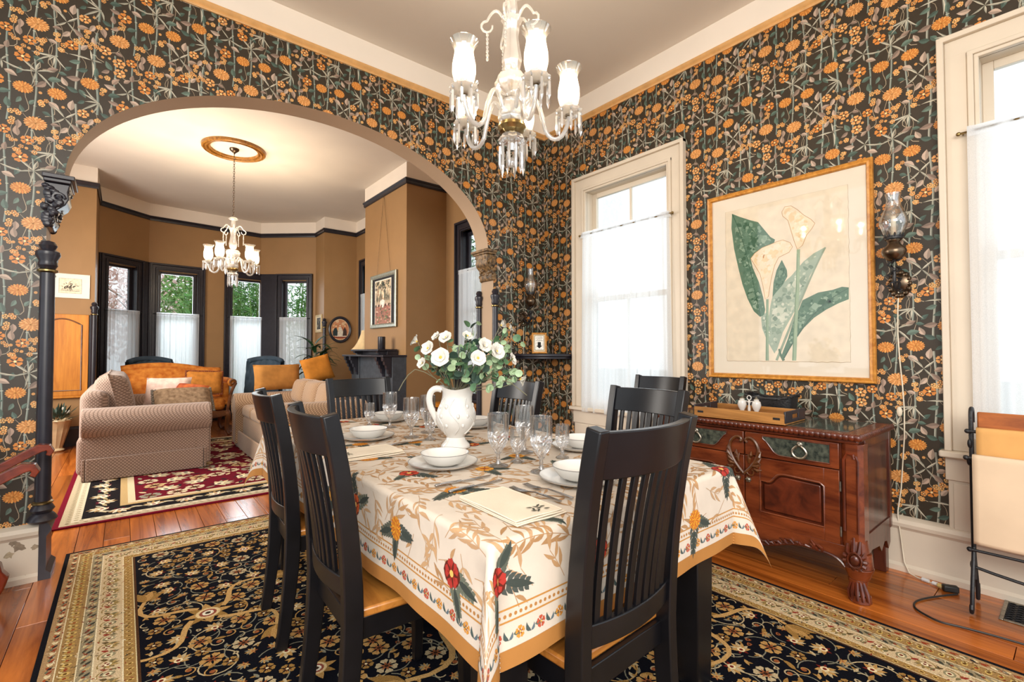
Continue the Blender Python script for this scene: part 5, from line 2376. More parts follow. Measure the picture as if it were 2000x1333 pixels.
# canted corner posts with carved legs
for s in (-1, 1):
    m = MB()
    Tm = T_(s * (fw - .045), fy + .045, 0)
    m.prism([(-.045, -.03), (-.02, -.05), (.03, -.05), (.05, -.03), (.05, .045), (-.045, .045)], .25, SH - .055, Tm)
    # cabriole leg
    for z0, z1, r0, r1, o0, o1 in ((.30, .24, .050, .060, 0, .010), (.24, .17, .060, .066, .010, .022), (.17, .11, .066, .044, .022, .018), (.11, .06, .044, .036, .018, .012), (.06, .035, .036, .046, .012, .022), (.035, 0, .046, .050, .022, .028)):
        m.lathe([(r1, z1), (r0, z0)], 14, Tm @ T_(s * (o0 + o1) / 2, -(o0 + o1) / 2, 0))
    cp = m.build('corner_post', MT['board'], SB, bevel=.003)
    fl_ = MB()
    fl_.tube([Tm @ Vector((s * -.030, -.05, .34)), Tm @ Vector((s * -.030, -.052, .70)), Tm @ Vector((s * -.015, -.055, .735)), Tm @ Vector((s * .012, -.055, .73)), Tm @ Vector((s * .016, -.055, .71))], .007, 6)
    fl_.tube([Tm @ Vector((s * .028, -.05, .34)), Tm @ Vector((s * .030, -.052, .70)), Tm @ Vector((s * .022, -.056, .725))], .006, 6)
    # carved cabochon and leaf fan on the knee, leaves on the foot
    kc = Tm @ Vector((s * .020, -.082, .215))
    fl_.ball(kc, (.022, .014, .028), 12, 8)
    fl_.tube([kc + Vector((.030 * math.cos(q * PI / 6), -.004, .038 * math.sin(q * PI / 6))) for q in range(13)], .005, 6)
    for q in range(11):
        a = q * 2 * PI / 11
        d = Vector((math.cos(a), 0, math.sin(a)))
        up = max(0, math.sin(a))
        fl_.tube([kc + d * .034, kc + d * .046 + Vector((0, .004, 0)), kc + Vector((d.x * .050, .014, d.z * (.058 + .05 * up)))], [.009, .011, .005], 6)
    for q in range(5):
        a = (q - 2) * .45
        fl_.tube([Tm @ Vector((s * .018 + .028 * math.sin(a), -.020 - .030 * math.cos(a), .10)), Tm @ Vector((s * .024 + .048 * math.sin(a), -.026 - .044 * math.cos(a), .05)), Tm @ Vector((s * .028 + .052 * math.sin(a), -.028 - .050 * math.cos(a), .018))], [.008, .010, .006], 6)
    fl_.build('carving', MT['board_dark'], cp)['kind'] = 'stuff'
for s in (-1, 1):
    m = MB()
    m.bar([(s * (fw - .05), -fy - .05, 0), (s * (fw - .05), -fy - .05, .25)], .06, .06)
    m.build('rear_leg', MT['board_side'], SB, bevel=.004)
    m = MB()
    m.span(s * (fw - .02), s * (fw - .012), fy + .10, -fy - .04, .30, SH - .07)
    m.build('side_panel', MT['board_side'], SB, bevel=.003)
    q = MB()
    q.span(s * (fw - .022), s * (fw - .004), -fy - .045, -fy - .005, .25, SH - .04)
    q.span(s * (fw - .022), s * (fw - .006), fy + .09, -fy - .04, SH - .085, SH - .04)
    pr = [(fy + .09, .25), (fy + .09, .31), (-fy - .04, .31), (-fy - .04, .17), (-fy - .08, .14), (-fy - .11, .19), (-fy - .16, .20), (-fy - .22, .16), (-fy - .26, .20), (fy + .18, .215), (fy + .13, .19)]
    q.prism([(p[0], p[1]) for p in pr], -.008, .008, T_(s * (fw - .014), 0, 0) @ Matrix(((0, 0, 1, 0), (1, 0, 0, 0), (0, 1, 0, 0), (0, 0, 0, 1))))
    q.build('side_frame', MT['board_side'], SB, bevel=.002)

XZ = Matrix(((1, 0, 0, 0), (0, 0, 1, 0), (0, 1, 0, 0), (0, 0, 0, 1)))     # flat (x, z) outlines facing -y


def front_panel(poly, y0, y1):
    """prism of an (x, z) outline between depths y0 (front) and y1"""
    return MB().prism(poly, y0, y1, XZ)


inner = fw - .095
# two drawers with marble insets and bail pulls
for s in (-1, 1):
    x0, x1 = (.004, inner) if s > 0 else (-inner, -.004)
    dr = MB().span(x0, x1, fy - .006, fy + .02, .645, SH - .058).build('drawer', MT['board'], SB, bevel=.003)
    xa, xb = .105, .44
    top, bot = SH - .070, .668
    prof = [(xa, top), (xb, top), (xb, bot), (xa + .10, bot)] + bez((xa + .10, bot), (xa + .05, bot), (xa + .05, bot + .05), (xa, top - .015), 8)[1:]
    prof = [(s * p[0], p[1]) for p in prof]
    front_panel(prof, fy - .009, fy - .006).build('marble_panel', MT['stone'], dr, smooth=False)
    fr = MB()
    fr.tube([(p[0], fy - .008, p[1]) for p in prof + prof[:1]], .004, 6)
    fr.build('panel_bead', MT['board_dark'], dr)
    pl = MB()
    c = Vector((s * .30, fy - .014, .715))
    pl.ball(c + Vector((0, 0, .034)), (.016, .009, .017), 10, 6)
    pl.ball(c + Vector((0, -.004, .030)), (.007, .008, .008), 8, 6)
    pl.tube([c + Vector((.036 * math.cos(a) * (1 - .25 * max(0, math.sin(a))), -.006, .034 * math.sin(a) - .008)) for a in [PI / 2 + .35 + q * (2 * PI - .7) / 14 for q in range(15)]], .006, 6)
    for sx in (-1, 1):
        pl.ball(c + Vector((sx * .017, -.002, .016)), (.006, .005, .010), 8, 5)
    pl.build('bail_pull', MT['pewter'], dr)
# two doors with raised, shaped panels
for s in (-1, 1):
    x0, x1 = (.003, inner) if s > 0 else (-inner, -.003)
    dz0, dz1 = .262, .640
    d = MB()
    st = .085
    d.span(x0, x0 + (st if s > 0 else .07), fy - .004, fy + .02, dz0, dz1)
    d.span(x1 - (.07 if s > 0 else st), x1, fy - .004, fy + .02, dz0, dz1)
    pa, pb = (x0 + st, x1 - .07) if s > 0 else (x0 + .07, x1 - st)
    d.span(pa, pb, fy - .004, fy + .02, dz0, dz0 + .07)
    # arched top rail
    near, far = (pa, pb) if s > 0 else (pb, pa)
    curve = [(near, .510)] + bez((near + s * .04, .508), (near + s * .08, .515), (near + s * .07, .565), (near + s * .13, .566), 8) + [(far - s * .02, .560), (far, .545)]
    rail_p = curve + [(far, dz1), (near, dz1)]
    if area2(rail_p) < 0:
        rail_p = rail_p[::-1]
    d.prism(rail_p, fy - .004, fy + .02, XZ)
    do = d.build('door', MT['board'], SB, bevel=.002)
    pp = [(near + s * .016, dz0 + .084), (far - s * .016, dz0 + .084), (far - s * .016, .535)] + [(p[0] + (0 if 0 < i < len(curve) - 1 else 0), p[1] - .016) for i, p in list(enumerate(curve))[::-1][1:-1]] + [(near + s * .016, .494)]
    pan = front_panel(pp if area2(pp) > 0 else pp[::-1], fy + .002, fy + .02)
    pan.build('raised_panel', MT['board_dark'], do, bevel=.006)
    be = MB()
    lo_ = [(near, dz0 + .07), (far, dz0 + .07)] + curve[::-1] + [(near, dz0 + .07)]
    be.tube([(p[0], fy - .003, p[1]) for p in lo_], .006, 6)
    be.build('panel_bead', MT['board'], do)
    kb = MB()
    kc = Vector((s * .030, fy - .022, .505))
    kb.ball(kc, (.014, .011, .014), 10, 7)
    for q in range(6):
        kb.ball(kc + Vector((.012 * math.cos(q * PI / 3), -.003, .012 * math.sin(q * PI / 3))), .0055, 6, 5)
    kb.tube([kc + Vector((0, .012, 0)), kc + Vector((0, .022, 0))], .007, 8)
    kb.build('knob', MT['pewter'], do)
    for zz in (.33, .56):
        MB().tube([(s * (inner + .004), fy - .004, zz - .025), (s * (inner + .004), fy - .004, zz + .025)], .0045, 6).build('hinge', MT['pewter'], do)
# scalloped apron with carving
for s in (1, -1):
    pr = [(0, .262), (inner + .02, .262), (inner + .02, .15)] + bez((inner + .02, .15), (inner - .02, .21), (inner - .09, .19), (inner - .14, .20), 8)[1:] + bez((inner - .14, .20), (.22, .205), (.18, .14), (.05, .135), 8)[1:] + [(0, .14)]
    pr = [(s * p[0], p[1]) for p in pr]
    m = front_panel(pr if area2(pr) > 0 else pr[::-1], fy - .002, fy + .02)
    ao = m.build('apron', MT['board'], SB, bevel=.002)
    cv = MB()
    edge = [(s * p[0], fy - .006, p[1] + .008) for p in (bez((inner + .02, .15), (inner - .02, .21), (inner - .09, .19), (inner - .14, .20), 8) + bez((inner - .14, .20), (.22, .205), (.18, .14), (.05, .135), 8)[1:])]
    cv.tube(edge, .007, 6)
    rr = random.Random(3)
    for q in range(16):
        i = 5 + q * (len(edge) - 6) / 16
        e = edge[int(i)]
        a = 1.57 + rr.uniform(-.7, .7) + s * .5
        ln = rr.uniform(.025, .05)
        cv.tube([(e[0], e[1] - .002, e[2]), (e[0] + .5 * ln * math.cos(a), e[1] - .008, e[2] + .5 * ln * math.sin(a)), (e[0] + ln * math.cos(a + .5), e[1] - .003, e[2] + ln * math.sin(a + .5))], [.006, .008, .003], 6)
    cv.build('carved_edge', MT['board_dark'], ao)['kind'] = 'stuff'
# heart-shaped carved ornament over drawers and doors
hc = MB()
for s in (-1, 1):
    y = fy - .014
    hc.tube([(s * p[0], y, p[1]) for p in bez((0, .535), (.045, .575), (.105, .66), (.075, .715), 10) + bez((.075, .715), (.055, .755), (.012, .755), (.012, .728), 8)[1:] + [(.020, .718)]], .0085, 6)
    hc.ball((s * .016, y - .002, .725), .009, 8, 6)
    hc.tube([(s * p[0], y, p[1]) for p in bez((.012, .555), (.02, .52), (.06, .52), (.055, .555), 8) + [(.045, .562)]], .005, 6)
    for k, (bx, bz, a, ln) in enumerate(((.062, .60, .6, .055), (.072, .62, .9, .06), (.078, .645, 1.2, .06), (.05, .585, .1, .05), (.035, .63, 1.1, .04), (.03, .60, 1.4, .05), (.06, .57, -.3, .04))):
        hc.tube([(s * bx, y, bz), (s * (bx + .5 * ln * math.cos(a)), y - .004, bz + .5 * ln * math.sin(a)), (s * (bx + ln * math.cos(a + .25)), y + .002, bz + ln * math.sin(a + .25))], [.007, .011, .003], 6)
hc.build('heart_carving', M('carved_gilt_wood', '5c3418', .32, var=.3, vscale=40), SB)

# ------------------------------------------------------------------ on the sideboard
ZS = SH + .0005
tr = thing('serving_tray', 'long wooden tray with black ends on the sideboard', 'tray', (3.02, 1.36, ZS), -PI / 2 + .03)
MB().span(-.27, .27, -.16, .16, 0, .008).build('base', MT['traywood'], tr, bevel=.002)
for s in (-1, 1):
    MB().span(-.27, .27, s * .150, s * .160, .008, .062).build('long_side', MT['traywood'], tr, bevel=.002)
    e = MB()
    e.span(s * .262, s * .272, -.16, -.05, .008, .075)
    e.span(s * .262, s * .272, .05, .16, .008, .075)
    e.span(s * .262, s * .272, -.05, .05, .008, .028)
    e.span(s * .262, s * .272, -.05, .05, .052, .075)
    e.build('end', MT['black'], tr, bevel=.003)
    for sx in (-1, 1):
        MB().span(s * .155, s * .1615, sx * .22 - .018, sx * .22 + .018, .02, .032, R_(PI / 2) if False else None) if False else None
        MB().box((sx * .225, s * .1615, .032), (.036, .003, .012)).build('latch', MT['iron'], tr)
bk = thing('wicker_basket', 'low black wicker basket behind the tray on the sideboard', 'basket', (3.315, 1.335, ZS), -PI / 2)
b = MB()
seg = 56
rows = 9


def bsk(u, v):
    a = 2 * PI * u
    k = 1 + .05 * math.sin(seg / 2 * a + (PI if int(v * rows) % 2 else 0))
    cx, cy = abs(math.cos(a)) ** .5 * math.copysign(1, math.cos(a)), abs(math.sin(a)) ** .5 * math.copysign(1, math.sin(a))
    return (cx * (.135 + .012 * v) * k, cy * (.078 + .012 * v) * k,   .004 + .115 * v - .012 * v * math.cos(2 * a) * -1)


b.grid(bsk, seg, rows, wrap=True)
b.build('weave', MT['wicker'], bk)
rm = MB()
for q in range(2):
    rm.tube([tuple(Vector(bsk(i / 40, 1)) + Vector((0, 0, .003 + .004 * math.sin(i * 2 + q * PI)))) for i in range(41)], .006, 6)
rm.build('rim', MT['wicker'], bk)
MB().span(-.12, .12, -.065, .065, .001, .006).build('base', MT['wicker'], bk)
cr_ = thing('cruet_set', 'pair of small painted china cruets on a stand in the tray', 'cruet', (3.10, 1.385, ZS + .0085), -PI / 2)
for s in (-1, 1):
    j = MB().lathe([(.010, 0), (.012, .006), (.008, .018), (.022, .046), (.028, .066), (.024, .086), (.014, .094), (.016, .10), (.004, .108)], 16, T_(s * .045, 0, .0)).build('cruet', MT['china'], cr_)
    MB().lathe([(.015, .098), (.012, .106), (.005, .110), (.006, .117), (.0, .120)], 12, T_(s * .045, 0, 0)).build('stopper', MT['pewter'], j)
c = MB()
c.lathe([(.030, 0), (.028, .004), (.006, .008), (.009, .04), (.005, .07), (.010, .085), (.004, .095)], 12)
c.tube([(.013 * math.cos(a), 0, .11 + .014 * math.sin(a)) for a in [q * PI / 6 for q in range(13)]], .003, 6)
c.tube([(-.045, 0, .09), (0, 0, .086), (.045, 0, .09)], .003, 6)
c.build('stand', MT['china'], cr_)


# ================================================================== ON THE WALLS
# ------------------------------------------------------------------ the big framed flower picture
AY0, AY1, AZ0, AZ1 = .803, 1.841, 1.060, 2.424
acy, acz = (AY0 + AY1) / 2, (AZ0 + AZ1) / 2
aw, ah = (AY1 - AY0) / 2, (AZ1 - AZ0) / 2
t = thing('framed_picture', 'large gold framed watercolour of white calla lilies above the sideboard', 'picture', (XR - .002, acy, acz), -PI / 2)


def frame_mold(mb, w, h, fw, d, y_back=0.0):
    """four mitred mouldings; local x along, z up, front at -y"""
    prof = [(0, 0), (0, -d * .75), (fw * .18, -d), (fw * .5, -d * .82), (fw * .8, -d * .9), (fw, -d * .55), (fw, 0)]
    cs = [(-w, -h), (w, -h), (w, h), (-w, h)]
    rows = []
    for i, (x, z) in enumerate(cs):
        sx, sz = (1 if x < 0 else -1), (1 if z < 0 else -1)
        rows.append([(x + sx * o, y_back + y, z + sz * o) for o, y in prof])
    k = len(prof)
    vs = [v for r in rows for v in r]
    fs = [(i * k + j, i * k + j + 1, ((i + 1) % 4) * k + j + 1, ((i + 1) % 4) * k + j) for i in range(4) for j in range(k - 1)]
    mb.add(vs, fs)
    return mb


frame_mold(MB(), aw, ah, .034, .034).build('frame', MT['gold'], t, angle=20)
MB().span(-aw + .01, aw - .01, -.012, -.004, -ah + .01, ah - .01).build('mat_board', M('cream_mat_board', 'e8dcc8', .9, var=.02), t, smooth=False)
# deckle-edged paper and watercolour, coordinates read off as fractions of the sheet
OX = .0


def sheet(a, b):
    # drawing units to local metres (x to the right, z up)
    w = 0.000345674 * a + 6.55644e-06 * b + 1
    return ((0.00144321 * a - 1.92958e-05 * b - 0.389) / w, (-0.000170026 * a - 0.00155646 * b + 0.556) / w)


A = Print()
dk = random.Random(9)
ed = [(-.383, .551)]
for k in range(1, 30):
    ed.append((-.383 + .773 * k / 30, .551 + dk.uniform(-.002, .002)))
for k in range(0, 40):
    ed.append((.390 + dk.uniform(-.002, .002), .551 - 1.107 * k / 40))
for k in range(0, 30):
    ed.append((.390 - .773 * k / 30, -.556 + dk.uniform(-.002, .002)))
for k in range(0, 40):
    ed.append((-.383 + dk.uniform(-.002, .002), -.556 + 1.107 * k / 40))
A.poly([(p[0] * 1.004, p[1] * 1.003 - .001) for p in ed], 'a98f6c', 0)
A.poly(ed, 'e6d7be', 1)


def lx(px, py):
    """point of the painting -> local; the sheet is 600 wide and 860 high"""
    return sheet(px, py)


def wash(pts, cols, layer, jit=0):
    """soft watercolour patch: fan of small wedges in mixed tones"""
    q = [lx(*p) for p in pts]
    n = len(q)
    cx, cy = sum(p[0] for p in q) / n, sum(p[1] for p in q) / n
    r = random.Random(int(pts[0][0] * 7 + pts[0][1]))
    # densify outline
    d = []
    for i in range(n):
        a, b = q[i], q[(i + 1) % n]
        for s in range(4):
            d.append((a[0] + (b[0] - a[0]) * s / 4, a[1] + (b[1] - a[1]) * s / 4))
    A.poly(d, cols[0], layer)

    def in_poly(x, y):
        c = False
        for i in range(len(d)):
            (x1, y1), (x2, y2) = d[i], d[(i + 1) % len(d)]
            if (y1 > y) != (y2 > y) and x < (x2 - x1) * (y - y1) / (y2 - y1) + x1:
                c = not c
        return c
    x0, x1, y0, y1 = min(p[0] for p in d), max(p[0] for p in d), min(p[1] for p in d), max(p[1] for p in d)
    for rr, tries in ((.030, 120), (.020, 260), (.012, 300)):
        for k in range(tries):
            x, y = r.uniform(x0, x1), r.uniform(y0, y1)
            if all(in_poly(x + rr * 1.2 * math.cos(q * PI / 3), y + rr * 1.2 * math.sin(q * PI / 3)) for q in range(6)):
                A.disc(x, y, rr * r.uniform(.6, 1.1), r.choice(cols), layer + 1 + .02 * (k % 40), 8, r.uniform(.5, 1), r.random() * 3, .1)
    return d


GR = ('5f7c66', '54725d', '7a937b', '6b8670', '47664f', '839c85', '93a892')
GP = ('9fae9a', 'b5bfa9', '8a9c88', 'c3c9b4', '7d917e', 'cfd2bf')
leaf1 = [(35, 8), (70, 22), (120, 38), (160, 48), (195, 90), (220, 120), (242, 132), (236, 158), (190, 178), (145, 200), (125, 226), (135, 268), (165, 338), (185, 410), (195, 470), (190, 500), (170, 505), (140, 478), (110, 418), (85, 348), (65, 268), (45, 178), (32, 78)]
wash(leaf1, GR, 2)
leaf3 = [(220, 450), (230, 408), (270, 352), (320, 308), (380, 238), (430, 198), (485, 168), (450, 238), (410, 308), (380, 398), (330, 490), (280, 580), (250, 670), (220, 620), (210, 520)]
wash(leaf3, GP, 2)
leaf4 = [(375, 425), (450, 388), (520, 375), (565, 360), (598, 363), (598, 420), (548, 440), (490, 470), (430, 510), (380, 560), (330, 632), (280, 712), (274, 690), (305, 610), (330, 530), (355, 475)]
wash(leaf4, GR, 4)
leaf5 = [(175, 508), (205, 478), (220, 520), (230, 600), (250, 662), (240, 682), (205, 622), (180, 560)]
wash(leaf5, GP, 4)
leaf2 = [(275, 230), (300, 280), (302, 310), (280, 350), (245, 390), (230, 410), (235, 340), (250, 280)]
wash(leaf2, GR[:5], 4)


def stroke(pts, w0, w1, col, layer):
    q = [lx(*p) for p in pts]
    n = len(q)
    A.curve(q, [w0 + (w1 - w0) * i / (n - 1) for i in range(n)], col, layer)


stroke(bez((36, 10), (90, 120), (110, 220), (172, 500), 12), .006, .004, '40604c', 5)
for k in range(8):
    f = k / 8
    b0_ = (60 + 80 * f, 90 + 330 * f)
    stroke([b0_, (b0_[0] + 60 - 40 * f, b0_[1] - 10 - 20 * f)], .004, .0015, '6f8c78', 5)
stroke(bez((485, 170), (400, 330), (330, 520), (250, 715), 14), .010, .016, '92a08a', 6)
stroke(bez((595, 368), (470, 430), (380, 530), (285, 705), 12), .004, .008, '4c6654', 6)
stroke([(206, 420), (205, 560), (205, 716)], .016, .021, '93a78c', 7)
stroke([(203, 420), (201, 560), (200, 716)], .003, .004, '6d8468', 8)
stroke([(355, 180), (352, 350), (342, 540), (335, 716)], .020, .025, '9db092', 7)
stroke([(349, 200), (346, 350), (335, 540), (328, 716)], .003, .005, '708a6c', 8)
stroke([(262, 660), (270, 690), (285, 716)], .012, .018, '5c745e', 7)
sp1 = [(125, 224), (145, 198), (180, 172), (220, 156), (250, 143), (280, 134), (315, 147), (327, 168), (310, 194), (260, 218), (240, 258), (225, 318), (210, 408), (195, 420), (185, 358), (170, 298), (145, 256)]
wash(sp1, ('ecd8b8', 'e9ceA4', 'eddcc0', 'e8cca0', 'efe0c6'), 9)
sp2 = [(275, 0), (290, -26), (320, -30), (350, -12), (380, 14), (415, 34), (435, 54), (420, 80), (395, 110), (375, 160), (350, 180), (335, 140), (320, 90), (305, 40), (280, 20)]
sp2 = [(a, b + 0) for a, b in sp2]
wash(sp2, ('ecd8b8', 'e9cea4', 'efdfc4', 'e7ca9e'), 9)
for sp in (sp1, sp2):
    stroke(sp + sp[:1], .003, .003, 'c08f58', 11)
stroke([(186, 222), (190, 205), (184, 214)], .010, .006, 'c98c4e', 12)
m = MB()
lay(m, A.p, lambda u, v, h: (u, -.012 - h, v), lift=.00012, base=.0002)
m.build('watercolour', MT['art_print'], t, smooth=False)
MB().span(-aw + .02, aw - .02, -.0185, -.0165, -ah + .02, ah - .02).build('glazing', MT['picglass'], t, smooth=False)


# ------------------------------------------------------------------ oil-lamp style sconces
def sconce(label, loc, rz):
    t = thing('wall_sconce', label, 'lamp', loc, rz)
    t.scale = (1.12, 1.12, 1.12)      # local front -y, origin at the back plate on the wall
    b = MB()
    b.lathe([(.0, 0), (.042, 0), (.046, .006), (.036, .012), (.020, .016), (.0, .018)], 18, T_(0, 0, 0) @ R_(PI / 2, 'X'))
    for q in range(14):
        a = q * 2 * PI / 14
        b.ball((.040 * math.cos(a), -.008, .06 * math.sin(a) - .01), (.012, .008, .014), 7, 5)
    b.build('back_plate', MT['bronze'], t)
    a = MB()
    a.tube(bez((0, -.01, 0), (0, -.07, -.09), (0, -.13, -.05), (0, -.11, .06), 12), [.008] * 13, 8)
    for k in range(18):
        z = -.06 + .011 * k
        an = k * 1.3
        a.tube([(.018 * math.cos(an), -.11 + .018 * math.sin(an), z), (.030 * math.cos(an + .5), -.11 + .030 * math.sin(an + .5), z + .012), (.014 * math.cos(an + 1), -.11 + .014 * math.sin(an + 1), z + .02)], [.004, .006, .003], 5)
    a.build('bracket', MT['iron'], t)
    f = MB()
    f.lathe([(.012, .095), (.030, .105), (.046, .125), (.052, .145), (.048, .160), (.030, .178), (.024, .192), (.030, .200), (.030, .206)], 24, T_(0, -.11, 0))
    f.build('font', MT['bronze'], t)
    g = MB()
    g.shell([(.033, .204), (.038, .208), (.038, .222), (.034, .224)], 20, T_(0, -.11, 0))
    for q in range(10):
        an = q * 2 * PI / 10
        g.ball((.037 * math.cos(an), -.11 + .037 * math.sin(an), .226), (.005, .005, .012), 6, 5)
    g.build('gallery', MT['iron'], t)
    c = MB().tube([(0, -.11, .20), (0, -.11, .325)], .011, 12).build('candle_sleeve', MT['candle'], t)
    MB().lathe([(.004, .325), (.009, .338), (.007, .355), (.0, .375)], 10, T_(0, -.11, 0)).build('bulb', MT['glass'], c)
    MB().shell([(.034, .215), (.046, .245), (.060, .285), (.060, .305), (.048, .340), (.034, .372), (.028, .405), (.034, .440), (.0325, .440), (.0265, .405), (.0325, .372), (.0465, .340), (.0585, .305), (.0585, .285), (.0445, .245), (.0325, .215)], 28, T_(0, -.11, 0)).build('chimney', MT['glass'], t)
    return t


sconce('oil lamp sconce with clear chimney between the big picture and the near window', (XR - .001, .688, 1.655), -PI / 2)
sconce('oil lamp style sconce with a clear glass chimney above the black corner shelf', (3.167, YB - .001, 1.60), 0)

# ------------------------------------------------------------------ black corner shelf with a small framed sign
t = thing('corner_shelf', 'black quarter round shelf in the corner of the dark floral walls', 'shelf', (XR, YB, 0))
pts = [(-.002, -.002)] + [(-.002 - .47 * math.cos(a), -.002 - .43 * math.sin(a)) for a in [PI / 2 * q / 16 for q in range(17)]]
MB().prism(pts if area2(pts) > 0 else pts[::-1], 1.205, 1.232).build('board', MT['black'], t, bevel=.006)
u = MB()
pts2 = [(p[0] * .93, p[1] * .93) for p in pts]
u.prism(pts2 if area2(pts2) > 0 else pts2[::-1], 1.18, 1.205)
u.build('under_molding', MT['black'], t, bevel=.006)
fs_ = thing('framed_sign', 'small gold framed sign with a black down arrow on the corner shelf', 'sign', (3.225, 3.50, 1.2325), -PI / 4 + .12)
Tl = R_(-.14, 'X')
fm = MB()
frame_mold(fm, .075, .105, .018, .016)
fo = fm.build('frame', MT['gold'], fs_, angle=20)
fo.location = (0, 0, .106)
fo.rotation_euler = (-.14, 0, 0)
mm = MB().span(-.06, .06, -.006, -.002, -.09, .09).build('mat_board', M('sign_mat', 'd9c6a0', .9), fs_, smooth=False)
mm.location = (0, 0, .106)
mm.rotation_euler = (-.14, 0, 0)
S = Print()
S.rect(-.047, .047, -.072, .076, '1b1b1b', 1)
S.rect(-.044, .044, -.069, .073, 'f0ece2', 2)
S.poly([(-.016, .010), (-.016, -.026), (-.030, -.026), (0, -.054), (.030, -.026), (.016, -.026), (.016, .010)], '1a1a1a', 3)
for k, (w, z) in enumerate(((.03, .058), (.036, .048), (.026, .038), (.034, .024))):
    S.rect(-w, w, z, z + .0035, '8c8a84', 3)
m = MB()
lay(m, S.p, lambda u, v, h: (u, -.006 - h, v), base=.0004)
so = m.build('printed_card', MT['pic_print'], fs_, smooth=False)
so.location = (0, 0, .106)
so.rotation_euler = (-.14, 0, 0)
fs_b = MB().bar([(0, .002, .11), (0, .075, .002)], .05, .004)
fs_b.build('easel_back', MT['iron'], fs_)

# ------------------------------------------------------------------ cords on the wall and floor
cw = MB()
cx_ = XR - .006
cpts = [(cx_, .690, 1.69)] + [(cx_ - .001, .69 + .012 * math.sin(k * .9), 1.65 - .148 * k) for k in range(1, 9)] + [(cx_ - .022, .712, .34), (cx_ - .036, .71, .31), (cx_ - .030, .70, .2), (cx_ - .036, .685, .06), (cx_ - .055, .66, .012), (3.40, .62, .006), (3.385, .575, .006), (3.36, .53, .010)]
cw.tube(cpts, .0036, 6)
cdo = tag(cw.build('lamp_cord', MT['cord_white']), 'ivory lamp cord running down the wall from the sconce to the floor', 'cord')
MB().ball((cx_ - .004, .70, .905), (.010, .014, .030), 10, 6).build('inline_switch', MT['cord_white'], cdo)
tw = MB()
tw.tube([(3.39, .60, .010), (3.382, .57, .010)], .010, 6)
tw.tube([(3.378, .555, .010), (3.372, .535, .010)], .010, 6)
tw.build('bag_tie', M('clear_plastic_tie', 'd8d8d8', .2), cdo)
MB().tube([(3.362, .528, .012), (3.352, .508, .014)], .012, 8).build('plug', M('tan_plug', 'c9b070', .5), cdo)
ec = thing('extension_cord', 'black extension cord lying on the floor before the quilt rack', 'cord', (3.35, .48, 0))
e = MB()
e.box((0, 0, .0165), (.034, .065, .032), R_(.5))
e.build('socket', MT['cord_black'], ec, bevel=.006)
e = MB()
cp = [(3.33, .45), (3.26, .49), (3.15, .545), (3.06, .57), (2.99, .555), (2.945, .50), (2.93, .45), (2.95, .38), (2.97, .28), (2.985, .16), (3.0, .05), (2.99, -.1)]
sm = []
for i in range(len(cp) - 1):
    p0_, p1_, p2_, p3_ = cp[max(i - 1, 0)], cp[i], cp[i + 1], cp[min(i + 2, len(cp) - 1)]
    for q in range(6):
        u_ = q / 6
        sm.append(tuple(.5 * (2 * p1_[k] + (p2_[k] - p0_[k]) * u_ + (2 * p0_[k] - 5 * p1_[k] + 4 * p2_[k] - p3_[k]) * u_ * u_ + (3 * p1_[k] - p0_[k] - 3 * p2_[k] + p3_[k]) * u_ ** 3) for k in (0, 1)))
e.tube([(p[0] - 3.35, p[1] - .48, .0055) for p in sm], .0042, 6)
e.build('cable', MT['cord_black'], ec)
c2 = MB()
c2.tube([(3.167, YB - .006, 1.63)] + [(3.17 + .006 * math.sin(k), YB - .007, 1.60 - .1 * k) for k in range(4)] + [(3.175 + .006 * math.sin(k * 1.7), YB - .007, 1.16 - .12 * k) for k in range(8)], .0032, 6)
tag(c2.build('lamp_cord', MT['cord_white']), 'ivory cord hanging down the wall below the corner shelf', 'cord')

# ------------------------------------------------------------------ floor vent
v = thing('floor_vent', 'cast iron floor register set in the planks by the right baseboard', 'vent', (3.31, .20, 0))
m = MB()
for a, b, c_, d in ((-.13, .13, -.09, -.075), (-.13, .13, .075, .09), (-.13, -.115, -.075, .075), (.115, .13, -.075, .075)):
    m.span(a, b, c_, d, 0, .006)
m.build('frame', MT['pewter'], v, bevel=.002)
MB().span(-.115, .115, -.075, .075, -.0005, .0015).build('well', MT['iron'], v, smooth=False)
g = MB()
for i in range(8):
    for j in range(5):
        x_, y_ = -.10 + .2 * i / 7, -.06 + .12 * j / 4
        g.tube([(x_ + .013 * math.cos(q * PI / 4), y_ + .013 * math.sin(q * PI / 4), .004) for q in range(9)], .0022, 4)
go = g.build('grille', MT['iron'], v)
go['kind'] = 'stuff'

# ------------------------------------------------------------------ quilt rack with folded cloths
QX, QY = 3.235, -.10
t = thing('quilt_rack', 'black wrought iron quilt rack with a wooden top rail under the near window', 'rack', (QX, QY, 0))
for s in (1, -1):
    y = s * .475
    fr = MB()
    fr.tube([(0, y, .14), (.0, y, .55), (0, y, .90)] + [(.022 - .022 * math.cos(q * PI / 6), y, .935 + .035 * math.sin(q * PI / 6)) for q in range(7)] + [(.044, y, .90)], .0095, 8)
    fr.tube(bez((0, y, .30), (-.02, y, .20), (-.075, y, .13), (-.085, y, .02), 10) + [(-.10, y, .012), (-.108, y, .03), (-.10, y, .045)], .0085, 8)
    fr.tube(bez((0, y, .30), (.02, y, .2), (.085, y, .13), (.095, y, .03), 10) + [(.10, y, .012), (.108, y, .02), (.115, y, .05), (.108, y, .085)], .0085, 8)
    for zz, xx in ((.80, -.012), (.72, -.04), (.21, -.01)):
        fr.ball((xx, y + s * .004, zz), (.013, .010, .024), 10, 6)
    fr.build('end_frame', MT['iron'], t)
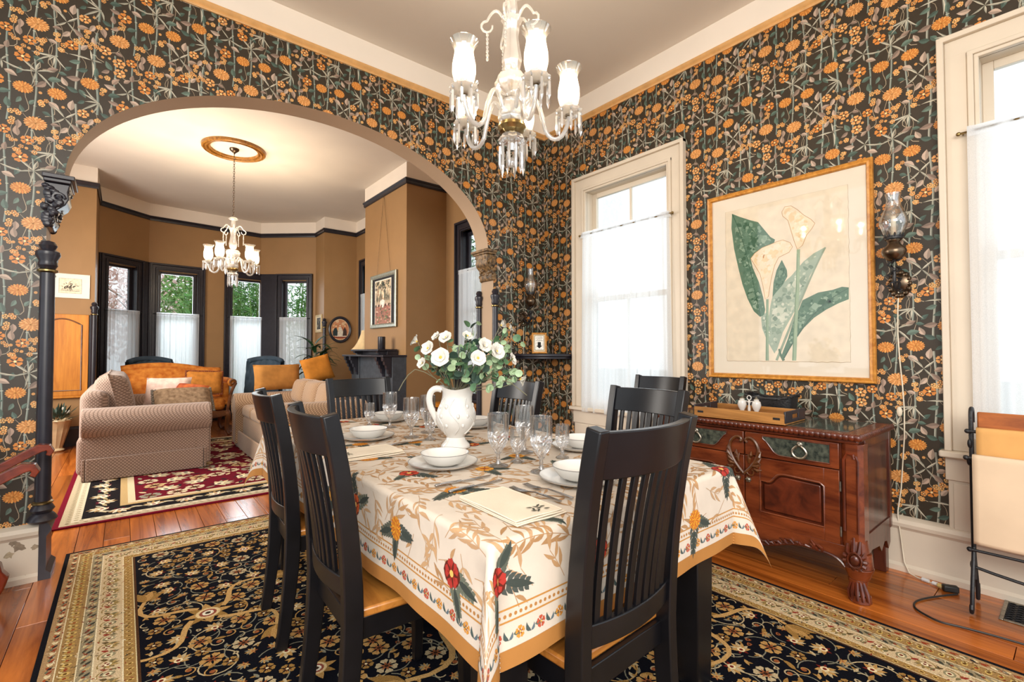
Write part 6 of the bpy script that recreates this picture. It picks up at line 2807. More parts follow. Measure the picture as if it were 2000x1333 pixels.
for nm, xx, zz, rr_ in (('upper_bar', -.012, .86, .008), ('front_bar', -.067, .738, .007), ('lower_bar', -.02, .285, .007)):
    m = MB().tube([(xx, -.475, zz), (xx, .485, zz)], rr_, 8)
    m.ball((xx, .487, zz), .012, 8, 6)
    m.build(nm, MT['iron'], t)
m = MB().tube(bez((-.02, .475, .205), (-.05, .2, .165), (-.05, -.2, .165), (-.02, -.475, .205), 12), .0075, 8)
m.build('stretcher', MT['iron'], t)
MB().span(.012, .034, -.465, .455, .855, .955).build('wooden_rail', MT['walnut'] if False else wood('figured_cherry_rail', '6e3414', 'b4662c', .35, (20, 3, 20)), t, bevel=.006)


def hung(name, label, x, ztop, zf, zb, y0, y1, mat, dx=.022):
    n = 18
    r = random.Random(int(ztop * 100))

    def fn(u, v):
        y = y0 + (y1 - y0) * u
        s = v * (ztop - zf + ztop - zb + .05)
        a = ztop - zf
        w = .004 * math.sin(9 * u + 1) * 1 + .003 * math.sin(23 * u)
        if s < a:
            return (x - dx - w * (1 - s / a) - .006 * (1 - s / a), y, zf + s)
        if s < a + .05:
            k = (s - a) / .05 * PI
            return (x - dx * math.cos(k), y, ztop + dx * .8 * math.sin(k))
        return (x + dx + w * .5, y, ztop - (s - a - .05))
    m = MB()
    m.grid(fn, 40, 46)
    o = m.build(name, mat, angle=180)
    sd = o.modifiers.new('thick', 'SOLIDIFY')
    sd.thickness = .004
    sd.offset = 0
    return tag(o, label, 'cloth')


hung('folded_cloth', 'tan cotton cloth hung on the upper bar of the quilt rack', QX - .012, .868, .60, .55, QY - .44, QY + .455, M('tan_cotton', 'cf9d60', .85, var=.12, vscale=6, spec=.1), dx=.0165)
hung('folded_cloth', 'cream cloth hung on the front bar of the quilt rack', QX - .067, .745, .335, .52, QY - .45, QY + .465, M('cream_cotton', 'd9c1a4', .88, var=.06, vscale=5, spec=.1), dx=.0145)

# ------------------------------------------------------------------ mahogany rocker at the left edge
t = thing('rocking_chair', 'dark red wooden glider rocker whose scrolled arm enters at the left edge', 'chair', (-.80, 3.17, 0))
mh = MT['mahogany']
for s in (1, -1):
    y = s * .27
    ar = MB()
    pts = bez((-.36, y, .735), (-.2, y, .735), (.02, y, .60), (.22, y, .63), 10) + bez((.22, y, .63), (.33, y, .655), (.40, y, .72), (.475, y, .755), 8)[1:] + [(.505, y, .755), (.515, y, .735), (.505, y, .715)]
    n = len(pts)
    ar.bar(pts, [.06] * (n - 3) + [.058, .055, .05], [.032] * (n - 12) + [.040] * 9 + [.03, .026, .02], side=(0, 1, 0))
    ar.build('armrest', mh, t, bevel=.006)
    up = MB()
    up.bar([(-.36, y, .80), (.10, y, .775), (.20, y, .775), (.33, y, .765)], .036, .026, side=(0, 1, 0))
    up.build('upper_rail', mh, t, bevel=.005)
    for x_ in (.02, .11, .165):
        MB().lathe([(.013, .635), (.018, .66), (.011, .685), (.017, .72), (.012, .745), (.014, .765)], 12, T_(x_, y, 0)).build('spindle', mh, t)
    lg = MB()
    lg.bar([(.12, y, .10), (.14, y, .4), (.13, y, .63)], .045, .045, side=(0, 1, 0))
    lg.build('front_leg', mh, t, bevel=.004)
    lg = MB()
    lg.bar([(-.30, y, .10), (-.30, y, .45), (-.42, y, 1.05)], .045, .045, side=(0, 1, 0))
    lg.build('rear_leg', mh, t, bevel=.004)
    bs = MB()
    pr = [(-.42, 0), (.30, 0), (.335, .03), (.36, .08), (.375, .13), (.352, .165), (.345, .20), (.325, .225), (.30, .20), (.29, .15), (.22, .115), (-.42, .10)]
    bs.prism(pr, -.03, .03, T_(0, y + .0, 0) @ XZ)
    bs.build('base_runner', mh, t, bevel=.008)
m = MB().softbox((-.06, 0, .44), (.50, .48, .09), .04)
m.build('seat', MT['velvet'], t, angle=60)
for k in range(6):
    MB().bar([(-.32, -.20 + .08 * k, .50), (-.44, -.20 + .08 * k, 1.04)], .03, .014, side=(0, 1, 0)).build('back_slat', mh, t, bevel=.003)
MB().bar([(-.43, -.29, 1.06), (-.43, .29, 1.06)], .09, .03, side=(0, 0, 1)).build('crest_rail', mh, t, bevel=.008)


# ------------------------------------------------------------------ chandeliers
def chandelier(label, loc, a0, zc, power):
    """crystal chandelier; origin under the ceiling, arms' pans at z = zc (world)"""
    t = thing('chandelier', label, 'chandelier', (loc[0], loc[1], 0))
    gl, cr, br = MT['lustre'], MT['lustre'], MT['brass']
    MB().lathe([(.055, CEIL - .004), (.052, CEIL - .02), (.03, CEIL - .04), (.012, CEIL - .055), (.006, CEIL - .07)], 20).build('canopy', MT['bronze'], t)
    top = zc + .56
    n = int((CEIL - .07 - top) / .030)
    cm = MB()
    for k in range(n):
        z = top + .03 * k + .015
        o = (k % 2) * PI / 2
        cm.tube([(.009 * math.cos(q * PI / 4) * math.cos(o), .009 * math.cos(q * PI / 4) * math.sin(o), z + .021 * math.sin(q * PI / 4)) for q in range(9)], .0026, 5)
    co = cm.build('chain', MT['bronze'], t)
    co['kind'] = 'stuff'
    st = MB()
    st.tube([(0, 0, zc - .20), (0, 0, top)], .006, 8)
    st.build('rod', br, t)
    col = MB()
    for prof in ([(.012, .56), (.045, .545), (.050, .53), (.020, .515), (.024, .47), (.030, .44), (.022, .425)],
                 [(.016, .42), (.050, .41), (.036, .39), (.028, .33), (.034, .28), (.044, .22), (.034, .17), (.020, .155)],
                 [(.020, .15), (.060, .145), (.076, .12), (.070, .085), (.040, .06), (.022, .05)],
                 [(.020, .045), (.042, .03), (.055, -.01), (.060, -.05), (.050, -.075), (.03, -.085)]):
        col.lathe([(r, zc + z) for r, z in prof], 24, flute=.07, nf=8)
    col.build('column', cr, t, angle=50)
    cup = MB().lathe([(.030, zc - .085), (.062, zc - .080), (.066, zc - .095), (.055, zc - .112), (.030, zc - .12)], 24).build('brass_cup', br, t)
    bo = MB().lathe([(.030, zc - .12), (.050, zc - .135), (.060, zc - .155), (.045, zc - .165), (.018, zc - .17), (.012, zc - .20)], 20, flute=.08, nf=10)
    bo.build('lower_bowl', cr, t)
    MB().ball((0, 0, zc - .255), (.020, .020, .024), 12, 8).build('drop_ball', cr, t)

    prm = {}

    def prism(parent, x, y, z, ln, rot):
        """faceted pendant with its little octagon button"""
        key = (round(ln, 3),)
        if key not in prm:
            m = MB()
            w = .0075
            m.add([(w, 0, 0), (0, w * .8, 0), (-w, 0, 0), (0, -w * .8, 0), (w * 1.15, 0, -ln * .75), (0, w * .9, -ln * .75), (-w * 1.15, 0, -ln * .75), (0, -w * .9, -ln * .75), (0, 0, -ln), (0, 0, .006)],
                  [(0, 1, 5, 4), (1, 2, 6, 5), (2, 3, 7, 6), (3, 0, 4, 7), (4, 5, 8), (5, 6, 8), (6, 7, 8), (7, 4, 8), (1, 0, 9), (2, 1, 9), (3, 2, 9), (0, 3, 9)])
            m.ball((0, 0, .016), (.008, .004, .009), 8, 4)
            o = m.build('prism', cr, parent, smooth=False)
            prm[key] = o
        else:
            o = prm[key].copy()
            COL.objects.link(o)
            o.parent = parent
        o.location = (x, y, z)
        o.rotation_euler = (0, 0, rot)

    for k in range(5):
        a = a0 + 2 * PI * k / 5
        c, s = math.cos(a), math.sin(a)
        R = .265

        def pt(r, z):
            return (r * c, r * s, zc + z)
        am = MB()
        path = bez(pt(.045, -.03), pt(.10, .13), pt(.13, .02), pt(.155, -.10), 10) + bez(pt(.155, -.10), pt(.185, -.17), pt(.25, -.15), pt(R, -.035), 8)[1:]
        am.tube(path, [.010] * len(path), 10)
        am.build('arm', gl, t)
        wr_ = MB().tube([(p[0] * 1.0, p[1] * 1.0, p[2]) for p in path], .0022, 5)
        # upper curls
        cu = MB()
        a2 = a + PI / 5
        c2_, s2_ = math.cos(a2), math.sin(a2)
        pts_ = [(.03 + .085 * q / 8, .40 + .05 * math.sin(q / 8 * PI)) for q in range(9)] + [(.115 + .026 * math.sin(q * .62), .40 - .026 + .026 * math.cos(q * .62)) for q in range(1, 9)]
        cu.tube([(p[0] * c2_, p[0] * s2_, zc + p[1]) for p in pts_], [.0075 - .003 * i / 16 for i in range(len(pts_))], 7)
        cu.build('upper_curl', gl, t)
        dc = MB()
        for q in range(7):
            dc.ball((.113 * c2_, .113 * s2_, zc + .335 - .019 * q), (.007, .007, .009), 8, 5)
        so_ = dc.build('bead_string', cr, t, smooth=False)
        so_['kind'] = 'stuff'
        bb = MB()
        bb.shell([(.012, -.032), (.050, -.020), (.060, -.006), (.058, -.004), (.048, -.016), (.012, -.026)], 24, T_(R * c, R * s, zc), flute=.05, nf=12)
        bob = bb.build('drip_pan', cr, t)
        for q in range(8):
            b_ = 2 * PI * q / 8 + a
            prism(bob, R * c + .055 * math.cos(b_), R * s + .055 * math.sin(b_), zc - .032, .075 if q % 2 else .092, b_)
        MB().lathe([(.016, -.03), (.019, -.01), (.019, .030), (.015, .036)], 14, T_(R * c, R * s, zc)).build('candle_socket', br, t)
        MB().lathe([(.006, .036), (.015, .055), (.018, .075), (.014, .098), (.004, .118), (0, .122)], 12, T_(R * c, R * s, zc)).build('bulb', MT['glow'], t)
        sh = [(.026, .004), (.044, .028), (.051, .060), (.050, .095), (.043, .130), (.040, .150), (.046, .172), (.062, .195)]
        MB().shell(sh + [(r - .0012, z) for r, z in sh[::-1]], 32, T_(R * c, R * s, zc), flute=.0, nf=12).build('glass_shade', MT['shade'], t)
        lt = bpy.data.lights.new('bulb_light', 'POINT')
        lt.energy = power
        lt.color = (1.0, .80, .56)
        lt.shadow_soft_size = .02
        lo2 = bpy.data.objects.new('bulb_light', lt)
        COL.objects.link(lo2)
        lo2.parent = t
        lo2.location = (R * c, R * s, zc + .135)
    for k in range(10):
        a = a0 + 2 * PI * k / 10
        prism(bo_parent(t), .052 * math.cos(a), .052 * math.sin(a), zc - .182, .11 if k % 2 else .135, a)
    return t


def bo_parent(t):
    return [o for o in t.children if o.name.startswith('lower_bowl')][0]


chandelier('lit crystal chandelier hanging over the dining table', (1.365, 1.665), math.radians(4 - 39.4), 2.375, 7.0)
chandelier('lit crystal chandelier hanging in the parlour under the gilt ceiling ring', (1.027, 6.70), math.radians(-90 - 39.4), 2.365, 13.0)
# gilt ceiling ring
t = thing('ceiling_medallion', 'oval gilt moulded ring on the parlour ceiling around the chandelier canopy', 'medallion', (1.027, 6.70, 0))
m = MB()
m.shell([(.350, CEIL), (.346, CEIL - .03), (.330, CEIL - .042), (.318, CEIL - .020), (.306, CEIL - .046), (.290, CEIL - .036), (.284, CEIL - .012), (.268, CEIL - .026), (.258, CEIL - .020), (.254, CEIL)], 64)
m.build('gilt_ring', MT['medal'], t)


# ================================================================== PARLOUR
def sofa(name, label, loc, rz, L, Dp, mat, cushions=3, low=0.0):
    """rolled-arm sofa; local x along its length, front at -y; arms at both ends"""
    t = thing(name, label, 'sofa', loc, rz)
    h = L / 2
    aw_ = .27
    b = MB()
    b.softbox((0, .05, .24), (L - .16, Dp - .14, .36), .05)
    b.build('base', mat, t, angle=60)
    sk = MB()
    for (x0, x1, y0, y1) in ((-h + .07, h - .07, -Dp / 2 + .06, -Dp / 2 + .085), (-h + .07, h - .07, Dp / 2 - .085, Dp / 2 - .06), (-h + .06, -h + .085, -Dp / 2 + .09, Dp / 2 - .09), (h - .085, h - .06, -Dp / 2 + .09, Dp / 2 - .09)):
        sk.span(x0, x1, y0, y1, .005, .215)
    sk.build('skirt', mat, t, bevel=.006)
    for s in (-1, 1):
        a = MB()
        # rolled arm: big roll on a flat side panel
        poly = []
        cx, cz, R = s * (h - .160), .545, .162
        for q in range(21):
            an = -PI * .30 + (PI * 1.42) * q / 20
            poly.append((cx + s * R * math.cos(an) * 1.02, cz + R * math.sin(an) * .92))
        poly = [(s * (h - .085), .05), (s * (h - .085), .43)] + poly + [(s * (h - aw_), .42), (s * (h - aw_), .05)]
        if area2(poly) < 0:
            poly = poly[::-1]
        a.prism(poly, -Dp / 2 + .03, Dp / 2 - .05, XZ)
        ao = a.build('arm', mat, t, bevel=.03, angle=50)
        w = MB()
        rl_ = [(cx + s * (R - .012) * math.cos(-PI * .3 + PI * 1.42 * q / 20), -Dp / 2 + .026, cz + (R - .012) * .92 * math.sin(-PI * .3 + PI * 1.42 * q / 20)) for q in range(21)]
        w.tube([(s * (h - .10), -Dp / 2 + .026, .06), (s * (h - .10), -Dp / 2 + .026, .42)] + rl_, .007, 6)
        w.build('piping', mat, ao)
    bk = MB()
    bk.softbox((0, Dp / 2 - .14, .55 - low * .5), (L - .36, .22, .62 - low), .09)
    bk.build('backrest', mat, t, angle=60)
    n = cushions
    wid = (L - 2 * aw_ + .02) / n
    for i in range(n):
        xc = -h + aw_ - .01 + wid * (i + .5)
        MB().softbox((xc, -.08, .475), (wid - .012, Dp - .36, .15), .05).build('seat_cushion', mat, t, angle=60)
        c = MB()
        c.pillow((0, 0, 0), (wid + .02, .30, .50 - low), T_(xc, Dp / 2 - .29, .775 - low * .5) @ R_(-.22, 'X'), n=12, puff=.45)
        co = c.build('back_cushion', mat, t, angle=180)
        wp = MB()
        e_ = []
        for q in range(49):
            u = q / 48 * 4
            k = int(u) % 4
            f = u - int(u)
            p = [(-1 + 2 * f, -1), (1, -1 + 2 * f), (1 - 2 * f, 1), (-1, 1 - 2 * f)][k]
            a_, b_ = p
            pin = 1 - .045 * (1 - a_ * a_)
            pin2 = 1 - .045 * (1 - b_ * b_)
            e_.append(((wid + .02) / 2 * a_ * pin2, 0, .5 * (.50 - low) * b_ * pin))
        wp.tube(e_, .006, 6, T_(xc, Dp / 2 - .29, .775 - low * .5) @ R_(-.22, 'X'))
        wp.build('piping', mat, co)
    return t


sofa('sofa', 'taupe quilted sofa with rolled arms, its end towards the arch at left', (.205, 6.98, .0115), PI / 2, 2.0, 1.12, MT['quilt'])
sofa('sofa', 'taupe quilted sofa with rolled arms, behind the dining chairs', (1.66, 6.25, .0115), -PI / 2, 2.1, 1.12, MT['quilt_lit'], low=.15)


def pillow(label, loc, rot, size, mat, fringe=None, group=None):
    t = tag(MB().pillow((0, 0, 0), size, None, n=14, puff=.5).build('throw_pillow', mat, angle=180), label, 'pillow', group)
    t.location = loc
    t.rotation_euler = rot
    if fringe:
        f = MB()
        r = random.Random(5)
        for q in range(72):
            u = q / 72 * 4
            k = int(u) % 4
            g = u - int(u)
            a_, b_ = [(-1 + 2 * g, -1), (1, -1 + 2 * g), (1 - 2 * g, 1), (-1, 1 - 2 * g)][k]
            f.ball((size[0] / 2 * a_ * .985, r.uniform(-.006, .006), size[2] / 2 * b_ * .985), (.016, .012, .016), 6, 4)
        fo = f.build('fringe', fringe, t)
        fo['kind'] = 'stuff'
    return t


fr_grey = M('grey_fringe', '6a6258', .9, var=.3, vscale=40)
pillow('taupe patterned pillow with grey fringe on the left sofa', (.34, 6.36, .70), (-1.05, 0, .10), (.56, .18, .40), M('taupe_leaf_pillow', '7c6652', .9, var=0.0, vscale=30, col2='a08a70', spec=.1), fr_grey) if False else None
pillow('taupe pillow with grey fringe lying on the left sofa', (.53, 6.50, .70), (-.85, 0, .04), (.56, .17, .36), M('taupe_leaf_pillow', '6e5844', .9, var=0.0, vscale=30, col2='9c846a', spec=.1), fr_grey)
pillow('crimson and orange patterned pillow leaning in the left sofa', (.60, 6.88, .73), (-.75, .10, -.6), (.36, .12, .34), M('crimson_kilim', '6c1c2c', .85, var=0.0, vscale=11, col2='c06a38', spec=.1))
pillow('pale pink and crimson patterned pillow farther along the left sofa', (.42, 7.10, .76), (-.5, 0, -.25), (.46, .15, .40), M('pink_floral_pillow', 'c9a79c', .85, var=0.0, vscale=14, col2='e0cdbf', spec=.1))
vm = MT['velvet']
pillow('gold suede pillow propped on the right sofa, left one of two', (1.66, 7.17, .90), (-.18, .0, .10), (.62, .17, .36), vm)
pillow('gold suede pillow propped on the right sofa, tilted one in front', (2.12, 6.92, 1.01), (-.2, -.25, .0), (.40, .15, .36), M('amber_suede', 'b8762c', .85, var=.25, vscale=7, spec=.15))

# ------------------------------------------------------------------ orange brocade settee with a carved frame
t = thing('settee', 'orange brocade settee with carved wooden frame before the bay', 'sofa', (.60, 8.62, 0))
om, wm = MT['orange'], MT['walnut']
L, Dp = 1.36, .80
MB().softbox((0, .0, .47), (L - .16, Dp - .10, .20), .07).build('seat', om, t, angle=60)
ap = MB()
pr = [(-L / 2 + .05, .37)] + bez((-L / 2 + .05, .30), (-.3, .22), (-.15, .30), (0, .25), 8) + bez((0, .25), (.15, .30), (.3, .22), (L / 2 - .05, .30), 8)[1:] + [(L / 2 - .05, .37)]
ap.prism(pr if area2(pr) > 0 else pr[::-1], -Dp / 2 + .0, -Dp / 2 + .05, XZ)
ap.build('carved_apron', wm, t, bevel=.008)
bk = MB()
n = 24


def sback(u, v):
    x = (u - .5) * (L - .10)
    top = .98 + .06 * math.sin(PI * min(1, u * 1.2)) - .05 * u
    return (x, Dp / 2 - .10 + .10 * v - .06 * math.sin(PI * v), .52 + (top - .52) * v)


bk.grid(sback, n, 10)
m2 = [(p[0], p[1] + .09, p[2]) for p in bk.v]
bk.add(m2, [tuple(reversed(f)) for f in bk.f])
bk.build('backrest', om, t, angle=180)
tr_ = MB()
tr_.tube([tuple(Vector(sback(i / 20, 1)) + Vector((0, .045, .012))) for i in range(21)], .058, 10)
tr_.build('padded_crest', om, t, angle=180)
for s in (-1, 1):
    a = MB()
    pts = bez((s * (L / 2 - .05), Dp / 2 - .05, .80), (s * (L / 2 - .03), .1, .80), (s * (L / 2 - .02), -.1, .82), (s * (L / 2 + .0), -Dp / 2 + .05, .78), 10)
    a.tube(pts, [.05] * 9 + [.055, .06], 10)
    ao = a.build('arm_pad', om, t, angle=180)
    MB().softbox((s * (L / 2 - .075), .02, .62), (.09, Dp - .16, .34), .03).build('arm_panel', om, t, angle=60)
    w = MB()
    y = -Dp / 2 + .045
    w.tube([(s * (L / 2 + .0 + .05 * math.cos(q * .5) * (1 - q / 16)), y - .01, .79 + .05 * math.sin(q * .5) * (1 - q / 16)) for q in range(14)], .014, 7)
    w.tube(bez((s * (L / 2 + .05), y, .78), (s * (L / 2 - .02), y, .66), (s * (L / 2 - .03), y, .55), (s * (L / 2 - .06), y, .36), 8), .022, 7)
    w.tube(bez((s * (L / 2 + .05), y, .78), (s * (L / 2 + .06), .0, .83), (s * (L / 2 + .05), .2, .82), (s * (L / 2 + .02), Dp / 2, .82), 8), .014, 7)
    w.build('scrolled_arm_frame', wm, t)
    for y, nm in ((-Dp / 2 + .05, 'front_leg'), (Dp / 2 - .06, 'rear_leg')):
        g = MB()
        g.tube(bez((s * (L / 2 - .08), y, .36), (s * (L / 2 + .0), y - .03, .26), (s * (L / 2 - .12), y, .12), (s * (L / 2 - .04), y - .03, .02), 10) + [(s * (L / 2 - .015), y - .035, .025), (s * (L / 2 - .005), y - .035, .05)], [.05, .05, .046, .042, .036, .03, .027, .025, .025, .025, .026, .024, .018], 8)
        g.build(nm, wm, t)
pillow('fringed orange brocade pillow in the corner of the orange settee', (.92, 8.25, .80), (-.22, .05, .0), (.46, .16, .34), M('orange_brocade_plain', 'b5742f', .8, var=.25, vscale=14, spec=.2), M('rust_fringe', '7a3e1c', .9, var=.3, vscale=40))


# ------------------------------------------------------------------ blue tufted chairs
def blue_chair(label, loc, rz):
    t = thing('armchair', label, 'chair', loc, rz)
    bm_, wm = MT['blue'], MT['walnut']
    MB().softbox((0, 0, .43), (.56, .54, .16), .06).build('seat', bm_, t, angle=60)

    def fn(u, v):
        a = (u - .5) * 1.9
        R = .34
        x = R * math.sin(a)
        yb = .02 + .30 * math.cos(a) + .10 * v
        z = .48 + (.66 - .10 * (1 - math.cos(a * 1.1))) * v
        # tufting
        du, dv = (u * 7 + .5 * (int(v * 5) % 2)) % 1 - .5, (v * 5) % 1 - .5
        d = .018 * math.exp(-(du * du + dv * dv) * 14)
        return (x, yb + d * math.cos(a), z)
    b = MB()
    b.grid(fn, 42, 26)
    n0 = len(b.v)
    b.add([(p[0] * 1.16, p[1] + .06, p[2]) for p in b.v], [tuple(reversed(f)) for f in b.f])
    b.build('tufted_back', bm_, t, angle=180)
    r_ = MB()
    r_.tube([tuple(Vector(fn(i / 24, 1)) * 1 + Vector((0, .03, .0))) for i in range(25)], .045, 8)
    r_.build('rolled_top', bm_, t, angle=180)
    for s in (-1, 1):
        MB().lathe([(.018, 0), (.024, .02), (.016, .06), (.026, .16), (.030, .22), (.020, .26), (.034, .35)], 12, T_(s * .22, -.21, 0)).build('front_leg', wm, t)
        MB().bar([(s * .2, .30, 0), (s * .2, .22, .36)], .035, .035).build('rear_leg', wm, t)
    return t


blue_chair('slate blue tufted armchair peeking over the orange settee', (.40, 9.28, 0), .2)
blue_chair('slate blue tufted armchair between the large plant and the right sofa', (1.72, 8.84, 0), -.6)

# ------------------------------------------------------------------ large dracaena
t = thing('potted_plant', 'large dark green long leaved plant in the bay before the last window', 'plant', (2.60, 8.62, 0))
MB().lathe([(.13, 0), (.15, .02), (.19, .30), (.20, .33), (.185, .335), (.17, .30), (0, .29)], 24).build('pot', MT['pot'], t)
r = random.Random(15)
sm_ = MB()
for cx, cy, hh in ((.0, 0, 1.30), (.08, -.04, 1.15), (-.05, .03, .95)):
    sm_.tube([(cx * .4, cy * .4, .28), (cx * .8, cy, hh * .6), (cx, cy, hh)], .018, 7)
sm_.build('stem', MT['stem'], t)
nl_ = 0
for cx, cy, hh, n_ in ((.0, 0, 1.30, 14), (.08, -.04, 1.15, 12), (-.05, .03, .95, 12)):
    for k in range(n_):
        a = 2.4 * k + r.uniform(-.3, .3)
        ln = r.uniform(.36, .52)
        el = r.uniform(.25, 1.25)
        dr = r.uniform(.5, 1.6)
        zz = hh - .025 * k + .10
        m = MB()

        def fn(u, v):
            s_ = u * ln
            e = el - dr * u * 1.5
            # integrate the droop
            x = ln * (math.sin(el) - math.sin(e)) / (dr * 1.5) if True else 0
            z = ln * (math.cos(e) - math.cos(el)) / (dr * 1.5)
            w = .040 * math.sin(PI * min(1, .12 + .88 * u) ** .9) * (v - .5) * 2
            return (cx + x * math.cos(a) - w * math.sin(a), cy + x * math.sin(a) + w * math.cos(a), zz + z - .010 * abs(v - .5))
        m.grid(fn, 9, 3)
        m.build('leaf', MT['leaf'], t, angle=180)

# ------------------------------------------------------------------ cream planter by the left wall
t = thing('planter', 'cream fluted vase planter with trailing greenery at the left wall', 'planter', (-.66, 8.28, 0))
MB().lathe([(.09, 0), (.10, .015), (.075, .04), (.09, .10), (.13, .26), (.15, .36), (.165, .385), (.16, .40), (.14, .39), (.12, .34), (0, .33)], 28, flute=.03, nf=14).build('vase', MT['pot'], t)
g = MB()
r = random.Random(3)
for k in range(150):
    a = r.random() * 6.28
    el = r.uniform(.1, 1.4)
    ln = r.uniform(.10, .28)
    b0_ = Vector((.05 * math.cos(a), .05 * math.sin(a), .36))
    e_ = b0_ + Vector((ln * math.cos(a) * math.cos(el), ln * math.sin(a) * math.cos(el), ln * math.sin(el)))
    w = Vector((-math.sin(a), math.cos(a), 0)) * r.uniform(.008, .02)
    g.add([b0_.lerp(e_, .5), b0_.lerp(e_, .75) + w, e_, b0_.lerp(e_, .75) - w], [(0, 1, 2, 3)])
go = g.build('greenery', MT['euc3'], t, smooth=False)
go['kind'] = 'stuff'
for k in range(5):
    a = r.random() * 6.28
    MB().ball((.12 * math.cos(a), .12 * math.sin(a), .48 + .08 * r.random()), .025, 8, 6).build('white_bloom', MT['petal'], t)

# ------------------------------------------------------------------ fireplace mantel
t = thing('fireplace_mantel', 'black stepped fireplace mantel with cut-out brackets against the chimney breast', 'fireplace', (CBX - .001, 6.38, 0), -PI / 2)
bl, sl = MT['black'], MT['slate']
hwm = .70
MB().span(-.48, .48, -.30, -.02, 1.262, 1.288).build('upper_shelf', bl, t, bevel=.004)
MB().span(-hwm - .02, hwm + .02, -.34, -.0, 1.185, 1.210).build('lower_shelf', bl, t, bevel=.004)
m = MB().span(-.46, .46, -.16, 0, 1.21, 1.262)
m.build('riser', bl, t, bevel=.003)
m = MB()
for s in (-1, 1):
    m.span(s * .70, s * .42, -.20, 0, 0, 1.185)
m.span(-.42, .42, -.18, 0, .82, 1.185)
m.build('surround', sl, t, bevel=.004)
for s in (-1, 1):
    for x_ in (.66, .46):
        b = MB()
        pr = [(-.20, 1.185), (-.325, 1.185), (-.32, 1.13), (-.30, 1.13), (-.295, 1.08), (-.275, 1.08), (-.27, 1.03), (-.25, 1.03), (-.245, .97), (-.225, .97), (-.215, .92), (-.20, .92)]
        b.prism([(p[0], p[1]) for p in (pr if area2(pr) > 0 else pr[::-1])], -.03, .03, T_(s * x_, 0, 0) @ Matrix(((0, 0, 1, 0), (1, 0, 0, 0), (0, 1, 0, 0), (0, 0, 0, 1))))
        b.build('stepped_bracket', bl, t, bevel=.003)
    b = MB()
    pr = [(-.16, 1.262), (-.285, 1.262), (-.28, 1.235), (-.25, 1.235), (-.24, 1.215), (-.16, 1.215)]
    b.prism([(p[0], p[1]) for p in (pr if area2(pr) > 0 else pr[::-1])], -.03, .03, T_(s * .40, 0, 0) @ Matrix(((0, 0, 1, 0), (1, 0, 0, 0), (0, 1, 0, 0), (0, 0, 0, 1))))
    b.build('upper_bracket', bl, t, bevel=.003)
MB().span(-.42, .42, -.06, -.002, 0.0, .82).build('firebox', MT['iron'], t, smooth=False)
cd = tag(MB().lathe([(.048, 0), (.050, .004), (.050, .165), (.046, .17), (.040, .164), (0, .16)], 24).build('candle', MT['black']), 'fat black pillar candle on the mantel below the landscape picture', 'candle')
cd.location = (2.70, 6.08, 1.2885)
st_ = thing('side_table', 'small dark wooden lamp table in the alcove beyond the chimney breast', 'table', (3.03, 7.46, 0))
MB().lathe([(.22, .74), (.225, .755), (.22, .77)], 28).build('table_top', MT['walnut'], st_)
MB().lathe([(.05, .22), (.03, .30), (.025, .55), (.05, .70), (.09, .74)], 16).build('pedestal', MT['walnut'], st_)
for k in range(3):
    a_ = k * 2 * PI / 3
    MB().tube(bez((.03 * math.cos(a_), .03 * math.sin(a_), .26), (.10 * math.cos(a_), .10 * math.sin(a_), .24), (.14 * math.cos(a_), .14 * math.sin(a_), .06), (.20 * math.cos(a_), .20 * math.sin(a_), .018), 8), [.022] * 4 + [.018] * 5, 8).build('foot', MT['walnut'], st_)
lp = thing('table_lamp', 'lamp with a tall flared cream shade in the alcove beyond the chimney breast', 'lamp', (3.03, 7.46, .771))
MB().lathe([(.08, 0), (.082, .015), (.03, .04), (.06, .14), (.07, .22), (.03, .33), (.012, .38), (.010, .56)], 20).build('base', MT['bronze'], lp)
sp_ = [(.215, .515), (.165, .565), (.125, .63), (.092, .70), (.065, .78), (.055, .83)]
MB().shell(sp_ + [(r - .003, z) for r, z in sp_[::-1]], 36, flute=.02, nf=12).build('lamp_shade', MT['shade_lamp'], lp)
bx = thing('wooden_box', 'small tan wooden chest under the parlour window behind the flowers', 'box', (3.25, 5.0, 0))
MB().span(-.17, .17, -.40, .40, 0, .55).build('body', MT['walnut'], bx, bevel=.006)
MB().span(-.19, .19, -.42, .42, .55, .60).build('lid', MT['oakdoor'], bx, bevel=.008)


# ------------------------------------------------------------------ parlour pictures
def small_picture(label, loc, rz, w, h, fw, fmat, prints, mat_col, depth=.022, wires=None, extra_mat=None):
    t = thing('framed_picture', label, 'picture', loc, rz)
    frame_mold(MB(), w / 2, h / 2, fw, depth).build('frame', fmat, t, angle=20)
    MB().span(-w / 2 + fw * .6, w / 2 - fw * .6, -.010, -.003, -h / 2 + fw * .6, h / 2 - fw * .6).build('mat_board', M('mat_board_' + mat_col, mat_col, .9, var=.02), t, smooth=False)
    m = MB()
    lay(m, prints.p, lambda u, v, q: (u, -.010 - q, v), lift=.0002, base=.0003)
    m.build('print', MT['pic_print'], t, smooth=False)
    return t


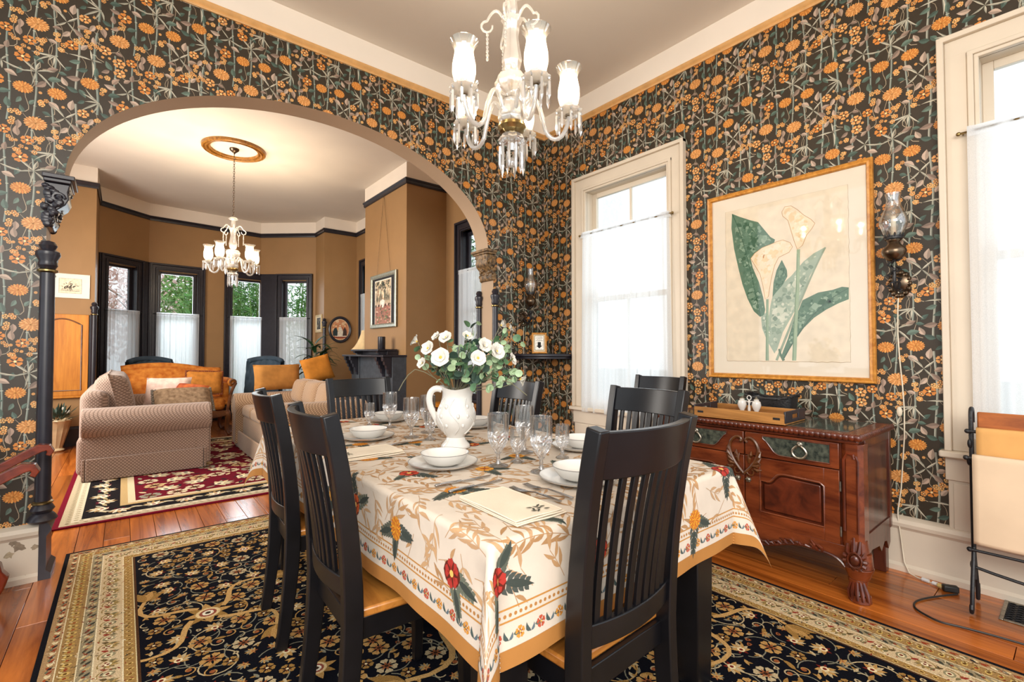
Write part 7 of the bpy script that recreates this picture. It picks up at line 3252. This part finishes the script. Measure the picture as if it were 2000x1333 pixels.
# landscape with cypresses and a white terrace
Lp = Print()
r = random.Random(40)
Lp.rect(-.275, .275, -.36, .30, 'e9e4d8', 1)
Lp.rect(-.262, .262, -.345, .287, 'b9a68c', 2)
for k in range(60):
    x, y = r.uniform(-.24, .24), r.uniform(.02, .27)
    Lp.disc(x, y, r.uniform(.015, .04), r.choice(('d6c3a0', 'c7b08e', 'a98f74', 'e3d4b8', '8e8272')), 3 + k % 3, 7, .7)
for k in range(50):
    Lp.disc(r.uniform(-.25, .25), r.uniform(.17, .275), r.uniform(.01, .02), r.choice(('3e443a', '5a5c4a', '2f352e')), 7, 6)
for x, hgt, w in ((-.06, .20, .035), (.075, .22, .045), (.14, .16, .04), (-.19, .12, .04), (-.12, .11, .03), (.20, .12, .03)):
    Lp.leaf(x, -.02, PI / 2, hgt, w, '2a3028', 8, 6, 0, '3a4236')
Lp.rect(-.262, .262, -.345, -.05, '9c7060', 6)
for k in range(130):
    x, y = r.uniform(-.24, .24), r.uniform(-.335, -.06)
    Lp.disc(x, y, r.uniform(.01, .03), r.choice(('a86a58', 'b98878', '7e6a4c', '6c7450', '8a5248', 'c9a894', '5d4a42')), 7 + k % 4, 7, .5)
Lp.poly([(-.08, -.06), (.06, -.06), (.07, .0), (-.02, .02), (-.09, -.01)], 'e8ddd0', 12)
Lp.rect(-.02, .03, -.10, -.02, 'f0e8dc', 13)
for k in range(9):
    Lp.disc(-.24 + .055 * k, -.07 + .01 * (k % 2), .02, ('3a3a32', 'd0c4b4')[k % 2], 12, 7)
Lp.rect(-.03, .03, -.372, -.352, 'efe9dc', 3)
small_picture('landscape print with dark cypresses in a silver frame hung by wires on the chimney breast', (CBX - .012, 6.36, 1.985), -PI / 2, .90, .75, .065, M('silver_gilt_frame', '9a9a8a', .35, metal=.6, var=.25, vscale=40), Print(), '2c2c2e') if False else None
t = small_picture('cypress landscape in a silver frame hung by wires on the chimney breast', (CBX - .014, 6.375, 1.985), -PI / 2, .86, .78, .06, M('silver_gilt_frame', '9a9a8a', .35, metal=.6, var=.25, vscale=40), Lp, '26262a')
for s in (-1, 1):
    MB().tube([(s * .23, -.004, .385), (0, -.004, 1.53)], .0022, 5).build('wire', MT['bronze'], t)
# small etching of a carriage-like sketch
E_ = Print()
E_.rect(-.112, .112, -.098, .098, '7a6a50', 1)
E_.rect(-.109, .109, -.095, .095, 'e9dcc0', 2)
r = random.Random(6)
for k in range(46):
    x, y = r.gauss(0, .034), r.gauss(0, .020)
    E_.leaf(x, y, r.random() * 6.28, r.uniform(.02, .05), r.uniform(.004, .010), r.choice(('3a362e', '5a5448', '6c655a')), 3 + k % 4, 3)
for k in range(8):
    E_.curve([(-.09 + .18 * q / 8, -.05 - .003 * k + .006 * math.sin(q + k)) for q in range(9)], .0016, '6a6254', 3)
small_picture('small sepia etching in a white mat on the left parlour wall', (-.563, YL - .002, 2.13), 0, .39, .325, .012, M('thin_white_frame', 'e4ddcf', .5), E_, 'ece6d8', depth=.014)
# narrow dark picture by the bay
N_ = Print()
N_.rect(-.10, .10, -.11, .11, '2c3032', 1)
r = random.Random(8)
for k in range(24):
    N_.disc(r.uniform(-.07, .07), r.uniform(-.09, .09), r.uniform(.01, .025), r.choice(('4a4c46', '8a8474', '3a3e40', '6a5a4a')), 2 + k % 3, 7)
small_picture('narrow dark picture in a pale gilt frame beside the last bay window', (D_[0] - .002, 9.28, 1.79), -PI / 2, .34, .34, .04, M('pale_gilt_frame', 'c8b48a', .4, var=.15), N_, 'd8ccb4')
# oval picture of two seated figures
t = thing('oval_picture', 'round black framed picture of figures in old dress on the end wall', 'picture', (3.168, YRR - .002, 1.675))
ra, rb = .215, .252
m = MB()
seg = 48
prof = [(1.0, 0), (1.0, -.022), (.94, -.032), (.86, -.028), (.80, -.014), (.79, 0)]
for i in range(seg):
    a = 2 * PI * i / seg
    m.v += [(ra * k * math.cos(a), d, rb * k * math.sin(a)) for k, d in prof]
k = len(prof)
m.f += [(i * k + j, i * k + j + 1, ((i + 1) % seg) * k + j + 1, ((i + 1) % seg) * k + j) for i in range(seg) for j in range(k - 1)]
m.build('frame', MT['black'], t)
V = Print()
V.disc(0, 0, ra * .84, 'e0c8a4', 1, 40, rb / ra)
V.disc(0, .0, ra * .76, 'c98a62', 2, 36, rb / ra)
r = random.Random(2)
for k in range(40):
    a, q = r.random() * 6.28, r.random() * .7
    V.disc(ra * q * math.cos(a), rb * q * math.sin(a), r.uniform(.015, .04), r.choice(('c07c58', 'd9a878', 'b56a4c', 'd8b48c')), 3 + k % 3, 8)
V.poly([(-.10, -.14), (.12, -.14), (.10, -.09), (.05, -.02), (.02, .05), (-.02, .05), (-.04, -.04), (-.07, -.09)], 'd8ccb8', 7)
V.poly([(-.13, -.12), (-.05, -.12), (-.045, -.03), (-.07, .04), (-.11, .02), (-.135, -.05)], '2e3a3c', 8)
V.poly([(.05, -.12), (.13, -.11), (.125, -.02), (.09, .05), (.06, .0)], '4a3a34', 8)
for x, y, c in ((0, .075, 'e4c4a0'), (-.075, .065, 'dcb890'), (.092, .075, 'dcb890')):
    V.disc(x, y, .017, c, 9, 9, 1.15)
    V.disc(x, y + .012, .017, '3a2a20', 8, 8, .8)
V.rect(-.12, .12, -.16, -.135, '8a3a28', 9)
m = MB()
lay(m, V.p, lambda u, v, h: (u, -.008 - h, v), lift=.0002, base=.0003)
m.build('print', MT['pic_print'], t, smooth=False)
# honey wood panel (a closed serving hatch) on the left parlour wall
t = thing('wall_panel', 'honey oak cupboard door panel with an arched moulding on the left parlour wall', 'panel', (-.63, YL - .001, 1.21))
MB().span(-.26, .26, -.03, 0, -.54, .54).build('board', MT['oakdoor'], t, bevel=.005)
m = MB()
path = [(-.19, -.032, -.47), (-.19, -.032, .40)] + [(-.19 + .38 * q / 12, -.032, .40 + .08 * math.sin(PI * q / 12)) for q in range(1, 12)] + [(.19, -.032, .40), (.19, -.032, -.47), (-.19, -.032, -.47)]
m.tube(path, .009, 6)
m.build('arched_molding', MT['walnut'], t)
MB().span(-.275, .275, -.045, 0, -.57, -.54).build('ledge', MT['oakdoor'], t, bevel=.004)
MB().span(.262, .285, -.02, 0, -.54, .54).build('edge_strip', MT['black'], t, bevel=.003)
